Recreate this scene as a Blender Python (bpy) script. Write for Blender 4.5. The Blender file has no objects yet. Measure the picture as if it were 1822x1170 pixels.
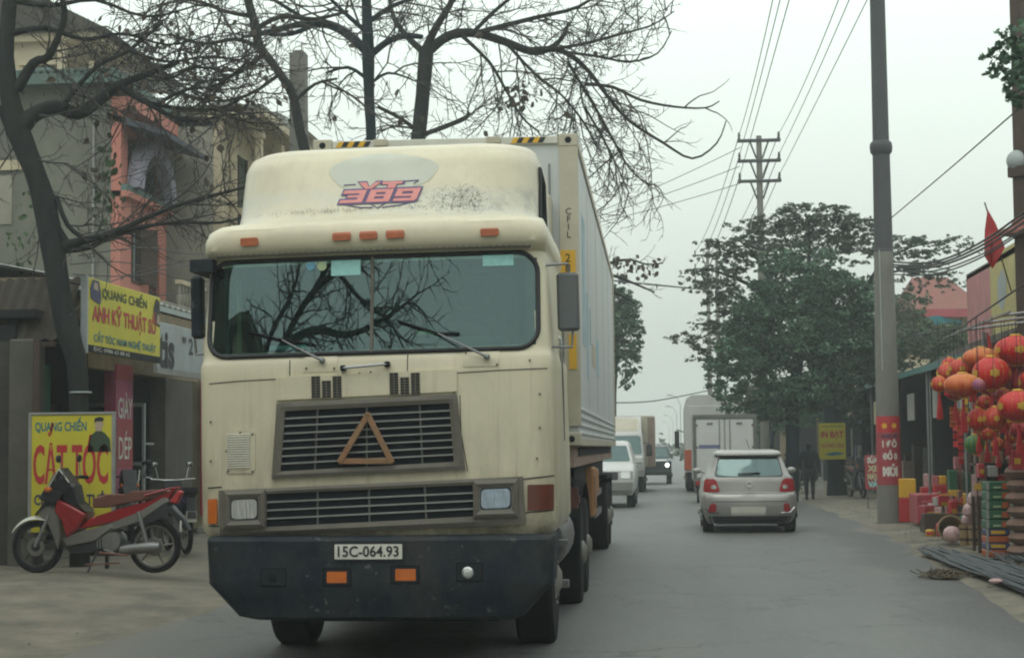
import bpy, math, random
from math import sin, cos, pi, radians, sqrt
from mathutils import Vector, Matrix, noise

S = bpy.context.scene
COL = S.collection
random.seed(7)

# ------------------------------------------------------------------ camera
CAM = Vector((0.0, 0.0, 1.58))
FPX, CX, CY = 3100.0, 911.0, 585.0
YAW, PITCH, ROLL = math.atan((1190 - CX) / FPX), math.atan((797 - CY) / FPX), 0.010
_f = Vector((-sin(YAW) * cos(PITCH), cos(YAW) * cos(PITCH), sin(PITCH)))
_r = Vector((cos(YAW), sin(YAW), 0.0))
_u = _r.cross(_f)
R_ = _r * cos(ROLL) - _u * sin(ROLL)
U_ = _r * sin(ROLL) + _u * cos(ROLL)
cd = bpy.data.cameras.new('camera')
cam = bpy.data.objects.new('camera', cd)
COL.objects.link(cam)
cam.matrix_world = Matrix(((R_.x, U_.x, -_f.x, CAM.x), (R_.y, U_.y, -_f.y, CAM.y), (R_.z, U_.z, -_f.z, CAM.z), (0, 0, 0, 1)))
cd.sensor_width = 36.0
cd.lens = 36.0 * FPX / 1822.0
cd.clip_start = 0.05
cd.clip_end = 6000.0
S.camera = cam

# ------------------------------------------------------------------ sky, sun, exposure
SUN_EL, SUN_AZ = radians(58), radians(200)
W = bpy.data.worlds.new('World')
S.world = W
W.use_nodes = True
nt = W.node_tree
nt.nodes.clear()
_n = nt.nodes.new
out = _n('ShaderNodeOutputWorld'); bg = _n('ShaderNodeBackground')
sky = _n('ShaderNodeTexSky'); sky.sky_type = 'NISHITA'; sky.sun_disc = False
sky.sun_elevation = SUN_EL; sky.sun_rotation = SUN_AZ
sky.air_density = 1.5; sky.dust_density = 4.0
tc = _n('ShaderNodeTexCoord'); sp = _n('ShaderNodeSeparateXYZ'); ramp = _n('ShaderNodeValToRGB')
nt.links.new(tc.outputs['Generated'], sp.inputs[0]); nt.links.new(sp.outputs['Z'], ramp.inputs[0])
cr = ramp.color_ramp
# overcast cloud deck: paler overhead than at the horizon, times 10 because the Background strength is 0.1
cr.elements[0].position = 0.0; cr.elements[0].color = (0.57, 0.60, 0.54, 1)
cr.elements[1].position = 1.0; cr.elements[1].color = (1.22, 1.30, 1.26, 1)
for p_, c_ in ((0.06, (0.63, 0.69, 0.615)), (0.14, (0.83, 0.92, 0.835)), (0.26, (1.07, 1.20, 1.11)), (0.45, (1.16, 1.26, 1.20))):
    e = cr.elements.new(p_); e.color = c_ + (1,)
cn = _n('ShaderNodeTexNoise'); cn.inputs['Scale'].default_value = 2.2; cn.inputs['Detail'].default_value = 3
mp = _n('ShaderNodeMapping'); mp.inputs['Scale'].default_value = (1, 1, 3)
nt.links.new(tc.outputs['Generated'], mp.inputs[0]); nt.links.new(mp.outputs[0], cn.inputs['Vector'])
mr = _n('ShaderNodeMapRange'); mr.inputs['To Min'].default_value = 10.2; mr.inputs['To Max'].default_value = 11.0
nt.links.new(cn.outputs['Fac'], mr.inputs['Value'])
vm = _n('ShaderNodeVectorMath'); vm.operation = 'SCALE'
nt.links.new(ramp.outputs['Color'], vm.inputs[0]); nt.links.new(mr.outputs[0], vm.inputs['Scale'])
mx = _n('ShaderNodeMix'); mx.data_type = 'RGBA'; mx.inputs[0].default_value = 0.94
nt.links.new(sky.outputs[0], mx.inputs[6]); nt.links.new(vm.outputs[0], mx.inputs[7])
nt.links.new(mx.outputs[2], bg.inputs['Color']); bg.inputs['Strength'].default_value = 0.1
nt.links.new(bg.outputs[0], out.inputs['Surface'])
sl = bpy.data.lights.new('sun', 'SUN'); sl.energy = 0.5; sl.angle = radians(35); sl.color = (1.0, 0.96, 0.9)
sun = bpy.data.objects.new('sun', sl); COL.objects.link(sun)
_sd = Vector((sin(SUN_AZ) * cos(SUN_EL), cos(SUN_AZ) * cos(SUN_EL), sin(SUN_EL)))
sun.rotation_euler = _sd.to_track_quat('Z', 'Y').to_euler()
S.view_settings.view_transform = 'Standard'; S.view_settings.look = 'None'
S.view_settings.gamma = 1.0; S.view_settings.exposure = 0.0; S.view_settings.use_curve_mapping = False
S.cycles.use_denoising = True
S.cycles.max_bounces = 6; S.cycles.diffuse_bounces = 3; S.cycles.glossy_bounces = 3
S.cycles.transparent_max_bounces = 12; S.cycles.volume_bounces = 2
S.cycles.filter_width = 2.1
S.cycles.sample_clamp_indirect = 4.0

# ------------------------------------------------------------------ pixel (of the 1822 x 1170 photograph) to world
def ray(px, py):
    return _f + R_ * ((px - CX) / FPX) - U_ * ((py - CY) / FPX)
def at(px, py, Y):
    d = ray(px, py); return CAM + d * (Y / d.y)
def atX(px, py, X):
    d = ray(px, py); return CAM + d * (X / d.x)
def atZ(px, py, Z):
    d = ray(px, py); return CAM + d * ((Z - CAM.z) / d.z)

# ------------------------------------------------------------------ materials
M = {}
def mat(name, c, rough=0.6, metal=0.0, var=0.12, scale=3.0, bump=0.0, bscale=40.0, dirt=0.0, dirtc=(0.10, 0.085, 0.06), emit=None,
        spec=0.5, coat=0.0, stretch=None, trans=0.0, dscale=1.3, world=False):
    m = bpy.data.materials.new(name); m.use_nodes = True
    t = m.node_tree; b = t.nodes['Principled BSDF']
    b.inputs['Roughness'].default_value = rough; b.inputs['Metallic'].default_value = metal
    b.inputs['Specular IOR Level'].default_value = spec
    b.inputs['Coat Weight'].default_value = coat; b.inputs['Coat Roughness'].default_value = 0.15
    c = tuple(c) + (1,)
    src = None
    tcn = t.nodes.new('ShaderNodeTexCoord')
    vec = tcn.outputs['Object']
    if world:
        g = t.nodes.new('ShaderNodeNewGeometry'); vec = g.outputs['Position']
    if stretch:
        mm = t.nodes.new('ShaderNodeMapping'); mm.inputs['Scale'].default_value = stretch
        t.links.new(vec, mm.inputs[0]); vec = mm.outputs[0]
    b.inputs['Base Color'].default_value = c
    if var > 0:
        n1 = t.nodes.new('ShaderNodeTexNoise'); n1.inputs['Scale'].default_value = scale; n1.inputs['Detail'].default_value = 6
        n1.inputs['Roughness'].default_value = 0.65
        t.links.new(vec, n1.inputs['Vector'])
        r = t.nodes.new('ShaderNodeMapRange'); r.inputs['From Min'].default_value = 0.25; r.inputs['From Max'].default_value = 0.75
        r.inputs['To Min'].default_value = 1 - var; r.inputs['To Max'].default_value = 1 + var
        t.links.new(n1.outputs['Fac'], r.inputs['Value'])
        v = t.nodes.new('ShaderNodeVectorMath'); v.operation = 'SCALE'; v.inputs[0].default_value = c[:3]
        t.links.new(r.outputs[0], v.inputs['Scale']); src = v.outputs[0]
    if dirt > 0:
        n2 = t.nodes.new('ShaderNodeTexNoise'); n2.inputs['Scale'].default_value = dscale; n2.inputs['Detail'].default_value = 8
        n2.inputs['Roughness'].default_value = 0.7
        t.links.new(vec, n2.inputs['Vector'])
        r2 = t.nodes.new('ShaderNodeMapRange'); r2.inputs['From Min'].default_value = 0.42; r2.inputs['From Max'].default_value = 0.72
        r2.inputs['To Min'].default_value = 0; r2.inputs['To Max'].default_value = dirt
        t.links.new(n2.outputs['Fac'], r2.inputs['Value'])
        k = t.nodes.new('ShaderNodeMix'); k.data_type = 'RGBA'
        t.links.new(r2.outputs[0], k.inputs[0])
        if src: t.links.new(src, k.inputs[6])
        else: k.inputs[6].default_value = c
        k.inputs[7].default_value = tuple(dirtc) + (1,)
        src = k.outputs[2]
    if src: t.links.new(src, b.inputs['Base Color'])
    if bump > 0:
        n3 = t.nodes.new('ShaderNodeTexNoise'); n3.inputs['Scale'].default_value = bscale; n3.inputs['Detail'].default_value = 5
        t.links.new(vec, n3.inputs['Vector'])
        bp = t.nodes.new('ShaderNodeBump'); bp.inputs['Strength'].default_value = bump; bp.inputs['Distance'].default_value = 0.02
        t.links.new(n3.outputs['Fac'], bp.inputs['Height']); t.links.new(bp.outputs[0], b.inputs['Normal'])
    if emit:
        b.inputs['Emission Color'].default_value = c; b.inputs['Emission Strength'].default_value = emit
    if trans:
        b.inputs['Transmission Weight'].default_value = trans
    M[name] = m
    return m

def glass_mat(name, tint, refl=0.10, alpha=0.55, rough=0.02):
    m = bpy.data.materials.new(name); m.use_nodes = True
    t = m.node_tree; t.nodes.clear(); n = t.nodes.new
    o = n('ShaderNodeOutputMaterial'); tr = n('ShaderNodeBsdfTransparent'); tr.inputs[0].default_value = tuple(tint) + (1,)
    df = n('ShaderNodeBsdfDiffuse'); df.inputs[0].default_value = (0.05, 0.085, 0.08, 1)
    mx0 = n('ShaderNodeMixShader'); mx0.inputs[0].default_value = 1 - alpha
    t.links.new(tr.outputs[0], mx0.inputs[1]); t.links.new(df.outputs[0], mx0.inputs[2])
    gl = n('ShaderNodeBsdfGlossy'); gl.inputs['Roughness'].default_value = rough; gl.inputs[0].default_value = (0.62, 0.86, 0.84, 1)
    lw = n('ShaderNodeLayerWeight'); lw.inputs[0].default_value = 0.25
    mr_ = n('ShaderNodeMapRange'); mr_.inputs['To Min'].default_value = refl; mr_.inputs['To Max'].default_value = 1.0
    t.links.new(lw.outputs['Fresnel'], mr_.inputs['Value'])
    ms = n('ShaderNodeMixShader'); t.links.new(mr_.outputs[0], ms.inputs[0])
    t.links.new(mx0.outputs[0], ms.inputs[1]); t.links.new(gl.outputs[0], ms.inputs[2])
    t.links.new(ms.outputs[0], o.inputs['Surface'])
    M[name] = m
    return m

# ------------------------------------------------------------------ mesh builder
class MB:
    def __init__(s): s.v = []; s.f = []
    def add(s, vs, fs):
        k = len(s.v); s.v.extend([tuple(p) for p in vs]); s.f.extend([tuple(i + k for i in f) for f in fs]); return s
    def box(s, x0, x1, y0, y1, z0, z1, b=0.0, T=None):
        x0, x1 = min(x0, x1), max(x0, x1); y0, y1 = min(y0, y1), max(y0, y1); z0, z1 = min(z0, z1), max(z0, z1)
        if b <= 0:
            vs = [(x, y, z) for x in (x0, x1) for y in (y0, y1) for z in (z0, z1)]
            fs = [(0, 1, 3, 2), (4, 6, 7, 5), (0, 4, 5, 1), (2, 3, 7, 6), (0, 2, 6, 4), (1, 5, 7, 3)]
        else:
            b = min(b, (x1 - x0) * .45, (y1 - y0) * .45, (z1 - z0) * .45)
            vs = []; idx = {}
            for i, x in enumerate((x0, x1)):
                for j, y in enumerate((y0, y1)):
                    for k, z in enumerate((z0, z1)):
                        sx, sy, sz = 1 - 2 * i, 1 - 2 * j, 1 - 2 * k
                        idx[i, j, k] = len(vs)
                        vs += [(x, y + sy * b, z + sz * b), (x + sx * b, y, z + sz * b), (x + sx * b, y + sy * b, z)]
            g = lambda i, j, k, a: idx[i, j, k] + a
            fs = []
            for i in (0, 1):
                q = [g(i, 0, 0, 0), g(i, 0, 1, 0), g(i, 1, 1, 0), g(i, 1, 0, 0)]; fs.append(q if i == 0 else q[::-1])
                q = [g(0, i, 0, 1), g(1, i, 0, 1), g(1, i, 1, 1), g(0, i, 1, 1)]; fs.append(q if i == 0 else q[::-1])
                q = [g(0, 0, i, 2), g(0, 1, i, 2), g(1, 1, i, 2), g(1, 0, i, 2)]; fs.append(q if i == 0 else q[::-1])
            for a in (0, 1):
                for c in (0, 1):
                    fs.append((g(a, c, 0, 0), g(a, c, 1, 0), g(a, c, 1, 1), g(a, c, 0, 1)))
                    fs.append((g(a, 0, c, 0), g(a, 1, c, 0), g(a, 1, c, 2), g(a, 0, c, 2)))
                    fs.append((g(0, a, c, 1), g(1, a, c, 1), g(1, a, c, 2), g(0, a, c, 2)))
            for i in (0, 1):
                for j in (0, 1):
                    for k in (0, 1): fs.append((g(i, j, k, 0), g(i, j, k, 1), g(i, j, k, 2)))
        if T is not None: vs = [tuple(T @ Vector(p)) for p in vs]
        return s.add(vs, fs)
    def bc(s, c, sz, b=0.0, rot=None):
        T = Matrix.Translation(c)
        if rot is not None: T = T @ rot
        h = [a / 2 for a in sz]
        return s.box(-h[0], h[0], -h[1], h[1], -h[2], h[2], b, T)
    def tube(s, pts, r, n=6, cap=True):
        pts = [Vector(p) for p in pts]; m = len(pts)
        if m < 2: return s
        rs = r if isinstance(r, (list, tuple)) else [r] * m
        up = None; vs = []; fs = []
        for i, p in enumerate(pts):
            t = (pts[min(i + 1, m - 1)] - pts[max(i - 1, 0)])
            if t.length < 1e-9: t = Vector((0, 0, 1))
            t.normalize()
            if up is None:
                a = Vector((0, 0, 1)) if abs(t.z) < 0.9 else Vector((1, 0, 0))
                up = t.cross(a).normalized()
            else:
                up = up - t * up.dot(t)
                up = up.normalized() if up.length > 1e-6 else t.orthogonal().normalized()
            w = t.cross(up)
            for k in range(n):
                a = 2 * pi * k / n
                vs.append(p + (up * cos(a) + w * sin(a)) * rs[i])
        for i in range(m - 1):
            for k in range(n):
                k2 = (k + 1) % n
                fs.append((i * n + k, i * n + k2, (i + 1) * n + k2, (i + 1) * n + k))
        if cap:
            fs.append(tuple(range(n - 1, -1, -1))); fs.append(tuple((m - 1) * n + k for k in range(n)))
        return s.add(vs, fs)
    def prism(s, poly, a0, a1, axis='x', T=None):
        # poly: (u, v); axis x -> (a, u, v), y -> (u, a, v), z -> (u, v, a)
        f = {'x': lambda u, v, a: (a, u, v), 'y': lambda u, v, a: (u, a, v), 'z': lambda u, v, a: (u, v, a)}[axis]
        n = len(poly)
        vs = [f(u, v, a0) for u, v in poly] + [f(u, v, a1) for u, v in poly]
        if T is not None: vs = [tuple(T @ Vector(p)) for p in vs]
        fs = [tuple(range(n)), tuple(range(2 * n - 1, n - 1, -1))] + [(i, n + i, n + (i + 1) % n, (i + 1) % n) for i in range(n)]
        return s.add(vs, fs)
    def lathe(s, prof, c=(0, 0, 0), axis='z', n=20, T=None):
        vs = []; fs = []; m = len(prof)
        for r, h in prof:
            for k in range(n):
                a = 2 * pi * k / n; u, v = r * cos(a), r * sin(a)
                p = {'z': (u, v, h), 'x': (h, u, v), 'y': (u, h, v)}[axis]
                vs.append((p[0] + c[0], p[1] + c[1], p[2] + c[2]))
        for i in range(m - 1):
            for k in range(n):
                k2 = (k + 1) % n
                fs.append((i * n + k, i * n + k2, (i + 1) * n + k2, (i + 1) * n + k))
        if prof[0][0] > 1e-5 and prof[0] != prof[-1]: fs.append(tuple(range(n)))
        if prof[-1][0] > 1e-5 and prof[0] != prof[-1]: fs.append(tuple((m - 1) * n + k for k in range(n)))
        if T is not None: vs = [tuple(T @ Vector(p)) for p in vs]
        return s.add(vs, fs)
    def ball(s, c, r, n=12, T=None):
        r = r if isinstance(r, (list, tuple)) else (r, r, r)
        vs = []; fs = []; m = max(4, n // 2)
        for i in range(m + 1):
            t = pi * i / m
            for k in range(n):
                a = 2 * pi * k / n
                vs.append((c[0] + r[0] * sin(t) * cos(a), c[1] + r[1] * sin(t) * sin(a), c[2] + r[2] * cos(t)))
        for i in range(m):
            for k in range(n):
                k2 = (k + 1) % n
                fs.append((i * n + k, (i + 1) * n + k, (i + 1) * n + k2, i * n + k2))
        if T is not None: vs = [tuple(T @ Vector(p)) for p in vs]
        return s.add(vs, fs)
    def grid(s, P, loop=False):
        m, n = len(P), len(P[0]); vs = [p for row in P for p in row]
        fs = [(i * n + k, i * n + (k + 1) % n, (i + 1) * n + (k + 1) % n, (i + 1) * n + k) for i in range(m - 1) for k in range(n if loop else n - 1)]
        return s.add(vs, fs)
    def build(s, name, m, parent=None, smooth=35, **kw):
        me = bpy.data.meshes.new(name)
        me.from_pydata(s.v, [], s.f)
        if smooth:
            me.polygons.foreach_set('use_smooth', [True] * len(me.polygons))
            me.update()
            try: me.set_sharp_from_angle(angle=radians(smooth))
            except Exception: pass
        me.validate(); me.update()
        me.materials.append(M[m] if isinstance(m, str) else m)
        o = bpy.data.objects.new(name, me); COL.objects.link(o)
        if parent: o.parent = parent
        tag(o, **kw)
        return o

def fix_normals(o):
    import bmesh
    bm = bmesh.new(); bm.from_mesh(o.data); bmesh.ops.remove_doubles(bm, verts=bm.verts, dist=1e-5)
    bmesh.ops.recalc_face_normals(bm, faces=bm.faces); bm.to_mesh(o.data); bm.free(); return o

def tag(o, label=None, cat=None, group=None, kind=None):
    if label: o['label'] = label
    if cat: o['category'] = cat
    if group: o['group'] = group
    if kind: o['kind'] = kind
    return o
def thing(name, label, cat, loc=(0, 0, 0), rz=0.0, group=None):
    o = bpy.data.objects.new(name, None); COL.objects.link(o); o.empty_display_size = 0.2
    o.location = loc; o.rotation_euler = (0, 0, rz)
    return tag(o, label, cat, group)
def dup(o, parent=None, loc=None, rz=None, label=None):
    c = o.copy(); COL.objects.link(c)
    if parent: c.parent = parent
    if loc is not None: c.location = loc
    if rz is not None: c.rotation_euler = (0, 0, rz)
    if label: c['label'] = label
    for ch in list(o.children): dup(ch, c)
    return c

def text_mesh(body, h, sx=1.0, bold=0.0, shear=0.0, align='CENTER', space=1.0, line=1.0):
    cu = bpy.data.curves.new('lettering', 'FONT'); cu.body = body; cu.size = h; cu.align_x = align; cu.align_y = 'CENTER'
    cu.offset = bold; cu.shear = shear; cu.resolution_u = 3; cu.space_character = space; cu.space_line = line
    o = bpy.data.objects.new('lettering', cu); COL.objects.link(o)
    bpy.context.view_layer.update()
    e = o.evaluated_get(bpy.context.evaluated_depsgraph_get()); me = e.to_mesh()
    vs = [(v.co.x * sx, v.co.y) for v in me.vertices]; fs = [tuple(p.vertices) for p in me.polygons]
    e.to_mesh_clear(); bpy.data.objects.remove(o); bpy.data.curves.remove(cu)
    return vs, fs
def text(body, h, T, m, parent, width=None, name='lettering', conform=None, **kw):
    """flat lettering; T maps (x, up, out) of the text plane into the parent's space"""
    vs, fs = text_mesh(body, h, **kw)
    if width and vs:
        xs = [v[0] for v in vs]; w = max(xs) - min(xs); c = (max(xs) + min(xs)) / 2
        vs = [((x - c) * width / w, y) for x, y in vs]
    if conform: P = [conform(x, y) for x, y in vs]
    else: P = [tuple(T @ Vector((x, y, 0.0))) for x, y in vs]
    me = bpy.data.meshes.new(name); me.from_pydata(P, [], fs); me.update(); me.materials.append(M[m])
    o = bpy.data.objects.new(name, me); COL.objects.link(o)
    if parent: o.parent = parent
    return o
def plane_T(o, right, up, out=0.0):
    """4x4 with columns right, up, normal; out = offset along normal towards the viewer"""
    r, u = Vector(right).normalized(), Vector(up).normalized(); n = r.cross(u)
    o = Vector(o) + n * out
    return Matrix(((r.x, u.x, n.x, o.x), (r.y, u.y, n.y, o.y), (r.z, u.z, n.z, o.z), (0, 0, 0, 1)))

# ------------------------------------------------------------------ bodywork: stacked plan sections whose camera-side face is a function of (x, z)
class Shell:
    def __init__(s, secs): s.s = sorted(secs)          # (z, half width, y front, y back, corner radius, bow)
    def par(s, z):
        a = s.s
        if z <= a[0][0]: return a[0][1:]
        for i in range(len(a) - 1):
            if z <= a[i + 1][0]:
                t = (z - a[i][0]) / max(1e-6, a[i + 1][0] - a[i][0])
                return tuple(p + (q - p) * t for p, q in zip(a[i][1:], a[i + 1][1:]))
        return a[-1][1:]
    def yf(s, x, z):
        hw, yf, yb, r, bow = s.par(z)
        y = yf + bow * (x / hw) ** 2; e = abs(x) - (hw - r)
        if e > 0: y += r - sqrt(max(0.0, r * r - min(e, r) ** 2))
        return y
    def ring(s, z, n=24):
        hw, yf, yb, r, bow = s.par(z)
        P = []
        for i in range(n + 1):
            t = -cos(pi * i / n)
            x = hw * t
            P.append((x, s.yf(x, z), z))
        rb = min(r, 0.08); y0 = s.yf(hw, z); yb2 = max(yb, y0 + 0.05)
        for k in range(1, 5): P.append((hw, y0 + (yb2 - rb - y0) * k / 4, z))
        P += [(hw - rb * .3, yb2 - rb * .3, z), (hw - rb, yb2, z), (-(hw - rb), yb2, z), (-(hw - rb * .3), yb2 - rb * .3, z)]
        for k in range(4, 0, -1): P.append((-hw, y0 + (yb2 - rb - y0) * k / 4, z))
        return P
    def mesh(s, nz=6, n=24, hole=None, zs=None):
        if zs is None:
            zs = []
            for a, b in zip(s.s[:-1], s.s[1:]):
                k = nz if b[0] - a[0] > 0.25 else max(1, nz // 3)
                zs += [a[0] + (b[0] - a[0]) * i / k for i in range(k)]
            zs.append(s.s[-1][0])
        R = [s.ring(z, n) for z in zs]; L = len(R[0]); mb = MB()
        vs = [p for r in R for p in r]; fs = []
        for i in range(len(R) - 1):
            for k in range(L):
                k2 = (k + 1) % L; q = (i * L + k, i * L + k2, (i + 1) * L + k2, (i + 1) * L + k)
                if hole:
                    cx = sum(vs[a][0] for a in q) / 4; cz = sum(vs[a][2] for a in q) / 4
                    if k < n and hole(cx, cz): continue
                fs.append(q)
        fs.append(tuple((len(R) - 1) * L + k for k in range(L))); fs.append(tuple(range(L - 1, -1, -1)))
        return mb.add(vs, fs)
    def patch(s, xb0, xb1, zb, xt0, xt1, zt, off=0.01, rc=0.03, nu=12, nv=8, zs0=0.0, zs1=0.0, dig=0.004, mb=None):
        """a raised panel on the front face: bottom edge xb0..xb1 at zb, top edge xt0..xt1 at zt; rc = rounded corners; zs = z change at right end"""
        mb = mb or MB(); P = []; H = abs(zt - zb); rows = []
        ts = sorted(set([0, 1] + [i / nv for i in range(nv + 1)] + [min(.5, rc * (1 - cos(a)) / H) for a in (.5, 1.0, 1.57)] + [1 - min(.5, rc * (1 - cos(a)) / H) for a in (.5, 1.0, 1.57)]))
        for t in ts:
            d = min(t, 1 - t) * H
            ins = rc - sqrt(max(0, rc * rc - (rc - d) ** 2)) if d < rc else 0.0
            x0 = xb0 + (xt0 - xb0) * t + ins; x1 = xb1 + (xt1 - xb1) * t - ins
            row = []
            for i in range(nu + 1):
                x = x0 + (x1 - x0) * i / nu
                z = zb + (zt - zb) * t + (zs0 * (1 - t) + zs1 * t) * (i / nu)
                row.append((x, s.yf(x, z) - off, z))
            rows.append(row)
        mb.grid(rows)
        m, n = len(rows), nu + 1
        edge = [rows[0][k] for k in range(n)] + [rows[i][n - 1] for i in range(1, m)] + [rows[m - 1][k] for k in range(n - 2, -1, -1)] + [rows[i][0] for i in range(m - 2, 0, -1)]
        back = [(x, s.yf(x, z) + dig, z) for x, y, z in edge]
        k = len(edge)
        mb.add(edge + back, [(i, k + i, k + (i + 1) % k, (i + 1) % k) for i in range(k)])
        return mb
# ------------------------------------------------------------------ materials in use
mat('cream_paint', (0.68, 0.63, 0.455), 0.42, var=0.07, scale=1.2, dirt=0.30, dirtc=(0.36, 0.32, 0.24), bump=0.04, bscale=6, coat=0.12, dscale=1.6)
def weather(m):
    t = m.node_tree; b = t.nodes['Principled BSDF']; old = b.inputs['Base Color'].links[0].from_socket
    n = t.nodes.new; tcn = n('ShaderNodeTexCoord'); sx_ = n('ShaderNodeSeparateXYZ'); t.links.new(tcn.outputs['Object'], sx_.inputs[0])
    def mr_(sock, a, b_, c=0.0, d=1.0):
        r = n('ShaderNodeMapRange'); r.interpolation_type = 'SMOOTHSTEP'
        for k_, v_ in zip(('From Min', 'From Max', 'To Min', 'To Max'), (a, b_, c, d)): r.inputs[k_].default_value = v_
        t.links.new(sock, r.inputs['Value']); return r.outputs[0]
    def mul(p, q):
        r = n('ShaderNodeMath'); r.operation = 'MULTIPLY'; t.links.new(p, r.inputs[0])
        if isinstance(q, float): r.inputs[1].default_value = q
        else: t.links.new(q, r.inputs[1])
        return r.outputs[0]
    def noi(sc, lo, hi, st=(1, 1, 1)):
        mp_ = n('ShaderNodeMapping'); mp_.inputs['Scale'].default_value = st; t.links.new(tcn.outputs['Object'], mp_.inputs[0])
        r = n('ShaderNodeTexNoise'); r.inputs['Scale'].default_value = sc; r.inputs['Detail'].default_value = 8; r.inputs['Roughness'].default_value = .7; t.links.new(mp_.outputs[0], r.inputs['Vector']); return mr_(r.outputs['Fac'], lo, hi)
    def mix(src, fac, col):
        k = n('ShaderNodeMix'); k.data_type = 'RGBA'; t.links.new(fac, k.inputs[0]); t.links.new(src, k.inputs[6]); k.inputs[7].default_value = col + (1,); return k.outputs[2]
    z = sx_.outputs['Z']; x = sx_.outputs['X']
    band = mul(mr_(z, 3.26, 3.36), mr_(z, 3.62, 3.50)); c = mix(old, mul(band, noi(2.2, .30, .62)), (0.60, 0.60, 0.50))
    sm = mul(mul(mr_(z, 3.32, 3.42), mr_(z, 3.64, 3.52)), mul(mr_(x, .38, .62), noi(5, .38, .7))); c = mix(c, mul(sm, .75), (0.27, 0.28, 0.25))
    spk = mul(mul(mr_(z, 3.28, 3.34), mr_(z, 3.52, 3.44)), noi(34, .60, .70)); c = mix(c, mul(spk, mul(noi(2.5, .5, .62), .6)), (0.16, 0.16, 0.13))
    sk_ = mul(mr_(z, 2.25, 1.1), noi(3.0, .38, .70, (1, 1, .25))); c = mix(c, mul(sk_, .65), (0.30, 0.265, 0.185))
    gr = mul(mr_(z, 1.5, .95), noi(5.0, .35, .65)); c = mix(c, mul(gr, .75), (0.17, 0.155, 0.12))
    st_ = mul(mr_(z, 3.02, 3.3), noi(1.0, .45, .75, (14, 14, .7))); c = mix(c, mul(st_, .22), (0.42, 0.38, 0.27))
    st2 = mul(mr_(z, 2.32, 2.1), noi(1.0, .52, .78, (22, 22, .6))); c = mix(c, mul(st2, .55), (0.30, 0.25, 0.17))
    t.links.new(c, b.inputs['Base Color'])
weather(M['cream_paint'])
mat('faded_paint', (0.56, 0.58, 0.50), 0.6, var=0.08, scale=4, dirt=0.25, dirtc=(0.62, 0.56, 0.36), dscale=5)
mat('chalk_paint', (0.70, 0.67, 0.52), 0.65, var=0.10, scale=3, dirt=0.55, dirtc=(0.40, 0.40, 0.34), dscale=3.5)
mat('blue_black', (0.007, 0.016, 0.026), 0.62, spec=0.25, var=0.35, scale=5, dirt=0.55, dirtc=(0.05, 0.05, 0.046), dscale=3.0, bump=0.15, bscale=12)
def weather_black(m):
    t = m.node_tree; b = t.nodes['Principled BSDF']; old = b.inputs['Base Color'].links[0].from_socket; n = t.nodes.new; tcn = n('ShaderNodeTexCoord')
    for sc, lo, hi, col, st, amt in ((9, .60, .66, (0.16, 0.155, 0.14), (1, 1, 1), .8), (2.2, .50, .72, (0.05, 0.048, 0.042), (1, 1, .5), .7), (3.0, .62, .70, (0.10, 0.055, 0.035), (1, 1, .6), .6), (40, .66, .72, (0.20, 0.20, 0.19), (1, 1, 1), .7)):
        mp_ = n('ShaderNodeMapping'); mp_.inputs['Scale'].default_value = st; mp_.inputs['Location'].default_value = (sc, 0, sc); t.links.new(tcn.outputs['Object'], mp_.inputs[0])
        r = n('ShaderNodeTexNoise'); r.inputs['Scale'].default_value = sc; r.inputs['Detail'].default_value = 9; r.inputs['Roughness'].default_value = .72; t.links.new(mp_.outputs[0], r.inputs['Vector'])
        q = n('ShaderNodeMapRange'); q.inputs['From Min'].default_value = lo; q.inputs['From Max'].default_value = hi; q.inputs['To Max'].default_value = amt; t.links.new(r.outputs['Fac'], q.inputs['Value'])
        k = n('ShaderNodeMix'); k.data_type = 'RGBA'; t.links.new(q.outputs[0], k.inputs[0]); t.links.new(old, k.inputs[6]); k.inputs[7].default_value = col + (1,); old = k.outputs[2]
    t.links.new(old, b.inputs['Base Color'])
weather_black(M['blue_black'])
mat('rubber', (0.008, 0.010, 0.013), 0.85, spec=0.2, var=0.25, scale=8, dirt=0.35, dirtc=(0.035, 0.034, 0.03))
mat('gasket', (0.012, 0.014, 0.016), 0.6, var=0.1)
mat('grille_grey', (0.135, 0.125, 0.10), 0.6, var=0.18, scale=6, dirt=0.4, dirtc=(0.06, 0.055, 0.045), bump=0.05)
mat('grille_bar', (0.15, 0.155, 0.145), 0.5, 0.3, var=0.2, scale=8, dirt=0.5, dirtc=(0.07, 0.06, 0.05))
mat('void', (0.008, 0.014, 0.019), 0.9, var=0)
mat('cab_trim', (0.05, 0.075, 0.07), 0.8, var=0.3, scale=3)
mat('seat_cloth', (0.07, 0.10, 0.09), 0.9, var=0.2)
mat('lamp_lens', (0.62, 0.64, 0.62), 0.10, 0.55, var=0.12, scale=9, spec=0.8, bump=0.25, bscale=14, stretch=(5, 1, .6), coat=.6)
mat('lamp_lens_blue', (0.40, 0.50, 0.60), 0.10, 0.55, var=0.2, scale=9, spec=0.8, bump=0.25, bscale=14, stretch=(5, 1, .6), coat=.6)
mat('amber', (0.55, 0.14, 0.02), 0.25, var=0.15, scale=20)
mat('marker_amber', (0.50, 0.15, 0.07), 0.4, var=0.15, scale=20)
mat('dull_red_amber', (0.12, 0.032, 0.02), 0.3, var=0.2, scale=12)
mat('plate_white', (0.68, 0.68, 0.60), 0.5, var=0.06, dirt=0.3)
mat('print_black', (0.015, 0.017, 0.02), 0.6, var=0)
mat('chrome', (0.45, 0.46, 0.46), 0.25, 1.0, var=0.1)
mat('dull_metal', (0.26, 0.27, 0.27), 0.5, 0.7, var=0.15, dirt=0.4)
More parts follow.
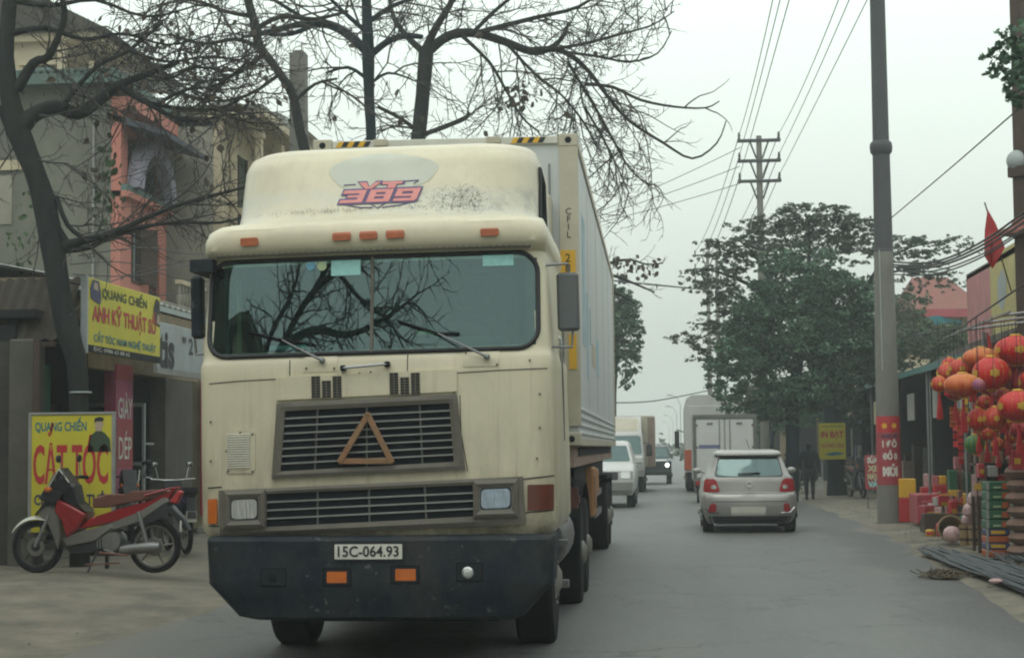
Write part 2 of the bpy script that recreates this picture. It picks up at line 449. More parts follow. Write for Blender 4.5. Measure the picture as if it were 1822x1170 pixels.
mat('triangle_wood', (0.24, 0.15, 0.075), 0.6, var=0.35, scale=9, dirt=0.5, dirtc=(0.40, 0.10, 0.05), dscale=6)
mat('logo_pink', (0.70, 0.27, 0.25), 0.55, var=0.12, scale=12)
mat('logo_purple', (0.13, 0.10, 0.22), 0.6, var=0.1)
mat('sticker_cyan', (0.30, 0.62, 0.58), 0.5, var=0.15, scale=25)
mat('sticker_green', (0.42, 0.55, 0.30), 0.5, var=0.1)
mat('sticker_blue', (0.12, 0.35, 0.48), 0.5, var=0.1)
mat('container_white', (0.60, 0.63, 0.62), 0.5, var=0.06, scale=1.0, dirt=0.40, dirtc=(0.43, 0.45, 0.43), stretch=(1, 1, 0.25), dscale=1.2)
mat('container_cream', (0.52, 0.49, 0.38), 0.55, var=0.08, dirt=0.45, dirtc=(0.30, 0.26, 0.18))
mat('container_blue', (0.34, 0.50, 0.54), 0.6, var=0.3, scale=3)
mat('hazard_yellow', (0.72, 0.42, 0.03), 0.5, var=0.1)
mat('beam_dusty_pink', (0.33, 0.245, 0.20), 0.7, var=0.15, dirt=0.4)
mat('orange_box', (0.42, 0.20, 0.07), 0.6, var=0.2, dirt=0.5)
mat('rim_white', (0.24, 0.24, 0.21), 0.5, var=0.15, dirt=0.5)
glass_mat('windscreen_glass', (0.42, 0.62, 0.60), refl=0.10, alpha=0.90, rough=0.010)
glass_mat('dark_glass', (0.10, 0.14, 0.15), refl=0.14, alpha=0.8)
glass_mat('rear_glass', (0.35, 0.48, 0.48), refl=0.15, alpha=0.78, rough=0.06)

# ------------------------------------------------------------------ ground, road, haze
mat('ground_dirt', (0.125, 0.115, 0.088), 0.95, var=0.25, scale=1.2, bump=0.5, bscale=8, dirt=0.4, dirtc=(0.075, 0.07, 0.055), world=True)
def road_mat():
    m = mat('road', (0.108, 0.115, 0.112), 0.55, var=0.2, scale=0.9, bump=0.25, bscale=90, dirt=0.45, dirtc=(0.165, 0.155, 0.125), world=True, stretch=(1.0, 0.28, 1.0), dscale=0.5)
    t = m.node_tree; b = t.nodes['Principled BSDF']; old = b.inputs['Base Color'].links[0].from_socket; n = t.nodes.new
    g = n('ShaderNodeNewGeometry'); sx_ = n('ShaderNodeSeparateXYZ'); t.links.new(g.outputs['Position'], sx_.inputs[0])
    nz = n('ShaderNodeTexNoise'); nz.inputs['Scale'].default_value = .35; nz.inputs['Detail'].default_value = 7; t.links.new(g.outputs['Position'], nz.inputs['Vector'])
    ad = n('ShaderNodeMath'); ad.operation = 'MULTIPLY_ADD'; ad.inputs[1].default_value = 2.6; t.links.new(nz.outputs['Fac'], ad.inputs[0]); t.links.new(sx_.outputs['X'], ad.inputs[2])
    def step(a, b_): 
        r = n('ShaderNodeMapRange'); r.interpolation_type = 'SMOOTHSTEP'; r.inputs['From Min'].default_value = a; r.inputs['From Max'].default_value = b_; t.links.new(ad.outputs[0], r.inputs['Value']); return r.outputs[0]
    def mix(src, fac, col):
        k = n('ShaderNodeMix'); k.data_type = 'RGBA'; t.links.new(fac, k.inputs[0]); t.links.new(src, k.inputs[6]); k.inputs[7].default_value = col + (1,); return k.outputs[2]
    c = mix(old, step(3.6, 4.1), (0.075, 0.078, 0.075)); c = mix(c, step(4.75, 5.2), (0.155, 0.145, 0.112)); c = mix(c, step(-3.0, -3.9), (0.15, 0.14, 0.11)); 
    vo = n('ShaderNodeTexVoronoi'); vo.feature = 'DISTANCE_TO_EDGE'; vo.inputs['Scale'].default_value = .55
    wp = n('ShaderNodeTexNoise'); wp.inputs['Scale'].default_value = 1.7; wp.inputs['Detail'].default_value = 5; t.links.new(g.outputs['Position'], wp.inputs['Vector'])
    va = n('ShaderNodeMixRGB'); va.blend_type = 'ADD'; va.inputs[0].default_value = 1.3; t.links.new(g.outputs['Position'], va.inputs[1]); t.links.new(wp.outputs['Color'], va.inputs[2]); t.links.new(va.outputs[0], vo.inputs['Vector'])
    cr_ = n('ShaderNodeMapRange'); cr_.inputs['From Min'].default_value = 0.0; cr_.inputs['From Max'].default_value = .022; cr_.inputs['To Min'].default_value = .9; cr_.inputs['To Max'].default_value = 0.0; t.links.new(vo.outputs['Distance'], cr_.inputs['Value'])
    gate = n('ShaderNodeMapRange'); gate.inputs['From Min'].default_value = .44; gate.inputs['From Max'].default_value = .54; t.links.new(nz.outputs['Fac'], gate.inputs['Value'])
    ml = n('ShaderNodeMath'); ml.operation = 'MULTIPLY'; t.links.new(cr_.outputs[0], ml.inputs[0]); t.links.new(gate.outputs[0], ml.inputs[1]); c = mix(c, ml.outputs[0], (0.045, 0.045, 0.043))
    wv = n('ShaderNodeMath'); wv.operation = 'SINE'; ms_ = n('ShaderNodeMath'); ms_.operation = 'MULTIPLY'; ms_.inputs[1].default_value = 3.5; t.links.new(sx_.outputs['X'], ms_.inputs[0]); t.links.new(ms_.outputs[0], wv.inputs[0])
    wr_ = n('ShaderNodeMapRange'); wr_.inputs['From Min'].default_value = .2; wr_.inputs['From Max'].default_value = 1.0; wr_.inputs['To Max'].default_value = .32; t.links.new(wv.outputs[0], wr_.inputs['Value']); c = mix(c, wr_.outputs[0], (0.078, 0.083, 0.082))
    sk = n('ShaderNodeTexNoise'); sk.inputs['Scale'].default_value = 22; sk.inputs['Detail'].default_value = 3; t.links.new(g.outputs['Position'], sk.inputs['Vector'])
    sr = n('ShaderNodeMapRange'); sr.inputs['From Min'].default_value = .55; sr.inputs['From Max'].default_value = .75; sr.inputs['To Max'].default_value = .8; t.links.new(sk.outputs['Fac'], sr.inputs['Value']); c = mix(c, sr.outputs[0], (0.18, 0.18, 0.165))
    t.links.new(c, b.inputs['Base Color'])
road_mat()
mat('shoulder_concrete', (0.20, 0.182, 0.138), 0.9, var=0.30, scale=2.6, bump=0.6, bscale=30, dirt=0.85, dirtc=(0.085, 0.082, 0.068), world=True, dscale=1.6, stretch=(1, .6, 1))
mat('road_patch', (0.085, 0.088, 0.083), 0.7, var=0.2, scale=2, bump=0.3, bscale=60, world=True, dirt=0.3, dirtc=(0.15, 0.14, 0.11))
mat('dust', (0.19, 0.175, 0.13), 0.95, var=0.2, scale=2, world=True, bump=0.3, bscale=30)

def strip(name, m, prof, ys, z0=0.0, jit=0.0, **kw):
    """a ground sheet with cross profile [(x, z)] carried along Y; x may be a function of y"""
    P = []
    for y in ys:
        row = []
        for i, (x, z) in enumerate(prof):
            xx = x(y) if callable(x) else x
            j = jit * noise.noise(Vector((xx * .8, y * .5, i))) if 0 < i < len(prof) - 1 else jit * 2.5 * noise.noise(Vector((y * 0.45, i * 9, 3)))
            row.append((xx + j, y, z + z0))
        P.append(row)
    return MB().grid(P).build(name, m, smooth=60, kind='structure', **kw)
ysn = [-30 + i * 1.0 for i in range(110)] + [80 + 10 * i for i in range(25)]
LEFT_E = lambda y: -5.0 - 0.15 * sin(y * .2)
RIGHT_E = lambda y: 3.35 + max(0, min(1.0, (y - 15) / 16.0)) * 0.75 + max(0, y - 60) * 0.002
g = MB().grid([[(x, y, -0.03) for x in (-1500, -400, -60, 0, 60, 400, 1500)] for y in (-300, -30, 0, 40, 100, 300, 900, 3000)])
g.build('ground', 'ground_dirt', kind='structure')
strip('road', 'road', [(lambda y: LEFT_E(y) - 0.3, 0), (-2, 0.02), (0, 0.025), (2, 0.02), (lambda y: RIGHT_E(y) + 0.3, 0)], ysn)
strip('pavement', 'shoulder_concrete', [(-14, 0.20), (-9, 0.20), (-6.9, 0.17), (LEFT_E, 0.024), (lambda y: LEFT_E(y) + 0.35, 0.004)], [y for y in ysn if y < 90], jit=0.12)
strip('pavement', 'shoulder_concrete', [(lambda y: RIGHT_E(y) - 0.35, 0.004), (RIGHT_E, 0.03), (lambda y: RIGHT_E(y) + 1.2, 0.06), (8, 0.09), (16, 0.12)], [y for y in ysn if y < 130], jit=0.12)
# worn darker asphalt along the right edge and drifted dust
def gh(x, y):
    a = 0.012 + 0.012 * max(0, 1 - abs(x) / 4.5)
    r_ = RIGHT_E(y); l_ = LEFT_E(y)
    if x > r_: a = max(a, 0.03 + (x - r_) / 1.2 * 0.03 if x < r_ + 1.2 else 0.06 + (x - r_ - 1.2) * .007)
    if x > r_ - .35 and x <= r_: a = max(a, 0.004 + (x - r_ + .35) / .35 * .026)
    if x < l_: a = .024 + (l_ - x) / (l_ + 6.9) * .146 if x > -6.9 else .17 + min(.03, (-6.9 - x) * .015)
    return a
hz = MB().box(-300, 300, -45, 560, -1.2, 19)
hm = bpy.data.materials.new('haze'); hm.use_nodes = True; _t = hm.node_tree; _t.nodes.clear()
_o = _t.nodes.new('ShaderNodeOutputMaterial'); _v = _t.nodes.new('ShaderNodeVolumePrincipled')
_v.inputs['Color'].default_value = (0.90, 0.97, 0.96, 1); _v.inputs['Density'].default_value = 0.0018
_v.inputs['Anisotropy'].default_value = 0.3
_t.links.new(_v.outputs[0], _o.inputs['Volume']); M['haze'] = hm
hz.build('haze', 'haze', smooth=0, kind='stuff')

# ------------------------------------------------------------------ the oncoming container truck
TX, TY, TRZ = -2.06, 12.5, 0.0073
truck = thing('container_truck', 'cream cab-over lorry hauling a tall white container, filling the left lane', 'truck', (TX, TY, 0), TRZ)
TW = Matrix.Translation((TX, TY, 0)) @ Matrix.Rotation(TRZ, 4, 'Z')
TI = TW.inverted()
CABR = Matrix.Translation((-0.07, 0, 0.8)) @ Matrix.Rotation(-0.017, 4, 'Y') @ Matrix.Translation((0, 0, -0.8))
CABI = CABR.inverted()
def C(px, py, ly=0.0, cab=True):
    """photo pixel -> (x, z) on the plane at local y = ly of the cab"""
    o = TI @ CAM; d = TI.to_3x3() @ ray(px, py)
    p = o + d * ((ly - o.y) / d.y)
    if cab: p = CABI @ p
    return p.x, p.z
def cabpart(mb, name, m, parent=truck, smooth=35, fix=False, **kw):
    mb.v = [tuple(CABR @ Vector(p)) for p in mb.v]
    o = mb.build(name, m, parent, smooth, **kw)
    return fix_normals(o) if fix else o

cabS = Shell([(0.930, 1.260, 0.05, 2.3, .14, .06), (1.020, 1.307, 0.0, 2.3, .14, .06), (1.500, 1.312, 0.0, 2.3, .14, .06), (2.220, 1.307, 0.0, 2.3, .14, .06), (2.275, 1.296, 0.025, 2.3, .15, .06),
              (3.010, 1.270, 0.17, 2.3, .16, .06), (3.045, 1.276, 0.10, 2.3, .17, .06), (3.080, 1.286, 0.065, 2.3, .18, .06), (3.160, 1.286, 0.055, 2.3, .20, .06),
              (3.230, 1.269, 0.08, 2.3, .24, .06), (3.280, 1.248, 0.16, 2.3, .30, .08), (3.315, 1.185, 0.33, 2.35, .42, .08), (3.360, 1.180, 0.45, 2.45, .46, .08),
              (3.450, 1.180, 0.53, 2.5, .46, .08), (3.631, 1.180, 0.62, 2.5, .46, .08), (3.820, 1.175, 0.72, 2.5, .46, .06), (3.915, 1.153, 0.84, 2.5, .46, .05), (3.965, 1.111, 1.0, 2.48, .44, .03), (3.985, 1.007, 1.25, 2.4, .4, .0)])
zb = [C(368, 632, .02), C(956, 607, .02)]; zt = [C(385, 480, .15), C(945, 448, .15)]
WZ0, WZ1 = 2.285, 3.0
def in_glass(x, z):
    if not (WZ0 + .03 < z < WZ1 - .03): return False
    return abs(x) < 1.205
ZS = [0.93, 0.96, 1.02, 1.1, 1.25, 1.4, 1.55, 1.7, 1.85, 2.0, 2.12, 2.22, 2.25, 2.275] + [2.31 + .05 * i for i in range(14)] + [2.995, 3.01, 3.02, 3.03, 3.045, 3.06, 3.08, 3.12, 3.16, 3.20, 3.23, 3.255, 3.28, 3.30, 3.315, 3.33, 3.36, 3.4, 3.45, 3.52, 3.63, 3.7, 3.76, 3.80, 3.84, 3.87, 3.895, 3.915, 3.94, 3.965, 3.975, 3.985]
body = cabpart(cabS.mesh(n=40, hole=in_glass, zs=ZS), 'cab', 'cream_paint', smooth=40, fix=True)
# cab interior, seen through the glass
inn = MB().box(-1.12, 1.12, 1.75, 1.8, 1.5, 3.0).box(-1.14, 1.14, 0.14, 1.8, 1.4, 1.45).box(-1.15, -1.12, 0.3, 1.8, 1.45, 3.0).box(1.12, 1.178, 0.3, 1.8, 1.45, 3.0).box(-1.14, 1.14, .3, 1.8, 3.0, 3.03)
cabpart(inn, 'cab_lining', 'cab_trim', smooth=0)
dash = MB().box(-1.12, 1.12, 0.2, 0.62, 2.0, 2.33, .04).box(0.25, .95, .3, .6, 2.33, 2.40, .03)
cabpart(dash, 'dashboard', 'cab_trim')
for sx in (-.62, .62):
    cabpart(MB().box(sx - .26, sx + .26, 1.2, 1.36, 1.7, 2.65, .06).box(sx - .14, sx + .14, 1.2, 1.32, 2.66, 2.86, .05).box(sx - .27, sx + .27, .8, 1.3, 1.55, 1.75, .06), 'seat', 'seat_cloth')
sw = MB(); _c = Vector((.62, .62, 2.36))
sw.tube([_c + Vector((.23 * cos(a), -.10 * sin(a) * .8, .19 * sin(a))) for a in [2 * pi * k / 24 for k in range(25)]], .017, 6)
sw.tube([_c + Vector((-.22, 0, 0)), _c + Vector((.22, 0, 0))], .014); sw.tube([_c, _c + Vector((0, -.2, -.2))], .03)
cabpart(sw, 'steering_wheel', 'rubber')
# driver silhouette is not visible in the photo; only a green curtain at the passenger side
cur = MB().grid([[(-1.06 + .012 * sin(k * 2.2), .34 + .03 * sin(k * 1.7) + .12 * k / 8, 2.30 + .62 * j) for k in range(9)] for j in (0, 1)])
cabpart(cur, 'curtain', 'sticker_green')
# windscreen: two panes and a rubber surround
def pane(x0, x1, rl, rr):
    mb = MB(); rows = []
    nz_ = 22
    for j in range(nz_ + 1):
        t = .5 - .5 * cos(pi * j / nz_); z = WZ0 + (WZ1 - WZ0) * t; d = min(t, 1 - t) * (WZ1 - WZ0); rc = .15
        ins = rc - sqrt(max(0, rc * rc - (rc - d) ** 2)) if d < rc else 0
        a, b = x0 + (ins if rl else 0), x1 - (ins if rr else 0)
        rows.append([(a + (b - a) * i / 16, cabS.yf(a + (b - a) * i / 16, z) - .004, z) for i in range(17)])
    return mb.grid(rows), rows
pl, rl_ = pane(-1.228, -.012, True, False); pr, rr_ = pane(.012, 1.215, False, True)
wsl = cabpart(pl, 'windscreen', 'windscreen_glass'); wsr = cabpart(pr, 'windscreen', 'windscreen_glass')
def out_pts(rows, side):
    return [r[side] for r in rows]
loop = out_pts(rl_, 0) + [p for p in rl_[-1][1:]] + [p for p in rr_[-1]] + list(reversed(out_pts(rr_, -1)))[1:] + list(reversed(rr_[0][:-1])) + list(reversed(rl_[0]))[:-1]
loop.append(loop[0])
cabpart(MB().tube(loop, .019, 6, cap=False), 'window_seal', 'gasket')
cabpart(MB().tube([(0, cabS.yf(0, z) - .012, z) for z in [WZ0 + (WZ1 - WZ0) * k / 6 for k in range(7)]], .013, 6), 'centre_bar', 'grille_grey')
# rivet line and drip rail above the glass
rv = MB(); rail = []
for k in range(49):
    x = -1.17 + 2.34 * k / 48; rail.append((x, cabS.yf(x, 3.035) - .012, 3.035))
    rv.ball((x, cabS.yf(x, 3.043) - .02, 3.047), .006, 6)
cabpart(MB().tube(rail, .010, 5), 'drip_rail', 'grille_grey'); cabpart(rv, 'rivets', 'dull_metal', kind='stuff')
def fpatch(name, m, x0, y0, x1, y1, off=.012, rc=.015, slope=None, nu=8, ly=0.0, dig=.004, **kw):
    """front panel between photo pixels (x0,y0) top-left and (x1,y1) bottom-right; slope px of rise to the right"""
    sl_ = -0.045 * (x1 - x0) if slope is None else slope
    a = C(x0, y1, ly); b = C(x1, y1 + sl_, ly); c = C(x0, y0, ly); d = C(x1, y0 + sl_, ly)
    mb = cabS.patch(a[0], b[0], a[1], c[0], d[0], c[1], off, rc, nu, 5, b[1] - a[1], d[1] - c[1], dig)
    return cabpart(mb, name, m, **kw)
# windscreen stickers stuck inside the glass
def sticker(name, m, px0, py0, px1, py1, rnd=False, slope=-.02):
    a = C(px0, py0, .1); b = C(px1, py1, .1)
    zz0, zz1 = b[1], a[1]
    if rnd:
        cx, cz, r = (a[0] + b[0]) / 2, (zz0 + zz1) / 2, (b[0] - a[0]) / 2
        vs = [(cx, cabS.yf(cx, cz) + .004 - .014, cz)] + [(cx + r * cos(t), cabS.yf(cx + r * cos(t), cz + r * sin(t)) - .010, cz + r * sin(t)) for t in [2 * pi * k / 16 for k in range(16)]]
        mb = MB().add(vs, [(0, 1 + k, 1 + (k + 1) % 16) for k in range(16)])
    else:
        mb = cabS.patch(a[0], b[0], zz0, a[0], b[0], zz1, .010, .003, 6, 3, 0, 0, -.004)
    return cabpart(mb, name, m)
sticker('sticker', 'sticker_cyan', 587, 462, 640, 488); sticker('sticker', 'sticker_cyan', 857, 452, 912, 470)
sticker('sticker', 'sticker_blue', 542, 463, 558, 481, True); sticker('sticker', 'sticker_green', 562, 463, 579, 481, True)
cabpart(MB().box(-.80, -.52, .22, .40, 2.335, 2.37, .004), 'papers', 'sticker_cyan'); cabpart(MB().box(.30, .44, .22, .3, 2.41, 2.445, .01), 'papers', 'sticker_green')

# roof fairing details
lx_ = [None]
def conf(off, cx=0.0, cz=0.0):
    e_ = .92 if cx == lx_[0] else 1.0
    return lambda x, y: tuple(CABR @ Vector((x * e_ + cx, cabS.yf(x * e_ + cx, y * e_ + cz) - off, y * e_ + cz)))
lx, lz = C(676, 352, .62); lx_[0] = lx
ox, oz = C(682, 306, .66)
vs = [(0, 0)] + [(.42 * cos(t) * (1 + .04 * sin(5 * t)), .165 * sin(t) * (1 + .05 * cos(3 * t))) for t in [2 * pi * k / 48 for k in range(48)]]
rings = [[(vs[1 + k][0] * q, vs[1 + k][1] * q) for k in range(48)] for q in (.02, .3, .6, .85, 1.0)]
mb = MB().grid([[conf(.0035, ox, oz)(x, y) for x, y in rg] for rg in rings], loop=True)
mb.build('faded_oval', 'faded_paint', truck)
# worn chalky band along the lower fairing
rows = []
for j in range(5):
    z = 3.34 + .05 * j; w_ = 1.0
    rows.append([(x, cabS.yf(x, z) - .003, z + .02 * noise.noise(Vector((x * 4, j, 1)))) for x in [-.86 + 1.72 * k / 40 for k in range(41)]])
logo = bpy.data.objects.new('logo', None)
ES = .92
def flat_poly(name, pts, off, m):
    mb = MB(); cx = sum(p[0] for p in pts) / len(pts); cz = sum(p[1] for p in pts) / len(pts); F = conf(off, lx, lz)
    n = len(pts); mb.add([F(*p) for p in pts], [tuple(range(n))]); return mb.build(name, m, truck, smooth=0)
# letter strokes of the VT 389 emblem: wide italic block figures, purple backing then pink faces
def glyph(strokes, ox_, w, h, sh, grow):
    out_ = []
    for (x0, y0, x1, y1) in strokes:
        g_ = grow
        q = [(x0 * w - g_, y0 * h - g_), (x1 * w + g_, y0 * h - g_), (x1 * w + g_, y1 * h + g_), (x0 * w - g_, y1 * h + g_)]
        out_.append([(ox_ + x + sh * y, y) for x, y in q])
    return out_
G3 = [(0, .72, 1, 1), (.25, .40, 1, .60), (0, 0, 1, .26), (.72, .1, 1, .9)]
G8 = [(0, .74, 1, 1), (0, .42, 1, .60), (0, 0, 1, .26), (.70, .1, 1, .9), (0, .1, .30, .9)]
G9 = [(0, .74, 1, 1), (0, .36, 1, .58), (0, 0, .95, .24), (.72, .1, 1, .9), (0, .4, .28, .9)]
for lay, (gr, off, mm, nm) in enumerate(((.013, .009, 'logo_purple', 'emblem_outline'), (-.001, .013, 'logo_pink', 'emblem_figure'))):
    for gi, (G, ox_) in enumerate(((G3, -.33), (G8, -.105), (G9, .12))):
        mb = MB(); F = conf(off, lx, lz - .045)
        for k, poly in enumerate(glyph(G, ox_, .195, .115, .35, gr)):
            sub = []
            F2 = conf(off + .0006 * k, lx, lz - .045)
            x0, x1 = poly[0], poly[1]; x3, x2 = poly[3], poly[2]
            row0 = [F2(x0[0] + (x1[0] - x0[0]) * i / 5, x0[1]) for i in range(6)]; row1 = [F2(x3[0] + (x2[0] - x3[0]) * i / 5, x2[1]) for i in range(6)]
            mb.grid([row0, row1])
        mb.build(nm, mm, truck, smooth=0)
    for polys in ([[(-.175, .165), (-.105, .165), (-.075, .105), (-.115, .105)], [(-.03, .165), (.02, .165), (-.06, .105), (-.10, .105)]], [[(.03, .165), (.20, .165), (.195, .140), (.025, .140)], [(.08, .142), (.15, .142), (.135, .105), (.065, .105)]]):
        mb = MB()
        for k, poly in enumerate(polys):
            cx = sum(p[0] for p in poly) / 4; cz = sum(p[1] for p in poly) / 4; s_ = 1.22 if lay == 0 else .98
            F2 = conf(off + .0006 * k, lx, lz - .03)
            mb.add([F2(cx + (x - cx) * s_, cz + (z - cz) * (1.4 if lay == 0 else 1)) for x, z in poly], [(0, 1, 2, 3)])
        mb.build(nm, mm, truck, smooth=0)
mb = MB()
for pts in ([(-.30, .115), (-.20, .118)], [(.20, .13), (.33, .135), (.29, .105)], [(-.06, -.062), (0, -.105), (.06, -.062)], [(-.30, -.058), (-.14, -.095), (-.04, -.098)], [(.04, -.1), (.18, -.085), (.30, -.055)]):
    MB().tube([conf(.006, lx, lz)(x, z) for x, z in pts], .005, 4).build('emblem_line', 'logo_purple', truck)
# scuffs: thin dark paint-wear flakes scattered on the right shoulder and low centre
mat('scuff', (0.16, 0.16, 0.14), 0.8, var=0.3, scale=10)
mb = MB(); rnd = random.Random(3)
for k in range(900):
    if k < 600: x, z = rnd.gauss(.62, .13), rnd.gauss(3.46, .06)
    elif k < 760: x, z = rnd.gauss(.0, .45), rnd.gauss(3.41, .012)
    else: x, z = rnd.gauss(-.45, .2), rnd.gauss(3.40, .012)
    if abs(x) > 1.0 or z < 3.3: continue
    s_ = rnd.uniform(.0015, .0055); F = conf(.004 + k * 1e-5, x, z); a = rnd.uniform(0, 3)
    pts = [(s_ * cos(a + t) * rnd.uniform(.6, 1.6), .6 * s_ * sin(a + t)) for t in (0, 1.2, 2.4, 3.6, 4.8)]
    mb.add([F(*p) for p in pts], [tuple(range(5))])
mb.build('paint_wear', 'scuff', truck, smooth=0, kind='stuff')
for (a, b, c, d) in ((428, 424, 459, 438), (593, 415, 625, 429), (641, 413, 672, 427), (688, 411, 720, 425), (855, 407, 887, 420)):
    fpatch('marker_lamp', 'marker_amber', a, b, c, d, off=.03, rc=.012, ly=.07, nu=4)
# lower cab panel: vents, handle, wiper plates
fpatch('vent_panel', 'cream_paint', 491, 672, 813, 712, off=.024, rc=.008, slope=-16)
def vent(px, py):
    for k in range(3):
        x0 = px + k * 19; hh = 0 if k != 1 else 8
        x0w, z0w = C(x0, py + hh); x1w, z1w = C(x0 + 16, py + 37)
        mb = MB(); mb2 = cabS.patch(x0w, x1w, z1w, x0w, x1w, z0w, .030, .004, 2, 2)
        cabpart(mb2, 'vent_opening', 'void')
        n_ = 8 if not hh else 6
        for j in range(n_ + 1):
            z = z1w + (z0w - z1w) * j / n_
            mb.box(x0w, x1w, cabS.yf(x0w, z) - .038, cabS.yf(x0w, z) - .026, z - .0035, z + .0035)
        mb.box((x0w + x1w) / 2 - .003, (x0w + x1w) / 2 + .003, cabS.yf(x0w, z) - .039, cabS.yf(x0w, z) - .025, z1w, z0w)
        cabpart(mb, 'vent_louvres', 'grille_grey', smooth=0, kind='stuff')
vent(555, 670); vent(694, 664)
# side louvre on the passenger side
fpatch('louvre_plate', 'cream_paint', 398, 763, 453, 842, off=.010, rc=.035, slope=-1)
mb = MB(); a = C(403, 832); b = C(444, 772)
for j in range(15):
    z = a[1] + (b[1] - a[1]) * j / 14
    mb.tube([(a[0], cabS.yf(a[0], z) - .018, z), ((a[0] + b[0]) / 2, cabS.yf((a[0] + b[0]) / 2, z) - .03, z + .002), (b[0], cabS.yf(b[0], z) - .018, z)], .0045, 4)
cabpart(mb, 'louvre_slats', 'plate_white', kind='stuff')
# grab handle under the glass
a = C(612, 655); b = C(690, 648)
mb = MB().tube([(a[0], -.0, a[1]), (a[0], -.05, a[1]), (b[0], -.05, b[1]), (b[0], 0, b[1])], .011, 8); cabpart(mb, 'grab_handle', 'chrome')
for q in (a, b): cabpart(MB().box(q[0] - .02, q[0] + .02, -.06, .0, q[1] - .02, q[1] + .02, .008), 'handle_bracket', 'rubber')
fpatch('hatch', 'cream_paint', 823, 621, 888, 652, off=.006, rc=.012, slope=-2); fpatch('hatch', 'cream_paint', 540, 634, 600, 662, off=.006, rc=.012, slope=-2)
# wipers
for (p0, p1, b0, b1) in (((573, 641), (500, 604), (440, 590), (558, 612)), ((866, 634), (778, 592), (706, 570), (816, 592))):
    P = [C(*p, -.02) for p in (p0, p1, b0, b1)]
    yy = lambda q, o: cabS.yf(q[0], q[1]) - o
    arm = MB().tube([(P[0][0], yy(P[0], .03), P[0][1]), ((P[0][0] + P[1][0]) / 2, yy(P[0], .06), (P[0][1] + P[1][1]) / 2), (P[1][0], yy(P[1], .05), P[1][1])], [.012, .008, .006], 6)
    arm.ball((P[0][0], yy(P[0], .03), P[0][1]), .024, 10)
    w_ = cabpart(arm, 'wiper', 'dull_metal')
    bl = MB().tube([(P[2][0], yy(P[2], .03), P[2][1]), (P[1][0], yy(P[1], .035), P[1][1]), (P[3][0], yy(P[3], .03), P[3][1])], .009, 5)
    bl.v = [tuple(CABR @ Vector(p)) for p in bl.v]; bl.build('wiper_blade', 'rubber', w_)
# upper grille with wooden warning triangle
def frame_patch(name, m, outer, inner, off, dig=0.0, rc=.03):
    """outer/inner: TL, TR, BR, BL in photo pixels"""
    o = [C(*p) for p in outer]; i_ = [C(*p) for p in inner]
    def densify(q, n=8, r=.0):
        out_ = []
        for a, b in zip(q, q[1:] + q[:1]):
            for k in range(n): out_.append((a[0] + (b[0] - a[0]) * k / n, a[1] + (b[1] - a[1]) * k / n))
        return out_
    do, di = densify(o), densify(i_)
    mid = [((a[0] + b[0]) / 2, (a[1] + b[1]) / 2) for a, b in zip(do, di)]
    y = lambda p, f: (p[0], cabS.yf(p[0], p[1]) - f, p[1])
    mb = MB().grid([[y(p, -.01) for p in do], [y(p, off * .8) for p in do], [y(p, off) for p in mid], [y(p, off * .8) for p in di], [y(p, -.05) for p in di]], loop=True)
    return cabpart(mb, name, m, smooth=25)
def grille(outer, inner, nb, vx, skip=0):
    frame_patch('grille_frame', 'grille_grey', outer, inner, .045)
    q = [C(*p) for p in inner]
    tl, tr, br, bl = q
    mb = MB(); y = lambda x, z, f: (x, cabS.yf(x, z) - f, z)
    rows = [[y(tl[0] + (tr[0] - tl[0]) * i / 10, tl[1] + (tr[1] - tl[1]) * i / 10, .004) for i in range(11)], [y(bl[0] + (br[0] - bl[0]) * i / 10, bl[1] + (br[1] - bl[1]) * i / 10, .004) for i in range(11)]]
    cabpart(MB().grid(rows), 'grille_mesh', 'void')
    for j in range(1, nb + 1):
        t = j / (nb + 1); a = (tl[0] + (bl[0] - tl[0]) * t, tl[1] + (bl[1] - tl[1]) * t); b = (tr[0] + (br[0] - tr[0]) * t, tr[1] + (br[1] - tr[1]) * t)
        pr_ = []
        for i in range(11):
            x = a[0] + (b[0] - a[0]) * i / 10; z = a[1] + (b[1] - a[1]) * i / 10
            pr_.append([y(x, z - .005, .010), y(x, z - .006, .034), y(x, z + .006, .030), y(x, z + .004, .010)])
        cabpart(MB().grid([list(r_) for r_ in zip(*pr_)]), 'grille_slat', 'grille_bar')
    for v in vx:
        a = (tl[0] + (tr[0] - tl[0]) * v, tl[1] + (tr[1] - tl[1]) * v); b = (bl[0] + (br[0] - bl[0]) * v, bl[1] + (br[1] - bl[1]) * v)
        cabpart(MB().tube([y(a[0], a[1], .024), y(b[0], b[1], .024)], .008, 4), 'grille_upright', 'grille_bar')
grille([(493, 717), (813, 701), (828, 835), (484, 851)], [(508, 731), (800, 717), (808, 821), (500, 838)], 7, (.2, .5, .82))
grille([(388, 872), (930, 847), (934, 932), (390, 956)], [(475, 878), (841, 862), (845, 918), (474, 937)], 3, (.25, .5, .77))
a = C(655, 738, -.05); b = C(606, 820, -.05); c = C(697, 820, -.05)
def stick(p, q, w=.028):
    d = Vector((q[0] - p[0], 0, q[1] - p[1])); L = d.length; ang = math.atan2(d.z, d.x)
    return MB().bc(((p[0] + q[0]) / 2, -.062, (p[1] + q[1]) / 2), (L + w, .016, w * 1.5), .004, Matrix.Rotation(-ang, 4, 'Y'))
tri = bpy.data.objects.new('warning_triangle', None)
t0 = cabpart(stick(b, c), 'warning_triangle', 'triangle_wood')
for p, q in ((a, b), (a, c)):
    s_ = stick(p, q); s_.v = [tuple(CABR @ (Vector(v_) + Vector((0, -.008, 0)))) for v_ in s_.v]; s_.build('triangle_bar', 'triangle_wood', t0)
bpy.data.objects.remove(tri)
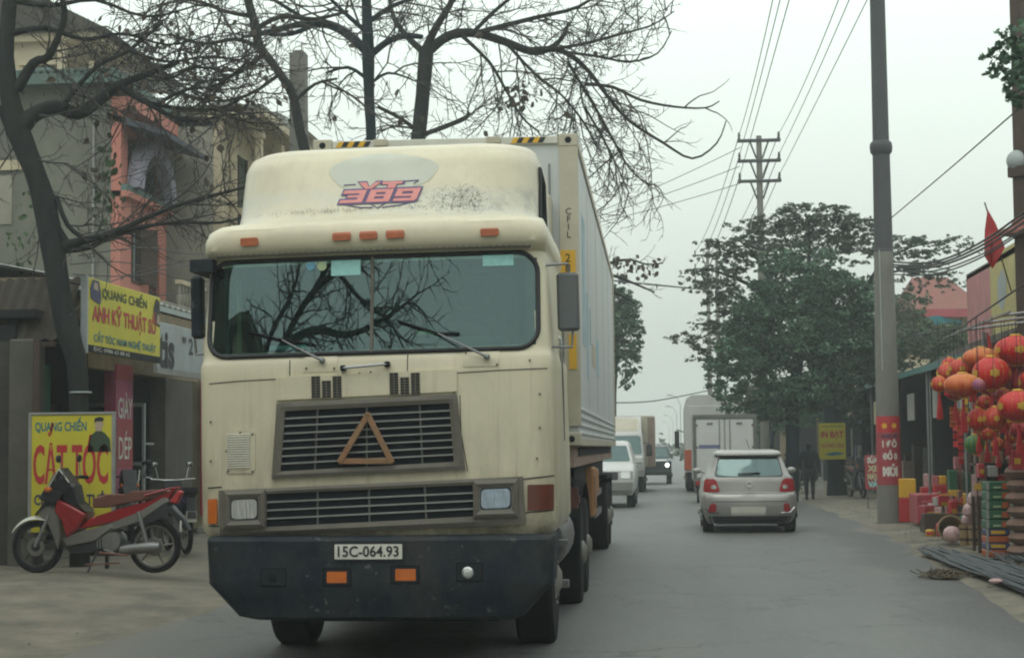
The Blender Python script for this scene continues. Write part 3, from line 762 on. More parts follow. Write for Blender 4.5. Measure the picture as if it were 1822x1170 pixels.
# panel seams, bolts and a number stencil of dents: real gaps on the lower cab skin
def seam(pts, r=.0035, m='gasket', name='panel_seam'):
    P = []
    for (a, b) in zip(pts, pts[1:]):
        for k in range(8): P.append(C(a[0] + (b[0] - a[0]) * k / 8, a[1] + (b[1] - a[1]) * k / 8))
    P.append(C(*pts[-1])); return cabpart(MB().tube([(x, cabS.yf(x, z) - .002, z) for x, z in P], r, 4), name, m)
seam([(368, 682), (430, 677), (491, 674)]); seam([(813, 663), (890, 658), (972, 654)]); seam([(515, 640), (515, 668)]); seam([(609, 652), (609, 664)]); seam([(725, 630), (725, 660)])
seam([(366, 868), (392, 866)], .005); seam([(930, 852), (984, 846)], .005); seam([(366, 936), (390, 936)]); seam([(934, 912), (984, 908)])
seam([(818, 702), (820, 770), (832, 838)], .003)
bo = MB(); rnd = random.Random(8)
for (px, py) in [(426, 769), (401, 802), (448, 838), (404, 838), (448, 772), (640, 664), (730, 664), (828, 626), (884, 648), (545, 655), (595, 655), (942, 640), (960, 700), (960, 760), (955, 815), (372, 750), (372, 820), (496, 674), (808, 664), (496, 706), (808, 697), (660, 662)]:
    x, z = C(px, py); bo.ball((x, cabS.yf(x, z) - .012, z), .009, 8)
cabpart(bo, 'bolt_heads', 'grille_grey', kind='stuff')
# headlamps
for (x0, y0, x1, y1, mm) in ((407, 881, 465, 931, 'lamp_lens'), (851, 862, 914, 912, 'lamp_lens_blue')):
    frame_patch('lamp_bezel', 'grille_grey', [(x0 - 8, y0 - 8), (x1 + 8, y0 - 11), (x1 + 8, y1 + 7), (x0 - 8, y1 + 9)], [(x0 + 3, y0 + 5), (x1 - 3, y0 + 3), (x1 - 3, y1 - 6), (x0 + 3, y1 - 4)], .075)
    h_ = fpatch('headlamp', mm, x0 + 6, y0 + 8, x1 - 6, y1 - 8, off=.060, rc=.03, slope=-2)
    fpatch('lamp_rim', 'dull_metal', x0 - 1, y0 + 1, x1 + 1, y1 - 1, off=.050, rc=.02, slope=-2); fpatch('lamp_well', 'gasket', x0 + 4, y0 + 6, x1 - 4, y1 - 6, off=.0535, rc=.02, slope=-2)
# amber corner lamps, wrapping round the corners
for (x0, y0, x1, y1, mm) in ((938, 862, 984, 908, 'dull_red_amber'), (366, 888, 384, 932, 'amber')):
    fpatch('corner_lamp', mm, x0, y0, x1, y1, off=.016, rc=.01, slope=-1, nu=10)
# side: door, window, handle, sleeper window, steps (near side)
sx = 1.238
def side(mb, name, m, **kw): return cabpart(mb, name, m, **kw)
side(MB().prism([(.42, 2.32), (1.25, 2.32), (1.25, 2.95), (.55, 2.95)], 1.205, 1.224), 'side_window', 'dark_glass')
side(MB().tube([(1.226, .42, 2.32), (1.226, 1.25, 2.32), (1.226, 1.25, 2.95), (1.226, .55, 2.95), (1.226, .42, 2.32)], .014, 5), 'window_seal', 'gasket')
side(MB().tube([(sx + .003, .36, 1.45), (sx + .003, .36, 2.3), (sx + .003, 1.32, 2.3), (sx + .003, 1.32, 1.45), (sx + .003, .36, 1.45)], .004, 4), 'door_seam', 'gasket')
side(MB().box(sx, sx + .03, .5, .62, 1.75, 1.79, .006), 'door_handle', 'rubber')
side(MB().tube([(sx, 1.42, 1.55), (sx + .07, 1.42, 1.62), (sx + .07, 1.42, 2.42), (sx, 1.42, 2.5)], .014, 6), 'grab_handle', 'chrome')
side(MB().prism([(1.05, 3.32), (1.75, 3.32), (1.70, 3.72), (1.22, 3.78)], 1.165, 1.185), 'sleeper_window', 'dark_glass')
side(MB().tube([(1.19, 1.05, 3.32), (1.19, 1.75, 3.32), (1.19, 1.70, 3.72), (1.19, 1.22, 3.78), (1.19, 1.05, 3.32)], .016, 5), 'window_seal', 'gasket')
side(MB().tube([(sx, 1.9, 1.0), (sx + .02, 1.9, 2.0), (sx + .05, 1.95, 2.25), (sx + .05, 1.95, 2.7)], .02, 6), 'air_pipe', 'dull_metal')
# wheel arch hollow on the near side
ar = MB(); pts = [(1.7 + .66 * cos(t), .93 + .58 * sin(t)) for t in [pi * k / 14 for k in range(15)]]
ar.prism(pts, 1.0, sx + .006); side(ar, 'wheel_arch', 'void', smooth=0)
ar = MB().tube([(sx + .008, p[0], p[1]) for p in pts], .022, 5); side(ar, 'arch_lip', 'rubber')
# mirrors
def mirror(x0, y0, x1, y1, m, s, ly=.55):
    a = C(x0, y0, ly); b = C(x1, y1, ly)
    mo = side(MB().box(a[0], b[0], ly - .05, ly + .05, b[1], a[1], .02), 'mirror', m)
    xe = 1.2 * s; xm = (a[0] + b[0]) / 2
    for pts in ([(xe, .25, a[1] + .03), (xm, ly, a[1] + .07), (xm + .02 * s, ly, a[1] - .03)], [(xe, .25, b[1] - .13), (xm + .02 * s, ly, b[1] - .12), (xm + .03 * s, ly, b[1] + .03)]):
        mb = MB().tube(pts, .011, 6); mb.v = [tuple(CABR @ Vector(p)) for p in mb.v]; mb.build('mirror_arm', 'dull_metal', mo)
mat('mirror_grey', (0.10, 0.115, 0.12), 0.5, var=0.12, dirt=0.4, dirtc=(.2, .19, .16))
mirror(990, 486, 1032, 588, 'mirror_grey', 1); mirror(341, 492, 364, 602, 'blue_black', -1)
a = C(345, 492, .4); b = C(430, 458, .2)
side(MB().prism([(.1, 2.93), (.7, 2.93), (.7, 3.02), (.1, 3.02)], -1.36, -1.19), 'side_visor', 'blue_black')

# bumper (on the chassis, not the rolled cab)
bS = Shell([(.345, 0.973, .12, .6, .1, .06), (.385, 1.044, -.06, .6, .1, .06), (.62, 1.254, -.12, .6, .12, .06), (.93, 1.270, -.12, .6, .12, .06), (.955, 1.265, -.10, .6, .12, .06), (.965, 1.229, -.06, .6, .12, .06)])
bump = fix_normals(bS.mesh(n=30).build('bumper', 'blue_black', truck)); bump.location = (-0.045, 0, 0)
def B(px, py, ly=-.12):
    a = C(px, py, ly, False); return a[0] + .045, a[1]
def bpatch(name, m, x0, y0, x1, y1, off=.012, rc=.01, dz=0.0, parent=bump, dig=.004):
    a = B(x0, y1); b = B(x1, y0)
    return bS.patch(a[0], b[0], a[1], a[0], b[0], b[1], off, rc, 6, 3, dz, dz, dig).build(name, m, parent)
pl_ = bpatch('number_plate', 'plate_white', 596, 967, 716, 994, .020, .006)
a = B(656, 980.5)
text('15C-064.93', .105, plane_T((a[0], bS.yf(a[0], a[1]) - .024, a[1] - .002), (1, 0, 0), (0, 0, 1)), 'print_black', pl_, width=.44, bold=.002)
bpatch('plate_frame', 'print_black', 593, 964, 719, 997, .014, .006)
for (x0, y0, x1, y1, mm, nm) in ((465, 1013, 506, 1041, 'void', 'lamp_pocket'), (577, 1012, 622, 1040, 'void', 'lamp_pocket'), (698, 1008, 744, 1036, 'void', 'lamp_pocket'), (814, 1003, 856, 1032, 'void', 'lamp_pocket')):
    bpatch('pocket_rim', 'rubber', x0 - 3, y0 - 3, x1 + 3, y1 + 3, .005, .012); bpatch(nm, mm, x0, y0, x1, y1, .009, .01)
bpatch('turn_lamp', 'amber', 582, 1016, 617, 1036, .015, .006); bpatch('turn_lamp', 'amber', 704, 1011, 740, 1032, .015, .006)
a = B(832, 1018); MB().lathe([(0.0, -.028), (.03, -.024), (.042, -.012), (.044, .01)], (a[0], bS.yf(a[0], a[1]), a[1]), 'y', 16).build('fog_lamp', 'lamp_lens', bump)
a = B(485, 1028); MB().lathe([(0.0, -.012), (.03, -.010), (.042, -.006), (.044, .01)], (a[0], bS.yf(a[0], a[1]), a[1]), 'y', 16).build('fog_lamp', 'rubber', bump)
# engine block shadow box behind bumper and chassis rails
MB().box(-1.0, 1.0, .1, 1.2, .94, 1.02).box(-.9, .9, .5, 1.0, .45, 1.0).build('engine_shadow_box', 'void', truck, smooth=0)
MB().box(-.80, .80, .5, 5.0, .30, .46, .03).box(-.9, .9, 2.2, 5.6, .40, .72, .03).build('under_shade_box', 'void', truck)  # dark sump-like boxes, added to keep the ground beneath the truck in shade
MB().box(-.5, -.38, .8, 7.4, .72, 1.0).box(.38, .5, .8, 7.4, .72, 1.0).build('chassis_rail', 'blue_black', truck, smooth=0)
def wheel(root, name, x, y, r, w, s, dual=False, rim='rim_white', z=None):
    z = r if z is None else z
    t = MB(); xo = x; xi = x - s * w
    prof = [(r * .60, xi), (r * .93, xi), (r * .985, xi + s * w * .08), (r, xi + s * w * .2), (r, xo - s * w * .2), (r * .985, xo - s * w * .08), (r * .93, xo), (r * .60, xo)]
    t.lathe(prof, (0, 0, 0), 'x', 28)
    if dual:
        g_ = s * w * 1.12; t.lathe([(p[0], p[1] - g_) for p in prof], (0, 0, 0), 'x', 28)
    t.v = [(p[0], p[1] + y, p[2] + z) for p in t.v]
    to = t.build(name, 'rubber', root)
    d = MB(); k = -1 if dual else 1
    d.lathe([(r * .60, xo - s * w * .1), (r * .56, xo - s * .02), (r * .50, xo - s * (.12 if dual else .04)), (r * .28, xo - s * (.10 if dual else .0)), (r * .22, xo + s * .02), (r * .12, xo + s * .05), (0.001, xo + s * .055)], (0, 0, 0), 'x', 24)
    for q in range(8):
        an = 2 * pi * q / 8; d.ball((xo - s * (.09 if dual else -.005), r * .36 * cos(an), r * .36 * sin(an)), r * .03, 6)
    d.v = [(p[0], p[1] + y, p[2] + z) for p in d.v]
    d.build('rim', rim, to); return to
for s in (-1, 1):
    wheel(truck, 'wheel', 1.13 * s, 1.7, .52, .30, s)
    for y in (5.3, 6.6, 14.6, 15.95): wheel(truck, 'wheel', 1.19 * s, y, .52, .27, s, dual=True)
    fl = MB(); arc = [(5.95 + 1.35 * cos(t), .62 + .62 * sin(t)) for t in [pi * k / 16 for k in range(17)]]
    fl.prism(arc + [(p[0] * 1, p[1] - .03) for p in reversed(arc)], .72 * s, 1.2 * s); fl.build('mudguard', 'rubber', truck)
    MB().box(.72 * s, 1.18 * s, 4.5, 4.53, .25, .9).build('mud_flap', 'rubber', truck)
    MB().lathe([(0, 2.5), (.27, 2.5), (.30, 2.54), (.30, 3.96), (.27, 4.0), (0, 4.0)], (.88 * s, 0, .78), 'y', 20).build('fuel_tank', 'dull_metal', truck)
    MB().box(.95 * s, 1.2 * s, 2.32, 2.5, .4, .46).box(.95 * s, 1.2 * s, 2.32, 2.5, .75, .8).box(.93 * s, .96 * s, 2.32, 2.5, .4, 1.0).build('cab_step', 'dull_metal', truck)
MB().tube([(-1.1, 1.7, .52), (1.1, 1.7, .52)], .07, 8).tube([(-1.1, 5.3, .52), (1.1, 5.3, .52)], .1, 8).tube([(-1.1, 6.6, .52), (1.1, 6.6, .52)], .1, 8).build('axle', 'rubber', truck)
MB().tube([(-1.1, 14.6, .52), (1.1, 14.6, .52)], .1, 8).tube([(-1.1, 15.95, .52), (1.1, 15.95, .52)], .1, 8).build('axle', 'rubber', truck)
MB().tube([(-.2, 2.45, 1.0), (-.2, 2.45, 3.9)], .08, 10).build('exhaust_stack', 'dull_metal', truck)
# semi-trailer and container
Y0, Y1, HW = 3.5, 16.8, 1.24
MB().box(-1.2, 1.2, Y0 + .1, Y1, 1.40, 1.60).build('trailer_bed', 'beam_dusty_pink', truck, smooth=0)
MB().box(-1.05, 1.1, 5.6, 14.0, 1.18, 1.40).box(-1.05, 1.05, 13.8, Y1, 1.06, 1.40).build('underframe', 'blue_black', truck, smooth=0)
for s in (-1, 1):
    MB().box(.80 * s, 1.2 * s, 13.9, 16.7, 1.10, 1.16).box(.80 * s, 1.2 * s, 16.66, 16.7, .3, 1.1).build('rear_mudguard', 'rubber', truck, 0)
    MB().box(1.08 * s, 1.12 * s, 11.4, 13.8, .62, .70).box(1.08 * s, 1.12 * s, 11.4, 13.8, .9, .98).build('side_guard', 'dull_metal', truck, 0)
    MB().lathe([(0, 7.6), (.17, 7.62), (.17, 8.5), (0, 8.52)], (.9 * s, 0, 1.0), 'y', 14).build('air_tank', 'blue_black', truck)
    MB().box(.9 * s, 1.06 * s, 9.0, 9.2, .25, 1.2).build('landing_leg', 'blue_black', truck, 0)
MB().box(-.5, -.35, Y0 + .3, Y1, 1.05, 1.40).box(.35, .5, Y0 + .3, Y1, 1.05, 1.40).build('trailer_rail', 'blue_black', truck, smooth=0)
MB().box(1.205, 1.212, Y0 + .9, Y1 - 1.2, 1.50, 1.575).build('bed_slot', 'void', truck, smooth=0)
MB().box(.82, 1.19, 8.6, 9.7, .74, 1.34, .02).build('tool_box', 'orange_box', truck)
MB().box(1.19, 1.2, 8.8, 9.5, .84, 1.24, .004).build('tool_box_lid', 'triangle_wood', truck)
MB().box(1.05, 1.17, 10.2, 11.2, .95, 1.3, .02).build('side_lamp_box', 'orange_box', truck)
MB().box(1.2, 1.215, 4.2, 4.35, 1.05, 1.12).box(1.0, 1.2, 4.2, 4.3, 1.0, 1.2).build('side_marker', 'dull_red_amber', truck)
cont = bpy.data.objects.new('x', None)
cb = MB().box(-HW + .04, HW - .02, Y0 + .03, Y1 - .02, 1.62, 4.44)
box = cb.build('container', 'container_white', truck, smooth=0); box.location = (0.03, 0, 0)
bpy.data.objects.remove(cont)
for x in (-1, 1):
    for y in (Y0, Y1):
        ys_ = y + (.06 if y == Y0 else -.06)
        MB().box(x * HW, x * (HW - .17), ys_ - .06, ys_ + .09, 1.78, 4.37).build('corner_post', 'container_cream', box, smooth=0)
        for z in (1.60, 4.37):
            cc = MB().box(x * (HW + .003), x * (HW - .175), ys_ - .065, ys_ + .11, z, z + .118, .008).build('corner_casting', 'container_cream', box)
            MB().lathe([(0, -.004), (.03, -.004), (.032, .01)], (x * (HW - .085), ys_ - .066, z + .06), 'y', 12).build('casting_hole', 'void', box)
fr = MB().box(-HW + .18, HW - .18, Y0 + .0, Y0 + .05, 4.40, 4.47, .005).build('top_rail', 'plate_white', box)
for x0, x1 in ((-1.03, -.72), (.62, .92)):
    n_ = 6
    for k in range(n_):
        a = x0 + (x1 - x0) * k / n_; w_ = (x1 - x0) / n_
        MB().add([(a, Y0 - .004, 4.41), (a + w_, Y0 - .004, 4.41), (a + w_ + .03, Y0 - .004, 4.462), (a + .03, Y0 - .004, 4.462)], [(0, 1, 2, 3)]).build('hazard_stripe', 'hazard_yellow' if k % 2 == 0 else 'print_black', box, smooth=0)
for x in (-.60, .46): MB().box(x - .065, x + .065, Y0 - .03, Y0 + .04, 4.41, 4.475, .006).build('rail_block', 'container_cream', box)
# side wall: smooth reefer panels with lower ribs, top rail, seams
for k in range(4):
    z = 1.70 + .075 * k
    MB().box(HW - .03, HW - .004, Y0 + .1, Y1 - .1, z, z + .035, .008).build('rib', 'container_white', box)
MB().box(HW - .06, HW + .0, Y0 + .16, Y1 - .16, 4.40, 4.48).build('top_rail', 'container_cream', box, smooth=0)
MB().box(HW - .06, HW + .0, Y0 + .16, Y1 - .16, 1.60, 1.665).build('bottom_rail', 'container_cream', box, smooth=0)
mb = MB()
for k in range(1, 5): mb.box(HW - .021, HW - .0185, Y0 + 2.6 * k - .006, Y0 + 2.6 * k + .006, 2.0, 4.40)
mb.build('panel_seam', 'grille_bar', box, smooth=0)
# faded lettering strokes on the flank
rnd = random.Random(5)
for (y0, y1, z0, z1) in ((Y0 + 1.2, Y0 + 1.9, 2.6, 3.9), (Y0 + 2.2, Y0 + 2.6, 2.3, 3.2), (Y0 + 3.0, Y0 + 3.3, 2.7, 3.1), (Y0 + 3.6, Y0 + 4.6, 2.5, 2.75), (Y0 + 5.0, Y0 + 5.8, 2.45, 2.9)):
    MB().box(HW - .0185, HW - .0165, y0, y1, z0, z1).build('faded_print', 'container_blue' if z1 - z0 > .3 else 'container_cream', box, smooth=0)
# front end panel marks
MB().box(HW - .17, HW - .03, Y0 - .008, Y0 - .001, 3.02, 3.40).build('yellow_label', 'hazard_yellow', box, smooth=0)
MB().box(HW - .10, HW - .03, Y0 - .008, Y0 - .001, 2.30, 2.62).build('yellow_label', 'hazard_yellow', box, smooth=0)
text('2\n8\n0', .11, plane_T((HW - .10, Y0 - .012, 3.23), (1, 0, 0), (0, 0, 1)), 'print_black', box, line=.85)
text('C\nF\nI\nL', .085, plane_T((HW - .09, Y0 - .006, 3.65), (1, 0, 0), (0, 0, 1)), 'print_black', box, line=.85)
MB().box(-1.0, 1.0, Y0 - .25, Y0 + .02, 2.0, 3.9, .03).build('cooling_unit', 'container_cream', box)
mb = MB()
for k in range(12): mb.box(.60, .95, Y0 - .262, Y0 - .25, 2.1 + .1 * k, 2.14 + .1 * k)
mb.build('cooling_grille', 'grille_grey', box, smooth=0, kind='stuff')
MB().tube([(.98, Y0 - .02, 1.7), (.98, Y0 - .05, 4.2)], .012, 5).tube([(1.03, Y0 - .02, 1.7), (1.03, Y0 - .05, 2.9), (1.0, Y0 - .2, 3.0)], .018, 5).build('cable', 'dull_metal', box)
# ------------------------------------------------------------------ materials of the street
mat('plaster_grey', (0.175, 0.175, 0.14), 0.95, var=0.22, scale=0.9, bump=0.3, bscale=12, dirt=0.7, dirtc=(0.085, 0.09, 0.072), dscale=0.7, stretch=(1, 1, .6), world=True)
mat('pillar_dark', (0.036, 0.036, 0.032), 0.95, var=0.35, scale=2, dirt=0.6, dirtc=(.10, .095, .075), bump=0.4, bscale=14, world=True)
mat('pier_grey', (0.10, 0.098, 0.08), 0.95, var=0.3, scale=2, dirt=0.6, dirtc=(.06, .06, .05), bump=0.4, bscale=14, world=True)
mat('plaster_grey_pale', (0.30, 0.29, 0.235), 0.95, var=0.18, scale=1.1, bump=0.3, bscale=12, dirt=0.5, dirtc=(0.13, 0.13, 0.10), dscale=0.8, stretch=(1, 1, .6), world=True)
mat('plaster_pink', (0.52, 0.20, 0.155), 0.9, var=0.15, scale=1.5, dirt=0.6, dirtc=(0.25, 0.14, 0.11), dscale=1.5, world=True)
mat('plaster_cream', (0.52, 0.45, 0.31), 0.9, var=0.12, scale=1.5, dirt=0.5, dirtc=(0.26, 0.22, 0.15), dscale=1.2, world=True)
mat('plaster_lilac', (0.30, 0.29, 0.36), 0.9, var=0.15, scale=2, dirt=0.4, dirtc=(0.16, 0.15, 0.17))
mat('slate', (0.06, 0.065, 0.085), 0.8, var=0.3)
mat('teal_paint', (0.085, 0.15, 0.135), 0.8, var=0.2, scale=2, dirt=0.4)
mat('roof_sheet', (0.30, 0.31, 0.29), 0.6, 0.2, var=0.15, dirt=0.6, dirtc=(0.14, 0.12, 0.09))
mat('roof_brown', (0.040, 0.031, 0.023), 0.95, var=0.4, scale=5, dirt=0.6, dirtc=(0.045, 0.05, 0.03), bump=0.4, bscale=20, dscale=3)
mat('brown_wood', (0.055, 0.032, 0.022), 0.7, var=0.3, scale=6)
mat('maroon_door', (0.10, 0.028, 0.022), 0.6, var=0.2, scale=4)
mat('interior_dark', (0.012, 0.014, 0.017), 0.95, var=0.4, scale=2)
mat('tan_wall', (0.27, 0.215, 0.14), 0.95, var=0.25, scale=3, dirt=0.5, dirtc=(.1, .09, .06))
mat('sign_yellow', (0.58, 0.52, 0.035), 0.5, var=0.08, scale=2, dirt=0.35, dirtc=(0.34, 0.31, 0.05))
mat('sign_red', (0.46, 0.03, 0.035), 0.5, var=0.1)
mat('sign_teal', (0.03, 0.17, 0.20), 0.5, var=0.1)
mat('sign_navy', (0.035, 0.035, 0.10), 0.5, var=0.1)
mat('sign_white', (0.36, 0.40, 0.40), 0.6, var=0.08, dirt=0.5, dirtc=(.25, .26, .25))
mat('sign_magenta', (0.40, 0.07, 0.16), 0.6, var=0.15, scale=3, dirt=0.3)
mat('sign_crimson', (0.36, 0.045, 0.06), 0.6, var=0.15, scale=3, dirt=0.3)
mat('skin_print', (0.42, 0.33, 0.24), 0.6, var=0.1)
mat('shirt_print', (0.035, 0.06, 0.03), 0.6, var=0.1)
mat('green_cloth', (0.025, 0.10, 0.07), 0.9, var=0.3)
mat('alu', (0.42, 0.47, 0.47), 0.4, 0.5, var=0.08)
mat('red_plastic', (0.26, 0.008, 0.014), 0.2, var=0.12, coat=0.4)
mat('silver_plastic', (0.19, 0.19, 0.17), 0.38, 0.3, var=0.12, dirt=0.35, dirtc=(.12, .1, .08))
mat('brown_seat', (0.13, 0.045, 0.03), 0.55, var=0.2)
mat('black_plastic', (0.016, 0.018, 0.022), 0.4, var=0.2)
mat('red_flag', (0.42, 0.035, 0.035), 0.8, var=0.15, scale=3)
mat('white_cloth', (0.5, 0.5, 0.48), 0.9, var=0.2)
mat('blue_rail', (0.10, 0.30, 0.33), 0.6, var=0.2)

# ------------------------------------------------------------------ left side: the tube house with the pink front
XA = -10.95
def zA(py, px, Y): return at(px, py, Y).z
house = thing('tube_house', 'narrow grey gabled house with a salmon pink street front and arched balcony', 'house', (XA, 34, 0.15))
def hb(root): return lambda mb, name, m, sm=0, parent=None: _loc(mb, name, m, root, sm, parent)
def _loc(mb, name, m, root, sm, parent):
    l = root.location; mb.v = [(p[0] - l[0], p[1] - l[1], p[2] - l[2]) for p in mb.v]
    return mb.build(name, m, parent or root, sm)
h = hb(house)
YA1 = 37.2
h(MB().box(-19, XA - .203, 34.0, 34.2, .15, 9.0), 'gable_wall', 'plaster_grey')
h(MB().box(-19, XA - .203, YA1 - .2, YA1, .15, 9.0), 'gable_wall', 'plaster_grey')
# street front wall with openings (built from strips round the openings)
def wall_x(mb, x0, x1, Y0, Y1, Z0, Z1, holes):
    ys = sorted({Y0, Y1} | {a for hh in holes for a in hh[:2]}); zs = sorted({Z0, Z1} | {a for hh in holes for a in hh[2:4]})
    for a, b in zip(ys, ys[1:]):
        z_start = None
        for c, d in zip(zs, zs[1:]):
            inside = any(hh[0] - 1e-6 <= a and b <= hh[1] + 1e-6 and hh[2] - 1e-6 <= c and d <= hh[3] + 1e-6 for hh in holes)
            if not inside: mb.box(x0, x1, a, b, c, d)
    return mb
h(wall_x(MB(), XA - .2, XA, 34.0, YA1, .15, 8.5, [(34.7, 35.35, 5.05, 6.25), (35.9, 36.7, 4.7, 6.05), (34.45, 37.0, 6.9, 8.05), (34.6, 37.2, .15, 3.4)]), 'street_wall', 'plaster_pink')
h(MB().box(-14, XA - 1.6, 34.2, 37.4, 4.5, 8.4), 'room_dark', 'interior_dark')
h(MB().box(XA - 1.5, XA - 1.4, 34.2, 37.4, 6.6, 8.4), 'balcony_back_wall', 'plaster_cream')
h(MB().box(XA - 1.38, XA - 1.33, 35.3, 36.6, 6.6, 8.0), 'balcony_door', 'interior_dark')
# balcony slabs and parapets, arched hood
h(MB().box(XA - .2, XA + .16, 34.0, YA1, 6.72, 6.84), 'balcony_slab', 'plaster_pink')
h(MB().box(XA + .0, XA + .14, 34.0, YA1, 6.84, 6.97), 'balcony_coping', 'teal_paint')
arch = [(34.35 + 1.35 - 1.35 * cos(t), 6.95 + 1.15 * sin(t)) for t in [pi * k / 16 for k in range(17)]]
inn_ = [(34.35 + 1.35 - 1.0 * cos(t), 6.95 + .86 * sin(t)) for t in [pi * k / 16 for k in range(17)]]
mb = MB(); n_ = 17
vs = [(XA + .02, a, b) for a, b in arch] + [(XA + .02, a, b) for a, b in inn_] + [(XA + .28, a, b) for a, b in arch] + [(XA + .28, a, b) for a, b in inn_]
mb.add(vs, [(k, k + 1, n_ + k + 1, n_ + k) for k in range(16)] + [(2 * n_ + k, 2 * n_ + k + 1, 3 * n_ + k + 1, 3 * n_ + k) for k in range(16)] + [(k, k + 1, 2 * n_ + k + 1, 2 * n_ + k) for k in range(16)] + [(n_ + k, n_ + k + 1, 3 * n_ + k + 1, 3 * n_ + k) for k in range(16)])
h(mb, 'balcony_arch', 'plaster_lilac')
w_ = h(MB().box(XA - .12, XA - .08, 34.75, 35.3, 5.1, 6.2), 'window', 'dark_glass')
for a in (34.7, 35.3): h(MB().box(XA - .14, XA + .03, a, a + .05, 5.05, 6.25), 'window_frame', 'brown_wood', parent=w_)
for a in (34.99,): h(MB().box(XA - .10, XA - .02, a, a + .03, 5.1, 6.2), 'window_bar', 'alu', parent=w_)
for z in (5.05, 6.2): h(MB().box(XA - .14, XA + .03, 34.75, 35.3, z, z + .05), 'window_frame', 'brown_wood', parent=w_)
sh = h(MB().prism([(35.35, 5.0), (35.36, 6.25)] and [(XA, 35.36), (XA + .28, 35.60), (XA + .30, 35.56), (XA + .02, 35.32)], 5.06, 6.22, 'z'), 'shutter', 'brown_wood', parent=w_)
d_ = h(MB().box(XA - .14, XA - .05, 35.95, 36.65, 4.72, 6.0), 'door', 'maroon_door')
for k in range(4): h(MB().box(XA - .05, XA - .02, 36.0, 36.6, 4.78 + .31 * k, 5.0 + .31 * k, .01), 'door_panel', 'brown_wood', parent=d_)
# first floor balcony with balusters
h(MB().box(XA, XA + .9, 34.0, YA1, 4.45, 4.6), 'balcony_floor', 'plaster_grey_pale')
h(MB().box(XA + .78, XA + .9, 35.2, YA1, 5.05, 5.14), 'balcony_rail', 'plaster_cream')
pb = None
for k in range(10):
    y = 35.3 + .24 * k; prof = [(.035, 0), (.03, .04), (.055, .12), (.06, .2), (.03, .32), (.035, .36), (.03, .4), (.04, .45)]
    b_ = MB().lathe([(r, z + 4.6) for r, z in prof], (XA + .84, y, 0), 'z', 8)
    h(b_, 'baluster', 'plaster_grey_pale', 40)
# awning over the second floor: dark bluish with pink fascia
h(MB().prism([(XA - .3, 8.3), (XA + .9, 7.95), (XA + .9, 8.05), (XA - .3, 8.45)], 34.0, YA1, 'y'), 'awning', 'slate')
h(MB().box(XA - .2, XA + .25, 33.98, YA1 + .02, 8.5, 8.75), 'cornice', 'plaster_pink')
h(MB().box(-19.2, XA + .1, 33.7, YA1 + .2, 9.0, 9.14), 'roof_slab', 'teal_paint')
mb = MB()
for k in range(60):
    x = -19.2 + k * .14; mb.prism([(33.5, 9.16), (38.2, 9.75), (38.2, 9.78), (33.5, 9.2)], x, x + .08, 'x')
h(mb, 'roof_sheeting', 'roof_sheet').__setitem__('kind', 'stuff')
h(MB().box(-19.2, XA + .1, 33.5, 33.56, 8.95, 9.24), 'roof_fascia', 'teal_paint')
# old openings, pipe and stains on the grey gable
h(MB().box(-14.5, -13.0, 33.93, 33.99, 7.3, 7.5), 'ledge', 'plaster_cream')
h(MB().box(-14.2, -13.2, 33.97, 34.0, 6.2, 7.2), 'blocked_window', 'plaster_grey_pale')
h(MB().tube([(-14.9, 33.93, .2), (-14.9, 33.93, 9.0)], .05, 6), 'drain_pipe', 'roof_sheet', 40)
h(MB().tube([(-11.5, 33.95, 3.5), (-11.5, 33.95, 8.9)], .03, 5), 'drain_pipe', 'roof_sheet', 40)

# next house: grey gable stepping forward, cream front with columns and a bay
XB = -9.75
hB = thing('bay_house', 'cream fronted house with a columned bay and grey gable behind the bare branches', 'house', (XB, 37.9, .15)); h = hb(hB)
h(MB().box(-18, XB - .203, 37.4, 38.0, .15, 8.75), 'gable_wall', 'plaster_grey_pale')
h(wall_x(MB(), XB - .2, XB, 37.4, 46, .15, 8.9, [(38.6, 39.4, 6.9, 8.3), (40.2, 41.2, 6.9, 8.4), (42.5, 43.5, 6.9, 8.3), (38.6, 41, .2, 3.4), (42, 45, .2, 3.4)]), 'street_wall', 'plaster_cream')
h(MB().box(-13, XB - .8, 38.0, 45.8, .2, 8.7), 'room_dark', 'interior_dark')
# bay box and columns
h(MB().box(XB, XB + .75, 38.0, 41.6, 6.15, 6.35), 'bay_floor', 'plaster_cream'); h(MB().prism([(XB, 5.75), (XB + .75, 6.15), (XB, 6.15)], 38.0, 41.6, 'y'), 'bay_corbel', 'tan_wall')
h(MB().box(XB + .65, XB + .75, 38.0, 41.6, 6.35, 7.0), 'bay_parapet', 'plaster_cream'); h(MB().box(XB, XB + .65, 38.0, 38.1, 6.35, 7.0), 'bay_parapet', 'plaster_cream')
for k in range(2): h(MB().box(XB + .2 + .2 * k, XB + .28 + .2 * k, 37.97, 38.0, 6.5, 6.85), 'parapet_slot', 'interior_dark')
for x, y in ((XB + .08, 38.05), (XB + .67, 38.05), (XB + .67, 40.0), (XB + .67, 41.5)):
    h(MB().box(x - .08, x + .08, y - .07, y + .09, 7.0, 8.75, .02), 'column', 'plaster_cream')
    h(MB().box(x - .12, x + .12, y - .11, y + .13, 8.55, 8.75, .02), 'capital', 'plaster_cream')
h(MB().box(XB - .3, XB + 1.0, 37.3, 46.2, 8.9, 9.05), 'cornice', 'plaster_cream')
h(MB().box(-18, XB + .8, 37.8, 46, 9.05, 9.3), 'roof_slab', 'plaster_grey')
h(MB().box(XB, XB + .05, 38.6, 39.4, 6.9, 8.3), 'window', 'dark_glass')
for y in (38.6, 39.36): h(MB().box(XB + .0, XB + .08, y, y + .05, 6.9, 8.3), 'window_frame', 'brown_wood')

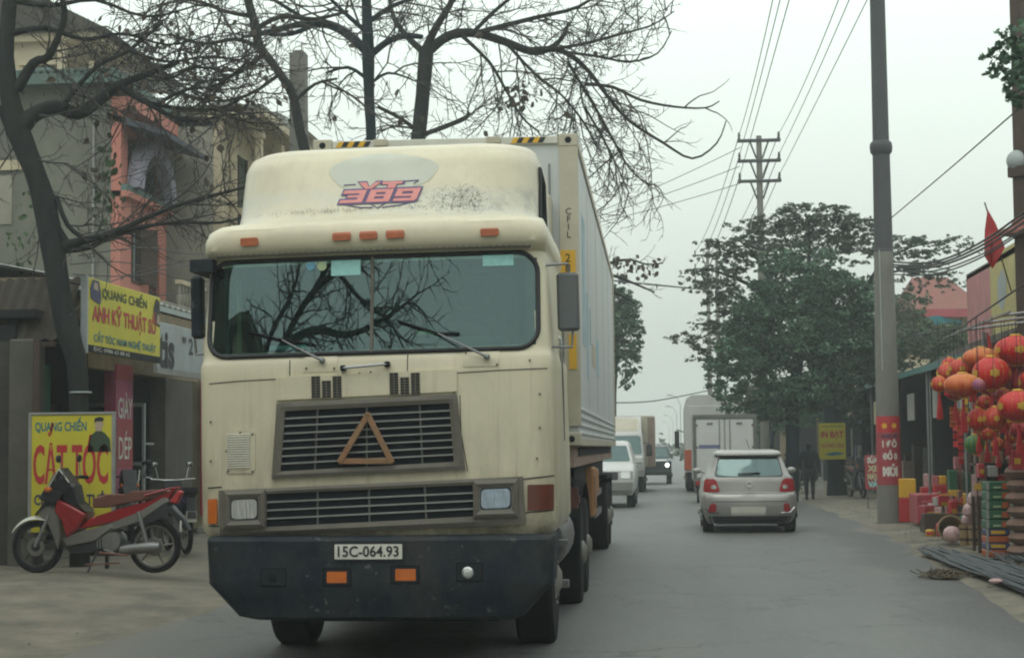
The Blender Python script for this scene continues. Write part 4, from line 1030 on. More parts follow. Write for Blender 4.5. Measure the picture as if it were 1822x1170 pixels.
# third house further on, arched terrace with a small gable, seen left of the concrete stub
hC = thing('arched_house', 'cream house with arched terrace opening just left of the concrete stub', 'house', (-9.6, 46.5, .15)); h = hb(hC)
h(MB().box(-17, -9.6, 46.5, 52, .15, 8.0), 'wall', 'plaster_cream')
h(MB().box(-17.2, -9.0, 46.2, 52.2, 8.0, 8.2), 'terrace_slab', 'plaster_cream')
arch2 = [(-11.0 + 1.0 * cos(t), 8.2 + .9 + .75 * sin(t)) for t in [pi - pi * k / 12 for k in range(13)]]
h(MB().prism([(-12.4, 8.2), (-12.4, 10.2), (-9.3, 10.2), (-9.3, 8.2), (-10.0, 8.2)] + arch2[::-1] + [(-12.0, 8.2)], 46.6, 46.85, 'y'), 'arch_wall', 'plaster_cream')
h(MB().prism([(-12.9, 10.2), (-9.0, 10.2), (-9.6, 10.55), (-11.2, 11.0)], 46.3, 50, 'y'), 'gable_roof', 'roof_sheet')
h(MB().box(-10.0, -9.8, 46.4, 46.6, 8.2, 10.2), 'column', 'plaster_cream')

hC.location = (-10.45, 46.5, .35)
# tall cream house further back behind the left tree
hD = thing('tall_house', 'tall cream house with a tiled hip roof behind the left tree', 'house', (-19, 52, .15)); h = hb(hD)
h(wall_x(MB(), -14.2, -14.0, 52, 60, .15, 14.0, []), 'side_wall', 'plaster_cream')
mbw = MB()
for (x0, x1, z0, z1) in ((-24, -19.0, .15, 16), (-19.0, -17.9, .15, 12.4), (-19.0, -17.9, 13.9, 16), (-17.9, -16.3, .15, 16), (-16.3, -15.4, .15, 12.4), (-16.3, -15.4, 13.9, 16), (-15.4, -14.0, .15, 12.6)):
    mbw.box(x0, x1, 52, 52.25, z0, min(z1, 14.6))
h(mbw, 'front_wall', 'plaster_cream')
for x in (-19.0, -16.3): 
    w_ = h(MB().box(x, x + 1.0, 52.1, 52.15, 12.4, 13.9), 'window', 'dark_glass'); h(MB().box(x - .1, x + 1.1, 51.9, 52.0, 13.9, 14.05), 'window_hood', 'plaster_cream', parent=w_)
    h(MB().box(x - .1, x + 1.1, 51.85, 52.0, 12.3, 12.4), 'window_sill', 'plaster_cream', parent=w_)
h(MB().box(-24, -13.8, 51.7, 60, 14.6, 14.85), 'cornice', 'plaster_cream')
h(MB().prism([(-24.5, 14.85), (-13.4, 14.85), (-18, 17.2), (-24.5, 17.2)], 51.5, 60, 'y'), 'roof', 'roof_brown')
for x in (-20.0, -17.0, -15.0): h(MB().box(x - .12, x + .12, 51.8, 52.0, 11.8, 14.6), 'pilaster', 'plaster_cream')
h(MB().box(-24, -13.6, 51.6, 52.0, 11.5, 11.75), 'string_course', 'plaster_cream')
h(MB().box(-20.5, -19.7, 52.5, 53.3, 14.85, 16.6), 'chimney', 'plaster_cream')

hD.location.x -= 3.6; hD.location.z -= .3
# ------------------------------------------------------------------ low shop row in front
shop = thing('barber_shop', 'low dark barber and shoe shop under a sagging tin roof left of the truck', 'shop', (-7.5, 21, .17)); h = hb(shop)
XS = -7.5
h(MB().box(-9.2, XS + .05, 20.15, 20.5, .15, 2.98), 'end_pillar', 'pillar_dark')
h(MB().box(XS - .25, XS + .08, 20.05, 20.14, .15, 3.0, .02), 'pillar_edge', 'pier_grey')
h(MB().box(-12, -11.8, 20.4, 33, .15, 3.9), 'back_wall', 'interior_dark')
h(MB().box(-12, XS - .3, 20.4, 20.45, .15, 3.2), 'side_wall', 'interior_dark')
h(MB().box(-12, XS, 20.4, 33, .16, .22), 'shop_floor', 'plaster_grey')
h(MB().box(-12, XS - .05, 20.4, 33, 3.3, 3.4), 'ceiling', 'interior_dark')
h(MB().box(XS - .2, XS, 22.3, 27.9, 2.75, 3.75), 'lintel_wall', 'tan_wall')
h(MB().box(XS - .25, XS, 26.0, 27.55, .2, 2.75), 'pier_wall', 'pier_grey')
h(MB().box(-11.8, XS - .25, 25.95, 26.05, .2, 3.3), 'party_wall', 'interior_dark')
h(MB().box(XS - .2, XS, 28.2, 33.5, .2, 3.9), 'front_wall', 'plaster_cream')
pil = h(MB().box(XS - .15, XS + .02, 23.45, 24.25, .2, 2.85), 'pillar', 'sign_magenta')
for z0, z1, mm in ((2.85, 2.62, 'sign_crimson'), (2.05, 1.35, 'sign_crimson'), (1.35, .75, 'sign_magenta')):
    h(MB().box(XS + .021, XS + .028, 23.47, 24.23, z1, z0), 'painted_band', mm, parent=pil)
def shop_text(body, hgt, y, z, w, m, x=XS + .035, parent=pil, bold=0.004):
    T = plane_T((x - shop.location.x, y - shop.location.y, z - shop.location.z), (0, 1, 0), (0, 0, 1))
    return text(body, hgt, T, m, parent, width=w, bold=bold)
shop_text('GIÀY', .42, 23.85, 2.2, .66, 'plate_white'); shop_text('DÉP', .46, 23.85, 1.62, .6, 'plate_white'); shop_text('DA', .42, 23.85, 1.05, .45, 'plate_white')
ban = h(MB().box(XS + .01, XS + .05, 28.0, 28.5, .5, 2.75, 0), 'side_banner', 'sign_crimson')
for k in range(5): h(MB().box(XS + .051, XS + .056, 28.08, 28.42, .7 + .42 * k, .95 + .42 * k), 'banner_block', 'plate_white', parent=ban)
# shelves and shoe boxes glimpsed in the dark
rnd = random.Random(11)
for (y0, y1, x) in ((20.7, 23.3, -9.3), (24.4, 25.8, -9.0), (28.3, 30, -9)):
    for z in (.6, 1.1, 1.6, 2.1):
        h(MB().box(x - .3, x, y0, y1, z, z + .03), 'shelf', 'brown_wood')
        y = y0 + .05
        while y < y1 - .2:
            wd = rnd.uniform(.15, .35)
            if rnd.random() < .7:
                h(MB().box(x - .27, x - .03, y, y + wd, z + .031, z + rnd.uniform(.1, .3), .01), 'shoe_box', rnd.choice(['brown_seat', 'interior_dark', 'sign_teal', 'tan_wall', 'seat_cloth', 'sign_navy']))
            y += wd + .05
c_ = MB().grid([[(XS - .3 + .03 * sin(k * 1.9), 21.1 + k * .035, z) for k in range(16)] for z in (.9, 2.75)]); h(c_, 'curtain', 'green_cloth')
# glass cabinet door
gl = h(MB().box(-8.02, -7.98, 24.9, 24.94, .3, 2.3), 'cabinet_stile', 'alu')
cab_ = MB().box(-8.45, -7.5, 24.9, 24.95, 2.27, 2.32).box(-7.54, -7.5, 24.9, 24.95, .25, 2.27).box(-8.45, -7.5, 24.9, 24.95, 1.38, 1.43).box(-8.45, -8.41, 24.9, 24.95, .25, 2.27)
cf = h(cab_, 'cabinet_frame', 'alu')
h(MB().box(-8.41, -7.54, 24.92, 24.925, .3, 2.27), 'cabinet_glass', 'dark_glass')
for k in range(3):
    for j, z in enumerate((1.45, 1.75)):
        h(MB().ball((-8.3 + .25 * k, 25.2, z + .06), (.06, .12, .06), 8), 'shoe', rnd.choice(['white_cloth', 'brown_seat', 'brown_wood']), 40)
h(MB().box(-8.45, -7.5, 25.0, 25.4, 1.39, 1.42).box(-8.45, -7.5, 25.0, 25.4, 1.69, 1.72), 'cabinet_shelf', 'alu')
# tin roof with overhanging eave over the shop front: its edge shows as a pale line
mb = MB(); rows0, rows1 = [], []
for k in range(121):
    y = 21.3 + 11.55 * k / 120; zz = .018 * sin(k * 1.9) - .0 * k
    rows0.append((-7.48, y, 3.90 + zz)); rows1.append((-12.4, y, 4.9 + zz))
mb.grid([rows0, rows1]); mb.v += [(p[0], p[1], p[2] - .03) for p in list(mb.v)]; n_ = 242
mb.f += [tuple(i + n_ for i in f_)[::-1] for f_ in list(mb.f)]; mb.f += [(k, k + 1, n_ + k + 1, n_ + k) for k in range(120)]
h(mb, 'roof_sheeting', 'roof_sheet')
h(MB().box(-7.54, -7.48, 21.3, 32.85, 3.78, 3.865), 'fascia', 'alu')
for k in range(1, 9): h(MB().box(-12, -7.55, 21.4 + 1.4 * k, 21.08 + 1.4 * k, 3.66, 3.78), 'rafter', 'brown_wood')
h(MB().tube([(-7.6, 21.4, 3.72), (-7.6, 33, 3.72)], .03, 6), 'cable_duct', 'black_plastic', 40)
shop.location.x -= .45; shop.location.y += 1.0
# lean-to of old brown corrugated sheets facing the camera
lean = thing('lean_to', 'old brown corrugated lean-to roof at the left edge below the tree fork', 'roof', (-8.5, 20, 2.9)); h = hb(lean)
for s_i in range(4):
    P = []
    for j in range(3):
        t = j / 2; row = []
        for k in range(33):
            x = -11.4 + s_i * .92 + k * .031
            row.append((x, 21.40 + 0.75 * t, 3.00 + .86 * t + .022 * cos(k * 2 * pi / 5) + .012 * s_i % .02 - .008 * (k / 32)))
        P.append(row)
    h(MB().grid(P), 'roof_sheet', 'roof_brown', 40)
h(MB().box(-11.4, -7.72, 21.36, 21.42, 2.92, 2.98), 'eave_batten', 'brown_wood')
for x in (-10.5, -7.72): h(MB().tube([(x - .1, 21.0, .17), (x - .1, 21.0, 3.0)], .045, 6), 'post', 'brown_wood', 40)
h(MB().box(-10.8, -7.9, 22.3, 22.34, 3.3, 3.9), 'gable_board', 'tan_wall')

# signs ------------------------------------------------------------
sg = thing('shop_sign', 'yellow fascia sign with red capitals ANH KỸ THUẬT SỐ above the shop', 'sign', (-6.93, 21.2, 2.8))
a = atX(152, 632, -7.38); b = atX(281, 641, -7.38); c = atX(163, 499, -7.38); d = atX(287, 528, -7.38)
y0, y1 = a.y, b.y; z0, z1 = (a.z + b.z) / 2, (c.z + d.z) / 2
sg.location = (-7.42, y0, z0); L_, H_ = y1 - y0, z1 - z0
MB().box(0, .07, 0, L_, 0, H_, .008).build('sign_panel', 'sign_yellow', sg)
MB().box(-.01, .075, -.05, .0, -.02, H_ + .02, .004).build('sign_edge', 'sign_white', sg)
MB().box(.071, .076, 0, L_, .0, H_ * .10).build('sign_band', 'interior_dark', sg)
ST = lambda u, v, out=.078: plane_T((out, L_ * u, H_ * v), (0, 1, 0), (0, 0, 1))
text('QUANG CHIẾN', .17, ST(.48, .83), 'shirt_print', sg, width=L_ * .62, bold=.003)
text('ANH KỸ THUẬT SỐ', .28, ST(.49, .52), 'sign_red', sg, width=L_ * .88, bold=.008)
text('CẮT TÓC NAM NGHỆ THUẬT', .13, ST(.5, .2), 'sign_teal', sg, width=L_ * .86, bold=.003)
text('Đ/C: 0986 63 88 62', .07, ST(.3, .05, .082), 'plate_white', sg, width=L_ * .48)
def poly_x(pts, x, m, parent, name): return MB().add([(x, L_ * u, H_ * v) for u, v in pts], [tuple(range(len(pts)))]).build(name, m, parent, smooth=0)
poly_x([(.03, .72), (.14, .66), (.16, .78), (.13, .98), (.05, .98), (.02, .86)], .0775, 'sign_navy', sg, 'printed_figure')
poly_x([(.06, .86), (.12, .84), (.11, .94), (.07, .95)], .0785, 'skin_print', sg, 'printed_figure')
poly_x([(.90, .58), (.99, .55), (.985, .93), (.93, .97), (.89, .8)], .0775, 'print_black', sg, 'printed_figure')
poly_x([(.94, .60), (.985, .58), (.98, .72), (.95, .74)], .0785, 'skin_print', sg, 'printed_figure')
for y in (.2, L_ - .2): MB().tube([(-.5, y, H_ + .02), (.0, y, H_ - .1)], .015, 5).build('bracket', 'black_plastic', sg)

s2 = thing('shop_sign', 'white fascia sign with black lettering tis, half hidden between the yellow sign and truck', 'sign', (-7.48, y1 + .1, 2.72))
L2 = 2.5; H2 = .76
MB().box(0, .06, 0, L2, 0, H2, .008).build('sign_panel', 'sign_white', s2)
text('tis', .75, plane_T((.065, .45, H2 * .45), (0, 1, 0), (0, 0, 1)), 'print_black', s2, width=.85, bold=.03)
text('” 2', .35, plane_T((.065, 1.6, H2 * .62), (0, 1, 0), (0, 0, 1)), 'print_black', s2, width=.6, bold=.01)
MB().add([(.062, 0.0, .30), (.062, .16, .45), (.062, .05, .72), (.062, 0.0, .7)], [(0, 1, 2, 3)]).build('printed_mark', 'sign_crimson', s2, smooth=0)
MB().box(.061, .065, .0, L2, .0, .09).build('sign_band', 'roof_sheet', s2)

s3 = thing('standing_sign', 'yellow standing sign with big red CẮT TÓC behind the red scooter', 'sign', (-8, 22, .2))
a = at(54, 735, 20.62); b = at(202, 740, 20.62)
W3 = b.x - a.x; zt_ = (a.z + b.z) / 2; zb_ = .62; H3 = zt_ - zb_
s3.location = (a.x, 20.62, zb_)
MB().box(0, W3, 0, .05, 0, H3, .006).build('sign_panel', 'sign_yellow', s3)
for (x0, x1, z0, z1) in ((-.02, .02, 0, H3), (W3 - .02, W3 + .02, 0, H3), (-.02, W3 + .02, H3, H3 + .03)): MB().box(x0, x1, -.012, .05, z0, z1, .004).build('sign_frame', 'roof_sheet', s3)
for x in (.08, W3 - .08): MB().box(x - .02, x + .02, .01, .05, -.44, 0).build('leg', 'black_plastic', s3)
FT = lambda u, v, o=.004: plane_T((W3 * u, 0, H3 * v), (1, 0, 0), (0, 0, 1), o)
text('QUANG CHIẾN', .15, FT(.37, .896), 'sign_teal', s3, width=W3 * .62, bold=.004)
text('CẮT TÓC', .64, FT(.49, .559), 'sign_red', s3, width=W3 * .9, bold=.016).scale = (1, 1, 1)
text('CHỤP ẢNH THẺ', .17, FT(.48, .272), 'sign_navy', s3, width=W3 * .85, bold=.005)
def poly_y(pts, y, m, parent, name): return MB().add([(W3 * u, y, H3 * v) for u, v in pts], [tuple(range(len(pts)))]).build(name, m, parent, smooth=0)
poly_y([(.69, 0.682), (.97, 0.682), (.96, 0.788), (.90, 0.841), (.86, 0.858), (.79, 0.858), (.72, 0.814)], -.004, 'shirt_print', s3, 'printed_figure')
poly_y([(.79, 0.858), (.86, 0.858), (.88, 0.920), (.86, 0.955), (.80, 0.955), (.78, 0.911)], -.006, 'skin_print', s3, 'printed_figure')
poly_y([(.77, 0.929), (.80, 0.942), (.88, 0.942), (.885, 0.968), (.84, 0.982), (.78, 0.968)], -.008, 'print_black', s3, 'printed_figure')

# ------------------------------------------------------------------ motorbikes
def arcpts(c, r, a0, a1, n, x=0.0): return [(x, c[0] + r * cos(a0 + (a1 - a0) * k / n), c[1] + r * sin(a0 + (a1 - a0) * k / n)) for k in range(n + 1)]
def spoked_wheel(root, cx, cz, r, rim='rim_white', nsp=5, fat=.045):
    t = MB(); prof = [(r - .055, -fat * .7), (r - .02, -fat), (r, -fat * .45), (r, fat * .45), (r - .02, fat), (r - .055, fat * .7), (r - .055, -fat * .7)]
    t.lathe(prof, (0, 0, 0), 'y', 30); t.v = [(p[0] + cx, p[1], p[2] + cz) for p in t.v]; to = t.build('wheel', 'rubber', root)
    d = MB(); d.lathe([(r - .056, -.03), (r - .075, -.025), (r - .075, .025), (r - .056, .03), (r - .056, -.03)], (0, 0, 0), 'y', 30)
    d.lathe([(.001, -.06), (.05, -.055), (.055, 0), (.05, .055), (.001, .06)], (0, 0, 0), 'y', 14)
    d.lathe([(.001, -.045), (.10, -.044), (.10, -.04), (.001, -.04)], (0, 0, 0), 'y', 20)
    for k in range(nsp):
        a = 2 * pi * k / nsp; d.tube([(.04 * cos(a), 0, .04 * sin(a)), ((r - .07) * cos(a + .15), 0, (r - .07) * sin(a + .15))], [.014, .010] if nsp < 8 else .003, 5)
    d.v = [(p[0] + cx, p[1], p[2] + cz) for p in d.v]; d.build('rim', rim, to); return to
def scooter(label, loc, rz, body='red_plastic', lower='silver_plastic', group=None):
    """faces -X locally; length along x, wheels at x=0 (front) and 1.33 (rear)"""
    b = thing('motor_scooter', label, 'scooter', loc, rz, group); r = .285
    spoked_wheel(b, 0, r, r, 'black_plastic', 5, .04); spoked_wheel(b, 1.33, r, r, 'silver_plastic', 5, .05)
    P = lambda poly, w, nm, m, off=0.0, sm=35: MB().prism(poly, -w + off, w + off, 'y').build(nm, m, b, sm)
    # front fender
    f_ = MB(); 
    arc = [((r + .03) * cos(t), r + (r + .03) * sin(t)) for t in [radians(58) + radians(92) * k / 10 for k in range(11)]]
    f_.grid([[(x, -.06, z - .02) for x, z in arc], [(x, -.03, z + .015) for x, z in arc], [(x, .03, z + .015) for x, z in arc], [(x, .06, z - .02) for x, z in arc]]); f_.build('fender', 'plate_white' if body == 'red_plastic' else 'black_plastic', b)
    for s in (-1, 1): MB().tube([(0, .07 * s, r), (.16, .07 * s, .62)], .02, 6).build('fork', 'dull_metal', b)
    MB().tube([(.14, 0, .56), (.30, 0, 1.0)], .03, 8).build('steering_column', 'black_plastic', b)
    # leg shield: silver lower, red upper, wedge shapes with width
    def wedge(poly, w0, w1, nm, m):   # w by x : front narrow -> wide
        n = len(poly); xs = [p[0] for p in poly]; a, c = min(xs), max(xs)
        W_ = lambda x: w0 + (w1 - w0) * (x - a) / (c - a)
        mb = MB(); cen = (sum(p[0] for p in poly) / n, sum(p[1] for p in poly) / n)
        ring = lambda s, k, sc: [(cen[0] + (p[0] - cen[0]) * sc, s * W_(p[0]) * k, cen[1] + (p[1] - cen[1]) * sc) for p in poly]
        mb.grid([ring(-1, .0, .0), ring(-1, 1.0, .86), ring(-1, .85, 1.0), ring(1, .85, 1.0), ring(1, 1.0, .86), ring(1, 0, .0)], loop=True)
        mb.v[0:n] = [(cen[0], -W_(cen[0]), cen[1])] * n; mb.v[-n:] = [(cen[0], W_(cen[0]), cen[1])] * n
        return fix_normals(mb.build(nm, m, b, 30))
    wedge([(.24, .66), (.26, .80), (.40, .74), (.60, .64), (.52, .48), (.38, .38), (.33, .55)], .13, .16, 'leg_shield', body)
    wedge([(.28, .80), (.38, 1.0), (.46, .94), (.50, .74), (.60, .66), (.42, .74)], .08, .14, 'inner_shield', 'black_plastic')
    wedge([(.0, .66), (.10, .73), (.20, .74), (.28, .60), (.29, .40), (.26, .26), (.21, .40), (.13, .56)], .06, .09, 'front_panel', lower)
    wedge([(-.02, .62), (.05, .70), (.16, .86), (.30, .90), (.30, .76), (.14, .74)], .07, .12, 'front_cover', 'black_plastic')
    wedge([(.34, .37), (.52, .45), (.90, .53), (.92, .50), (.70, .34), (.38, .29)], .14, .13, 'floor_panel', lower)
    wedge([(.36, .30), (.70, .34), (.78, .26), (.66, .22), (.40, .22)], .11, .11, 'belly', 'black_plastic')
    wedge([(.90, .50), (1.0, .58), (1.34, .66), (1.5, .76), (1.5, .60), (1.2, .50)], .10, .10, 'rear_inner', 'black_plastic')
    wedge([(.50, .47), (.66, .60), (1.0, .70), (1.40, .80), (1.58, .90), (1.50, .78), (1.1, .60), (.80, .52)], .13, .10, 'body_panel', body)
    wedge([(.58, .45), (.9, .55), (1.2, .66), (1.48, .82), (1.52, .77), (1.2, .55), (.9, .46)], .12, .11, 'side_panel', lower)
    # cowl, windscreen, headlight
    wedge([(.10, .86), (.20, 1.05), (.30, 1.13), (.40, 1.0), (.46, .92), (.32, .84)], .09, .13, 'handlebar_cowl', 'black_plastic')
    wedge([(.04, .80), (.12, .92), (.34, .86), (.26, .74)], .10, .15, 'headlamp_nose', 'black_plastic')
    MB().tube([(.17, -.12, .93), (.30, -.15, 1.12), (.42, -.17, .98)], .008, 5).build('cowl_trim', 'plate_white', b)
    MB().tube([(.40, -.33, 1.02), (.34, -.15, 1.03), (.34, .15, 1.03), (.40, .33, 1.02)], .014, 8).build('handlebar', 'black_plastic', b)
    for s in (-1, 1):
        MB().tube([(.39, .22 * s, 1.03), (.36, .26 * s, 1.2)], .006, 5).build('mirror_stem', 'chrome', b)
        MB().ball((.35, .28 * s, 1.23), (.025, .06, .045), 10).build('mirror', 'black_plastic', b)
    # seat with a step, grab rail, tail lamp
    seat = [(.66, .70), (.66, .80), (.80, .845), (1.02, .84), (1.10, .875), (1.42, .895), (1.50, .87), (1.40, .80), (1.0, .74), (.8, .70)]
    wedge(seat, .10, .10, 'seat', 'brown_seat')
    MB().tube([(1.25, -.12, .83), (1.52, -.11, .90), (1.60, 0, .91), (1.52, .11, .90), (1.25, .12, .83)], .013, 6).build('grab_rail', body, b)
    wedge([(1.50, .76), (1.60, .88), (1.64, .86), (1.58, .74)], .07, .05, 'tail_lamp', 'sign_red')
    wedge([(1.52, .72), (1.66, .58), (1.72, .46), (1.68, .45), (1.56, .60), (1.46, .70)], .09, .06, 'rear_fender', 'black_plastic')
    # engine, exhaust, shock, stand, footrest
    MB().lathe([(0, -.12), (.10, -.12), (.12, -.08), (.12, .06), (.10, .1), (0, .1)], (.88, 0, .34), 'y', 14).build('engine', 'dull_metal', b)
    MB().box(.70, .90, -.09, .09, .30, .42, .03).box(.90, 1.33, .05, .09, .26, .34, .02).build('crank_case', 'dull_metal', b)
    MB().tube([(.80, -.10, .26), (.95, -.13, .20), (1.05, -.14, .24)], .018, 8).build('exhaust_pipe', 'chrome', b)
    MB().lathe([(0, 0), (.04, .0), (.055, .05), (.06, .35), (.04, .44), (0, .44)], (0, 0, 0), 'x', 14, Matrix.Translation((1.0, -.15, .25)) @ Matrix.Rotation(-.10, 4, 'Y')).build('silencer', 'dull_metal', b)
    for s in (-1, 1): MB().tube([(1.28, .11 * s, .32), (1.18, .11 * s, .66)], .024, 8).build('shock_absorber', 'dull_metal', b)
    MB().tube([(.72, -.10, .24), (.66, -.22, .02)], .012, 6).build('stand', 'black_plastic', b)
    MB().tube([(.78, -.2, .23), (1.1, -.2, .20)], .012, 6).tube([(.62, -.18, .10), (1.0, -.18, .12)], .010, 6).build('footrest', 'brown_seat', b)
    MB().box(1.63, 1.65, -.08, .08, .44, .56, .004).build('number_plate', 'plate_white', b)
    MB().tube([(.36, 0, .34), (.62, 0, .24), (1.0, 0, .24)], .06, 8).build('under_frame', 'black_plastic', b)
    MB().tube([(.18, .03, .98), (.10, .05, .70), (.06, .05, .40)], .006, 5).tube([(.34, -.1, 1.02), (.22, -.13, .9), (.2, -.1, .7)], .006, 5).build('cables', 'black_plastic', b)
    for s in (-1, 1): MB().tube([(.43, .33 * s, 1.02), (.38, .22 * s, 1.03)], .02, 8).build('grip', 'rubber', b)
    for s in (-1, 1): MB().tube([(.30, .24 * s, 1.02), (.33, .33 * s, 1.0)], .006, 5).build('brake_lever', 'chrome', b)
    for s in (-1, 1): MB().ball((.16, .11 * s, .90), (.05, .03, .035), 8).build('indicator', 'amber', b)
    MB().lathe([(.001, -.05), (.10, -.05), (.105, -.04), (.06, -.035), (.001, -.035)], (0, 0, r), 'y', 20).build('brake_disc', 'chrome', b)
    for k in range(6): MB().box(.72 + .03 * k, .735 + .03 * k, -.125, .0, .27, .40, .003).build('cooling_fin', 'dull_metal', b)
    return b
zg = .175
p0 = at(64, 1008, 20.0); p1 = at(278, 1018, 20.0)
sc = scooter('red and silver scooter with brown seat parked before the standing yellow sign', (p0.x, 20.05, zg + .0), -.06)
sc.scale = (1.0,) * 3; k_ = (p1.x - p0.x) / 1.33; sc.scale = (k_, k_, k_)
sc2 = thing('motorbike', 'dark motorbike with wire wheels and small plate half hidden behind the red scooter', 'motorbike', (-7.20, 24.6, zg), radians(-62)); 
spoked_wheel(sc2, 0, .30, .30, 'rim_white', 18, .035); spoked_wheel(sc2, 1.22, .30, .30, 'rim_white', 18, .035)
def prs(root, poly, w, nm, m): return MB().prism(poly, -w, w, 'y').build(nm, m, root, 30)
prs(sc2, [(.45, .78), (.6, .84), (1.2, .86), (1.45, .92), (1.45, .86), (1.2, .76), (.6, .72)], .11, 'seat', 'black_plastic'); prs(sc2, [(.55, .70), (1.35, .80), (1.4, .72), (1.0, .55), (.55, .5)], .09, 'side_panel', 'sign_navy')
prs(sc2, [(.1, .62), (.2, 1.0), (.34, 1.0), (.42, .6), (.5, .3), (.4, .3)], .12, 'leg_shield', 'black_plastic'); prs(sc2, [(.42, .25), (.42, .5), (.8, .52), (.85, .25)], .1, 'engine', 'dull_metal')
for s in (-1, 1): MB().tube([(0, .07 * s, .30), (.2, .07 * s, .95)], .018, 6).build('fork', 'dull_metal', sc2)
MB().tube([(.32, -.32, 1.02), (.22, -.1, 1.0), (.22, .1, 1.0), (.32, .32, 1.02)], .012, 6).build('handlebar', 'chrome', sc2)
MB().tube([(.8, .12, .28), (1.5, .13, .34)], [.02, .05], 8).build('silencer', 'dull_metal', sc2)
MB().box(1.52, 1.54, -.07, .07, .45, .60, .004).build('number_plate', 'plate_white', sc2)
prs(sc2, [(1.3, .82), (1.5, .78), (1.56, .5), (1.5, .5), (1.42, .7)], .06, 'rear_fender', 'black_plastic')
for s in (-1, 1):
    MB().tube([(.28, .2 * s, 1.02), (.26, .24 * s, 1.2)], .006, 5).build('mirror_stem', 'chrome', sc2); MB().ball((.26, .25 * s, 1.22), (.02, .05, .04), 8).build('mirror', 'chrome', sc2)
# third machine nose-on in the doorway: pale front shield, dark cowl
s4 = scooter('pale scooter standing nose out in the shop doorway behind the scooter seat', (-7.6, 24.1, .2), radians(112), 'white_cloth', 'white_cloth')
# ------------------------------------------------------------------ trees
mat('bark_dark', (0.024, 0.028, 0.028), 0.95, spec=0.1, var=0.4, scale=4, bump=0.6, bscale=18, dirt=0.5, dirtc=(0.045, 0.047, 0.040), stretch=(1, 1, .4), dscale=3)
mat('bark_teal', (0.012, 0.024, 0.030), 0.95, spec=0.1, var=0.3, scale=4, bump=0.5, bscale=18, dirt=0.3, dirtc=(0.04, 0.045, 0.045), stretch=(1, 1, .4))
mat('twig', (0.045, 0.042, 0.040), 0.95, var=0.3, scale=2)
mat('leaf_brown', (0.060, 0.048, 0.032), 0.8, var=0.4, scale=3, world=True)
mat('leaf_green', (0.045, 0.085, 0.030), 0.7, var=0.45, scale=2.0, world=True)
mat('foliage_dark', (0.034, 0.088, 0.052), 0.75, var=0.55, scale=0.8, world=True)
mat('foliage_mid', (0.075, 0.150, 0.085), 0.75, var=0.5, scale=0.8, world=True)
mat('foliage_feather', (0.065, 0.10, 0.065), 0.75, var=0.5, scale=1.0, world=True)
mat('foliage_far', (0.070, 0.095, 0.055), 0.8, var=0.4, scale=0.3, world=True)
mat('concrete_pole', (0.20, 0.20, 0.175), 0.9, var=0.15, scale=3, bump=0.2, dirt=0.5, dirtc=(0.11, 0.11, 0.095), dscale=2, stretch=(1, 1, .4))
mat('pole_upper', (0.055, 0.06, 0.065), 0.7, var=0.15, dirt=0.3, dirtc=(.1, .1, .1), stretch=(1, 1, .3))
mat('wire', (0.035, 0.037, 0.04), 0.7, var=0)

RT = random.Random(21)
def rv3(s): return Vector((RT.gauss(0, s), RT.gauss(0, s * 1.1), RT.gauss(0, s)))
def branch_pts(p, d, L, n, droop, wig):
    pts = [p.copy()]; d = d.normalized(); st = L / n
    for i in range(n):
        t = i / n
        d = (d + rv3(wig) + Vector((0, 0, droop * (1 if t < .55 else -1.7)))).normalized()
        p = p + d * st; pts.append(p.copy())
    return pts
def interp(pts, t):
    k = t * (len(pts) - 1); i = min(int(k), len(pts) - 2); f = k - i
    return pts[i].lerp(pts[i + 1], f), (pts[i + 1] - pts[i]).normalized()
def side_dir(t, ang):
    o = t.orthogonal().normalized(); q = Matrix.Rotation(RT.uniform(0, 2 * pi), 3, t) @ o
    q.y *= .8
    return (t * cos(ang) + q * sin(ang)).normalized()
def grow(mb, pts, r0, spec, lev=0, keep=None):
    """spec per level: (spacing, len min, len max, radius, segments, sides, droop)"""
    if lev >= len(spec): return
    sp_, l0, l1, r, n, sides, droop = spec[lev]
    L = sum((b - a).length for a, b in zip(pts, pts[1:])); k = int(L / sp_)
    for i in range(k):
        t = (i + RT.uniform(.15, .95)) / k
        if lev == 0 and t < .12: continue
        p, td = interp(pts, min(.999, t))
        d = side_dir(td, RT.uniform(.5, 1.15)); ln = RT.uniform(l0, l1) * (1.15 - .5 * t)
        q = branch_pts(p, d, ln, n, droop, .16 + .04 * lev)
        if keep and not keep(q[-1]): continue
        rr = r * (1.1 - .3 * t); mb.tube(q, [rr * (1 - .75 * j / n) + .0015 for j in range(n + 1)], sides, cap=False)
        grow(mb, q, rr, spec, lev + 1, keep)
def limb(mb, plist, Y, yj=0.0, n=8):
    """plist [(px, py, width px)] on a drifting depth"""
    pts = []; rs = []
    for i, (x, y, w) in enumerate(plist):
        Yi = Y + yj * i
        pts.append(at(x, y, Yi)); rs.append(w * Yi / FPX / 2)
    P = []; R = []
    for i in range(len(pts) - 1):       # smooth with Catmull-Rom
        a = pts[max(0, i - 1)]; b = pts[i]; c = pts[i + 1]; d = pts[min(len(pts) - 1, i + 2)]
        for k in range(3):
            t = k / 3
            P.append(0.5 * ((2 * b) + (c - a) * t + (2 * a - 5 * b + 4 * c - d) * t * t + (3 * b - a - 3 * c + d) * t ** 3)); R.append((rs[i] + (rs[i + 1] - rs[i]) * t) * (1 + .07 * noise.noise(b * 3 + Vector((k, 0, 0)))))
    P.append(pts[-1]); R.append(rs[-1]); mb.tube(P, R, n); return P
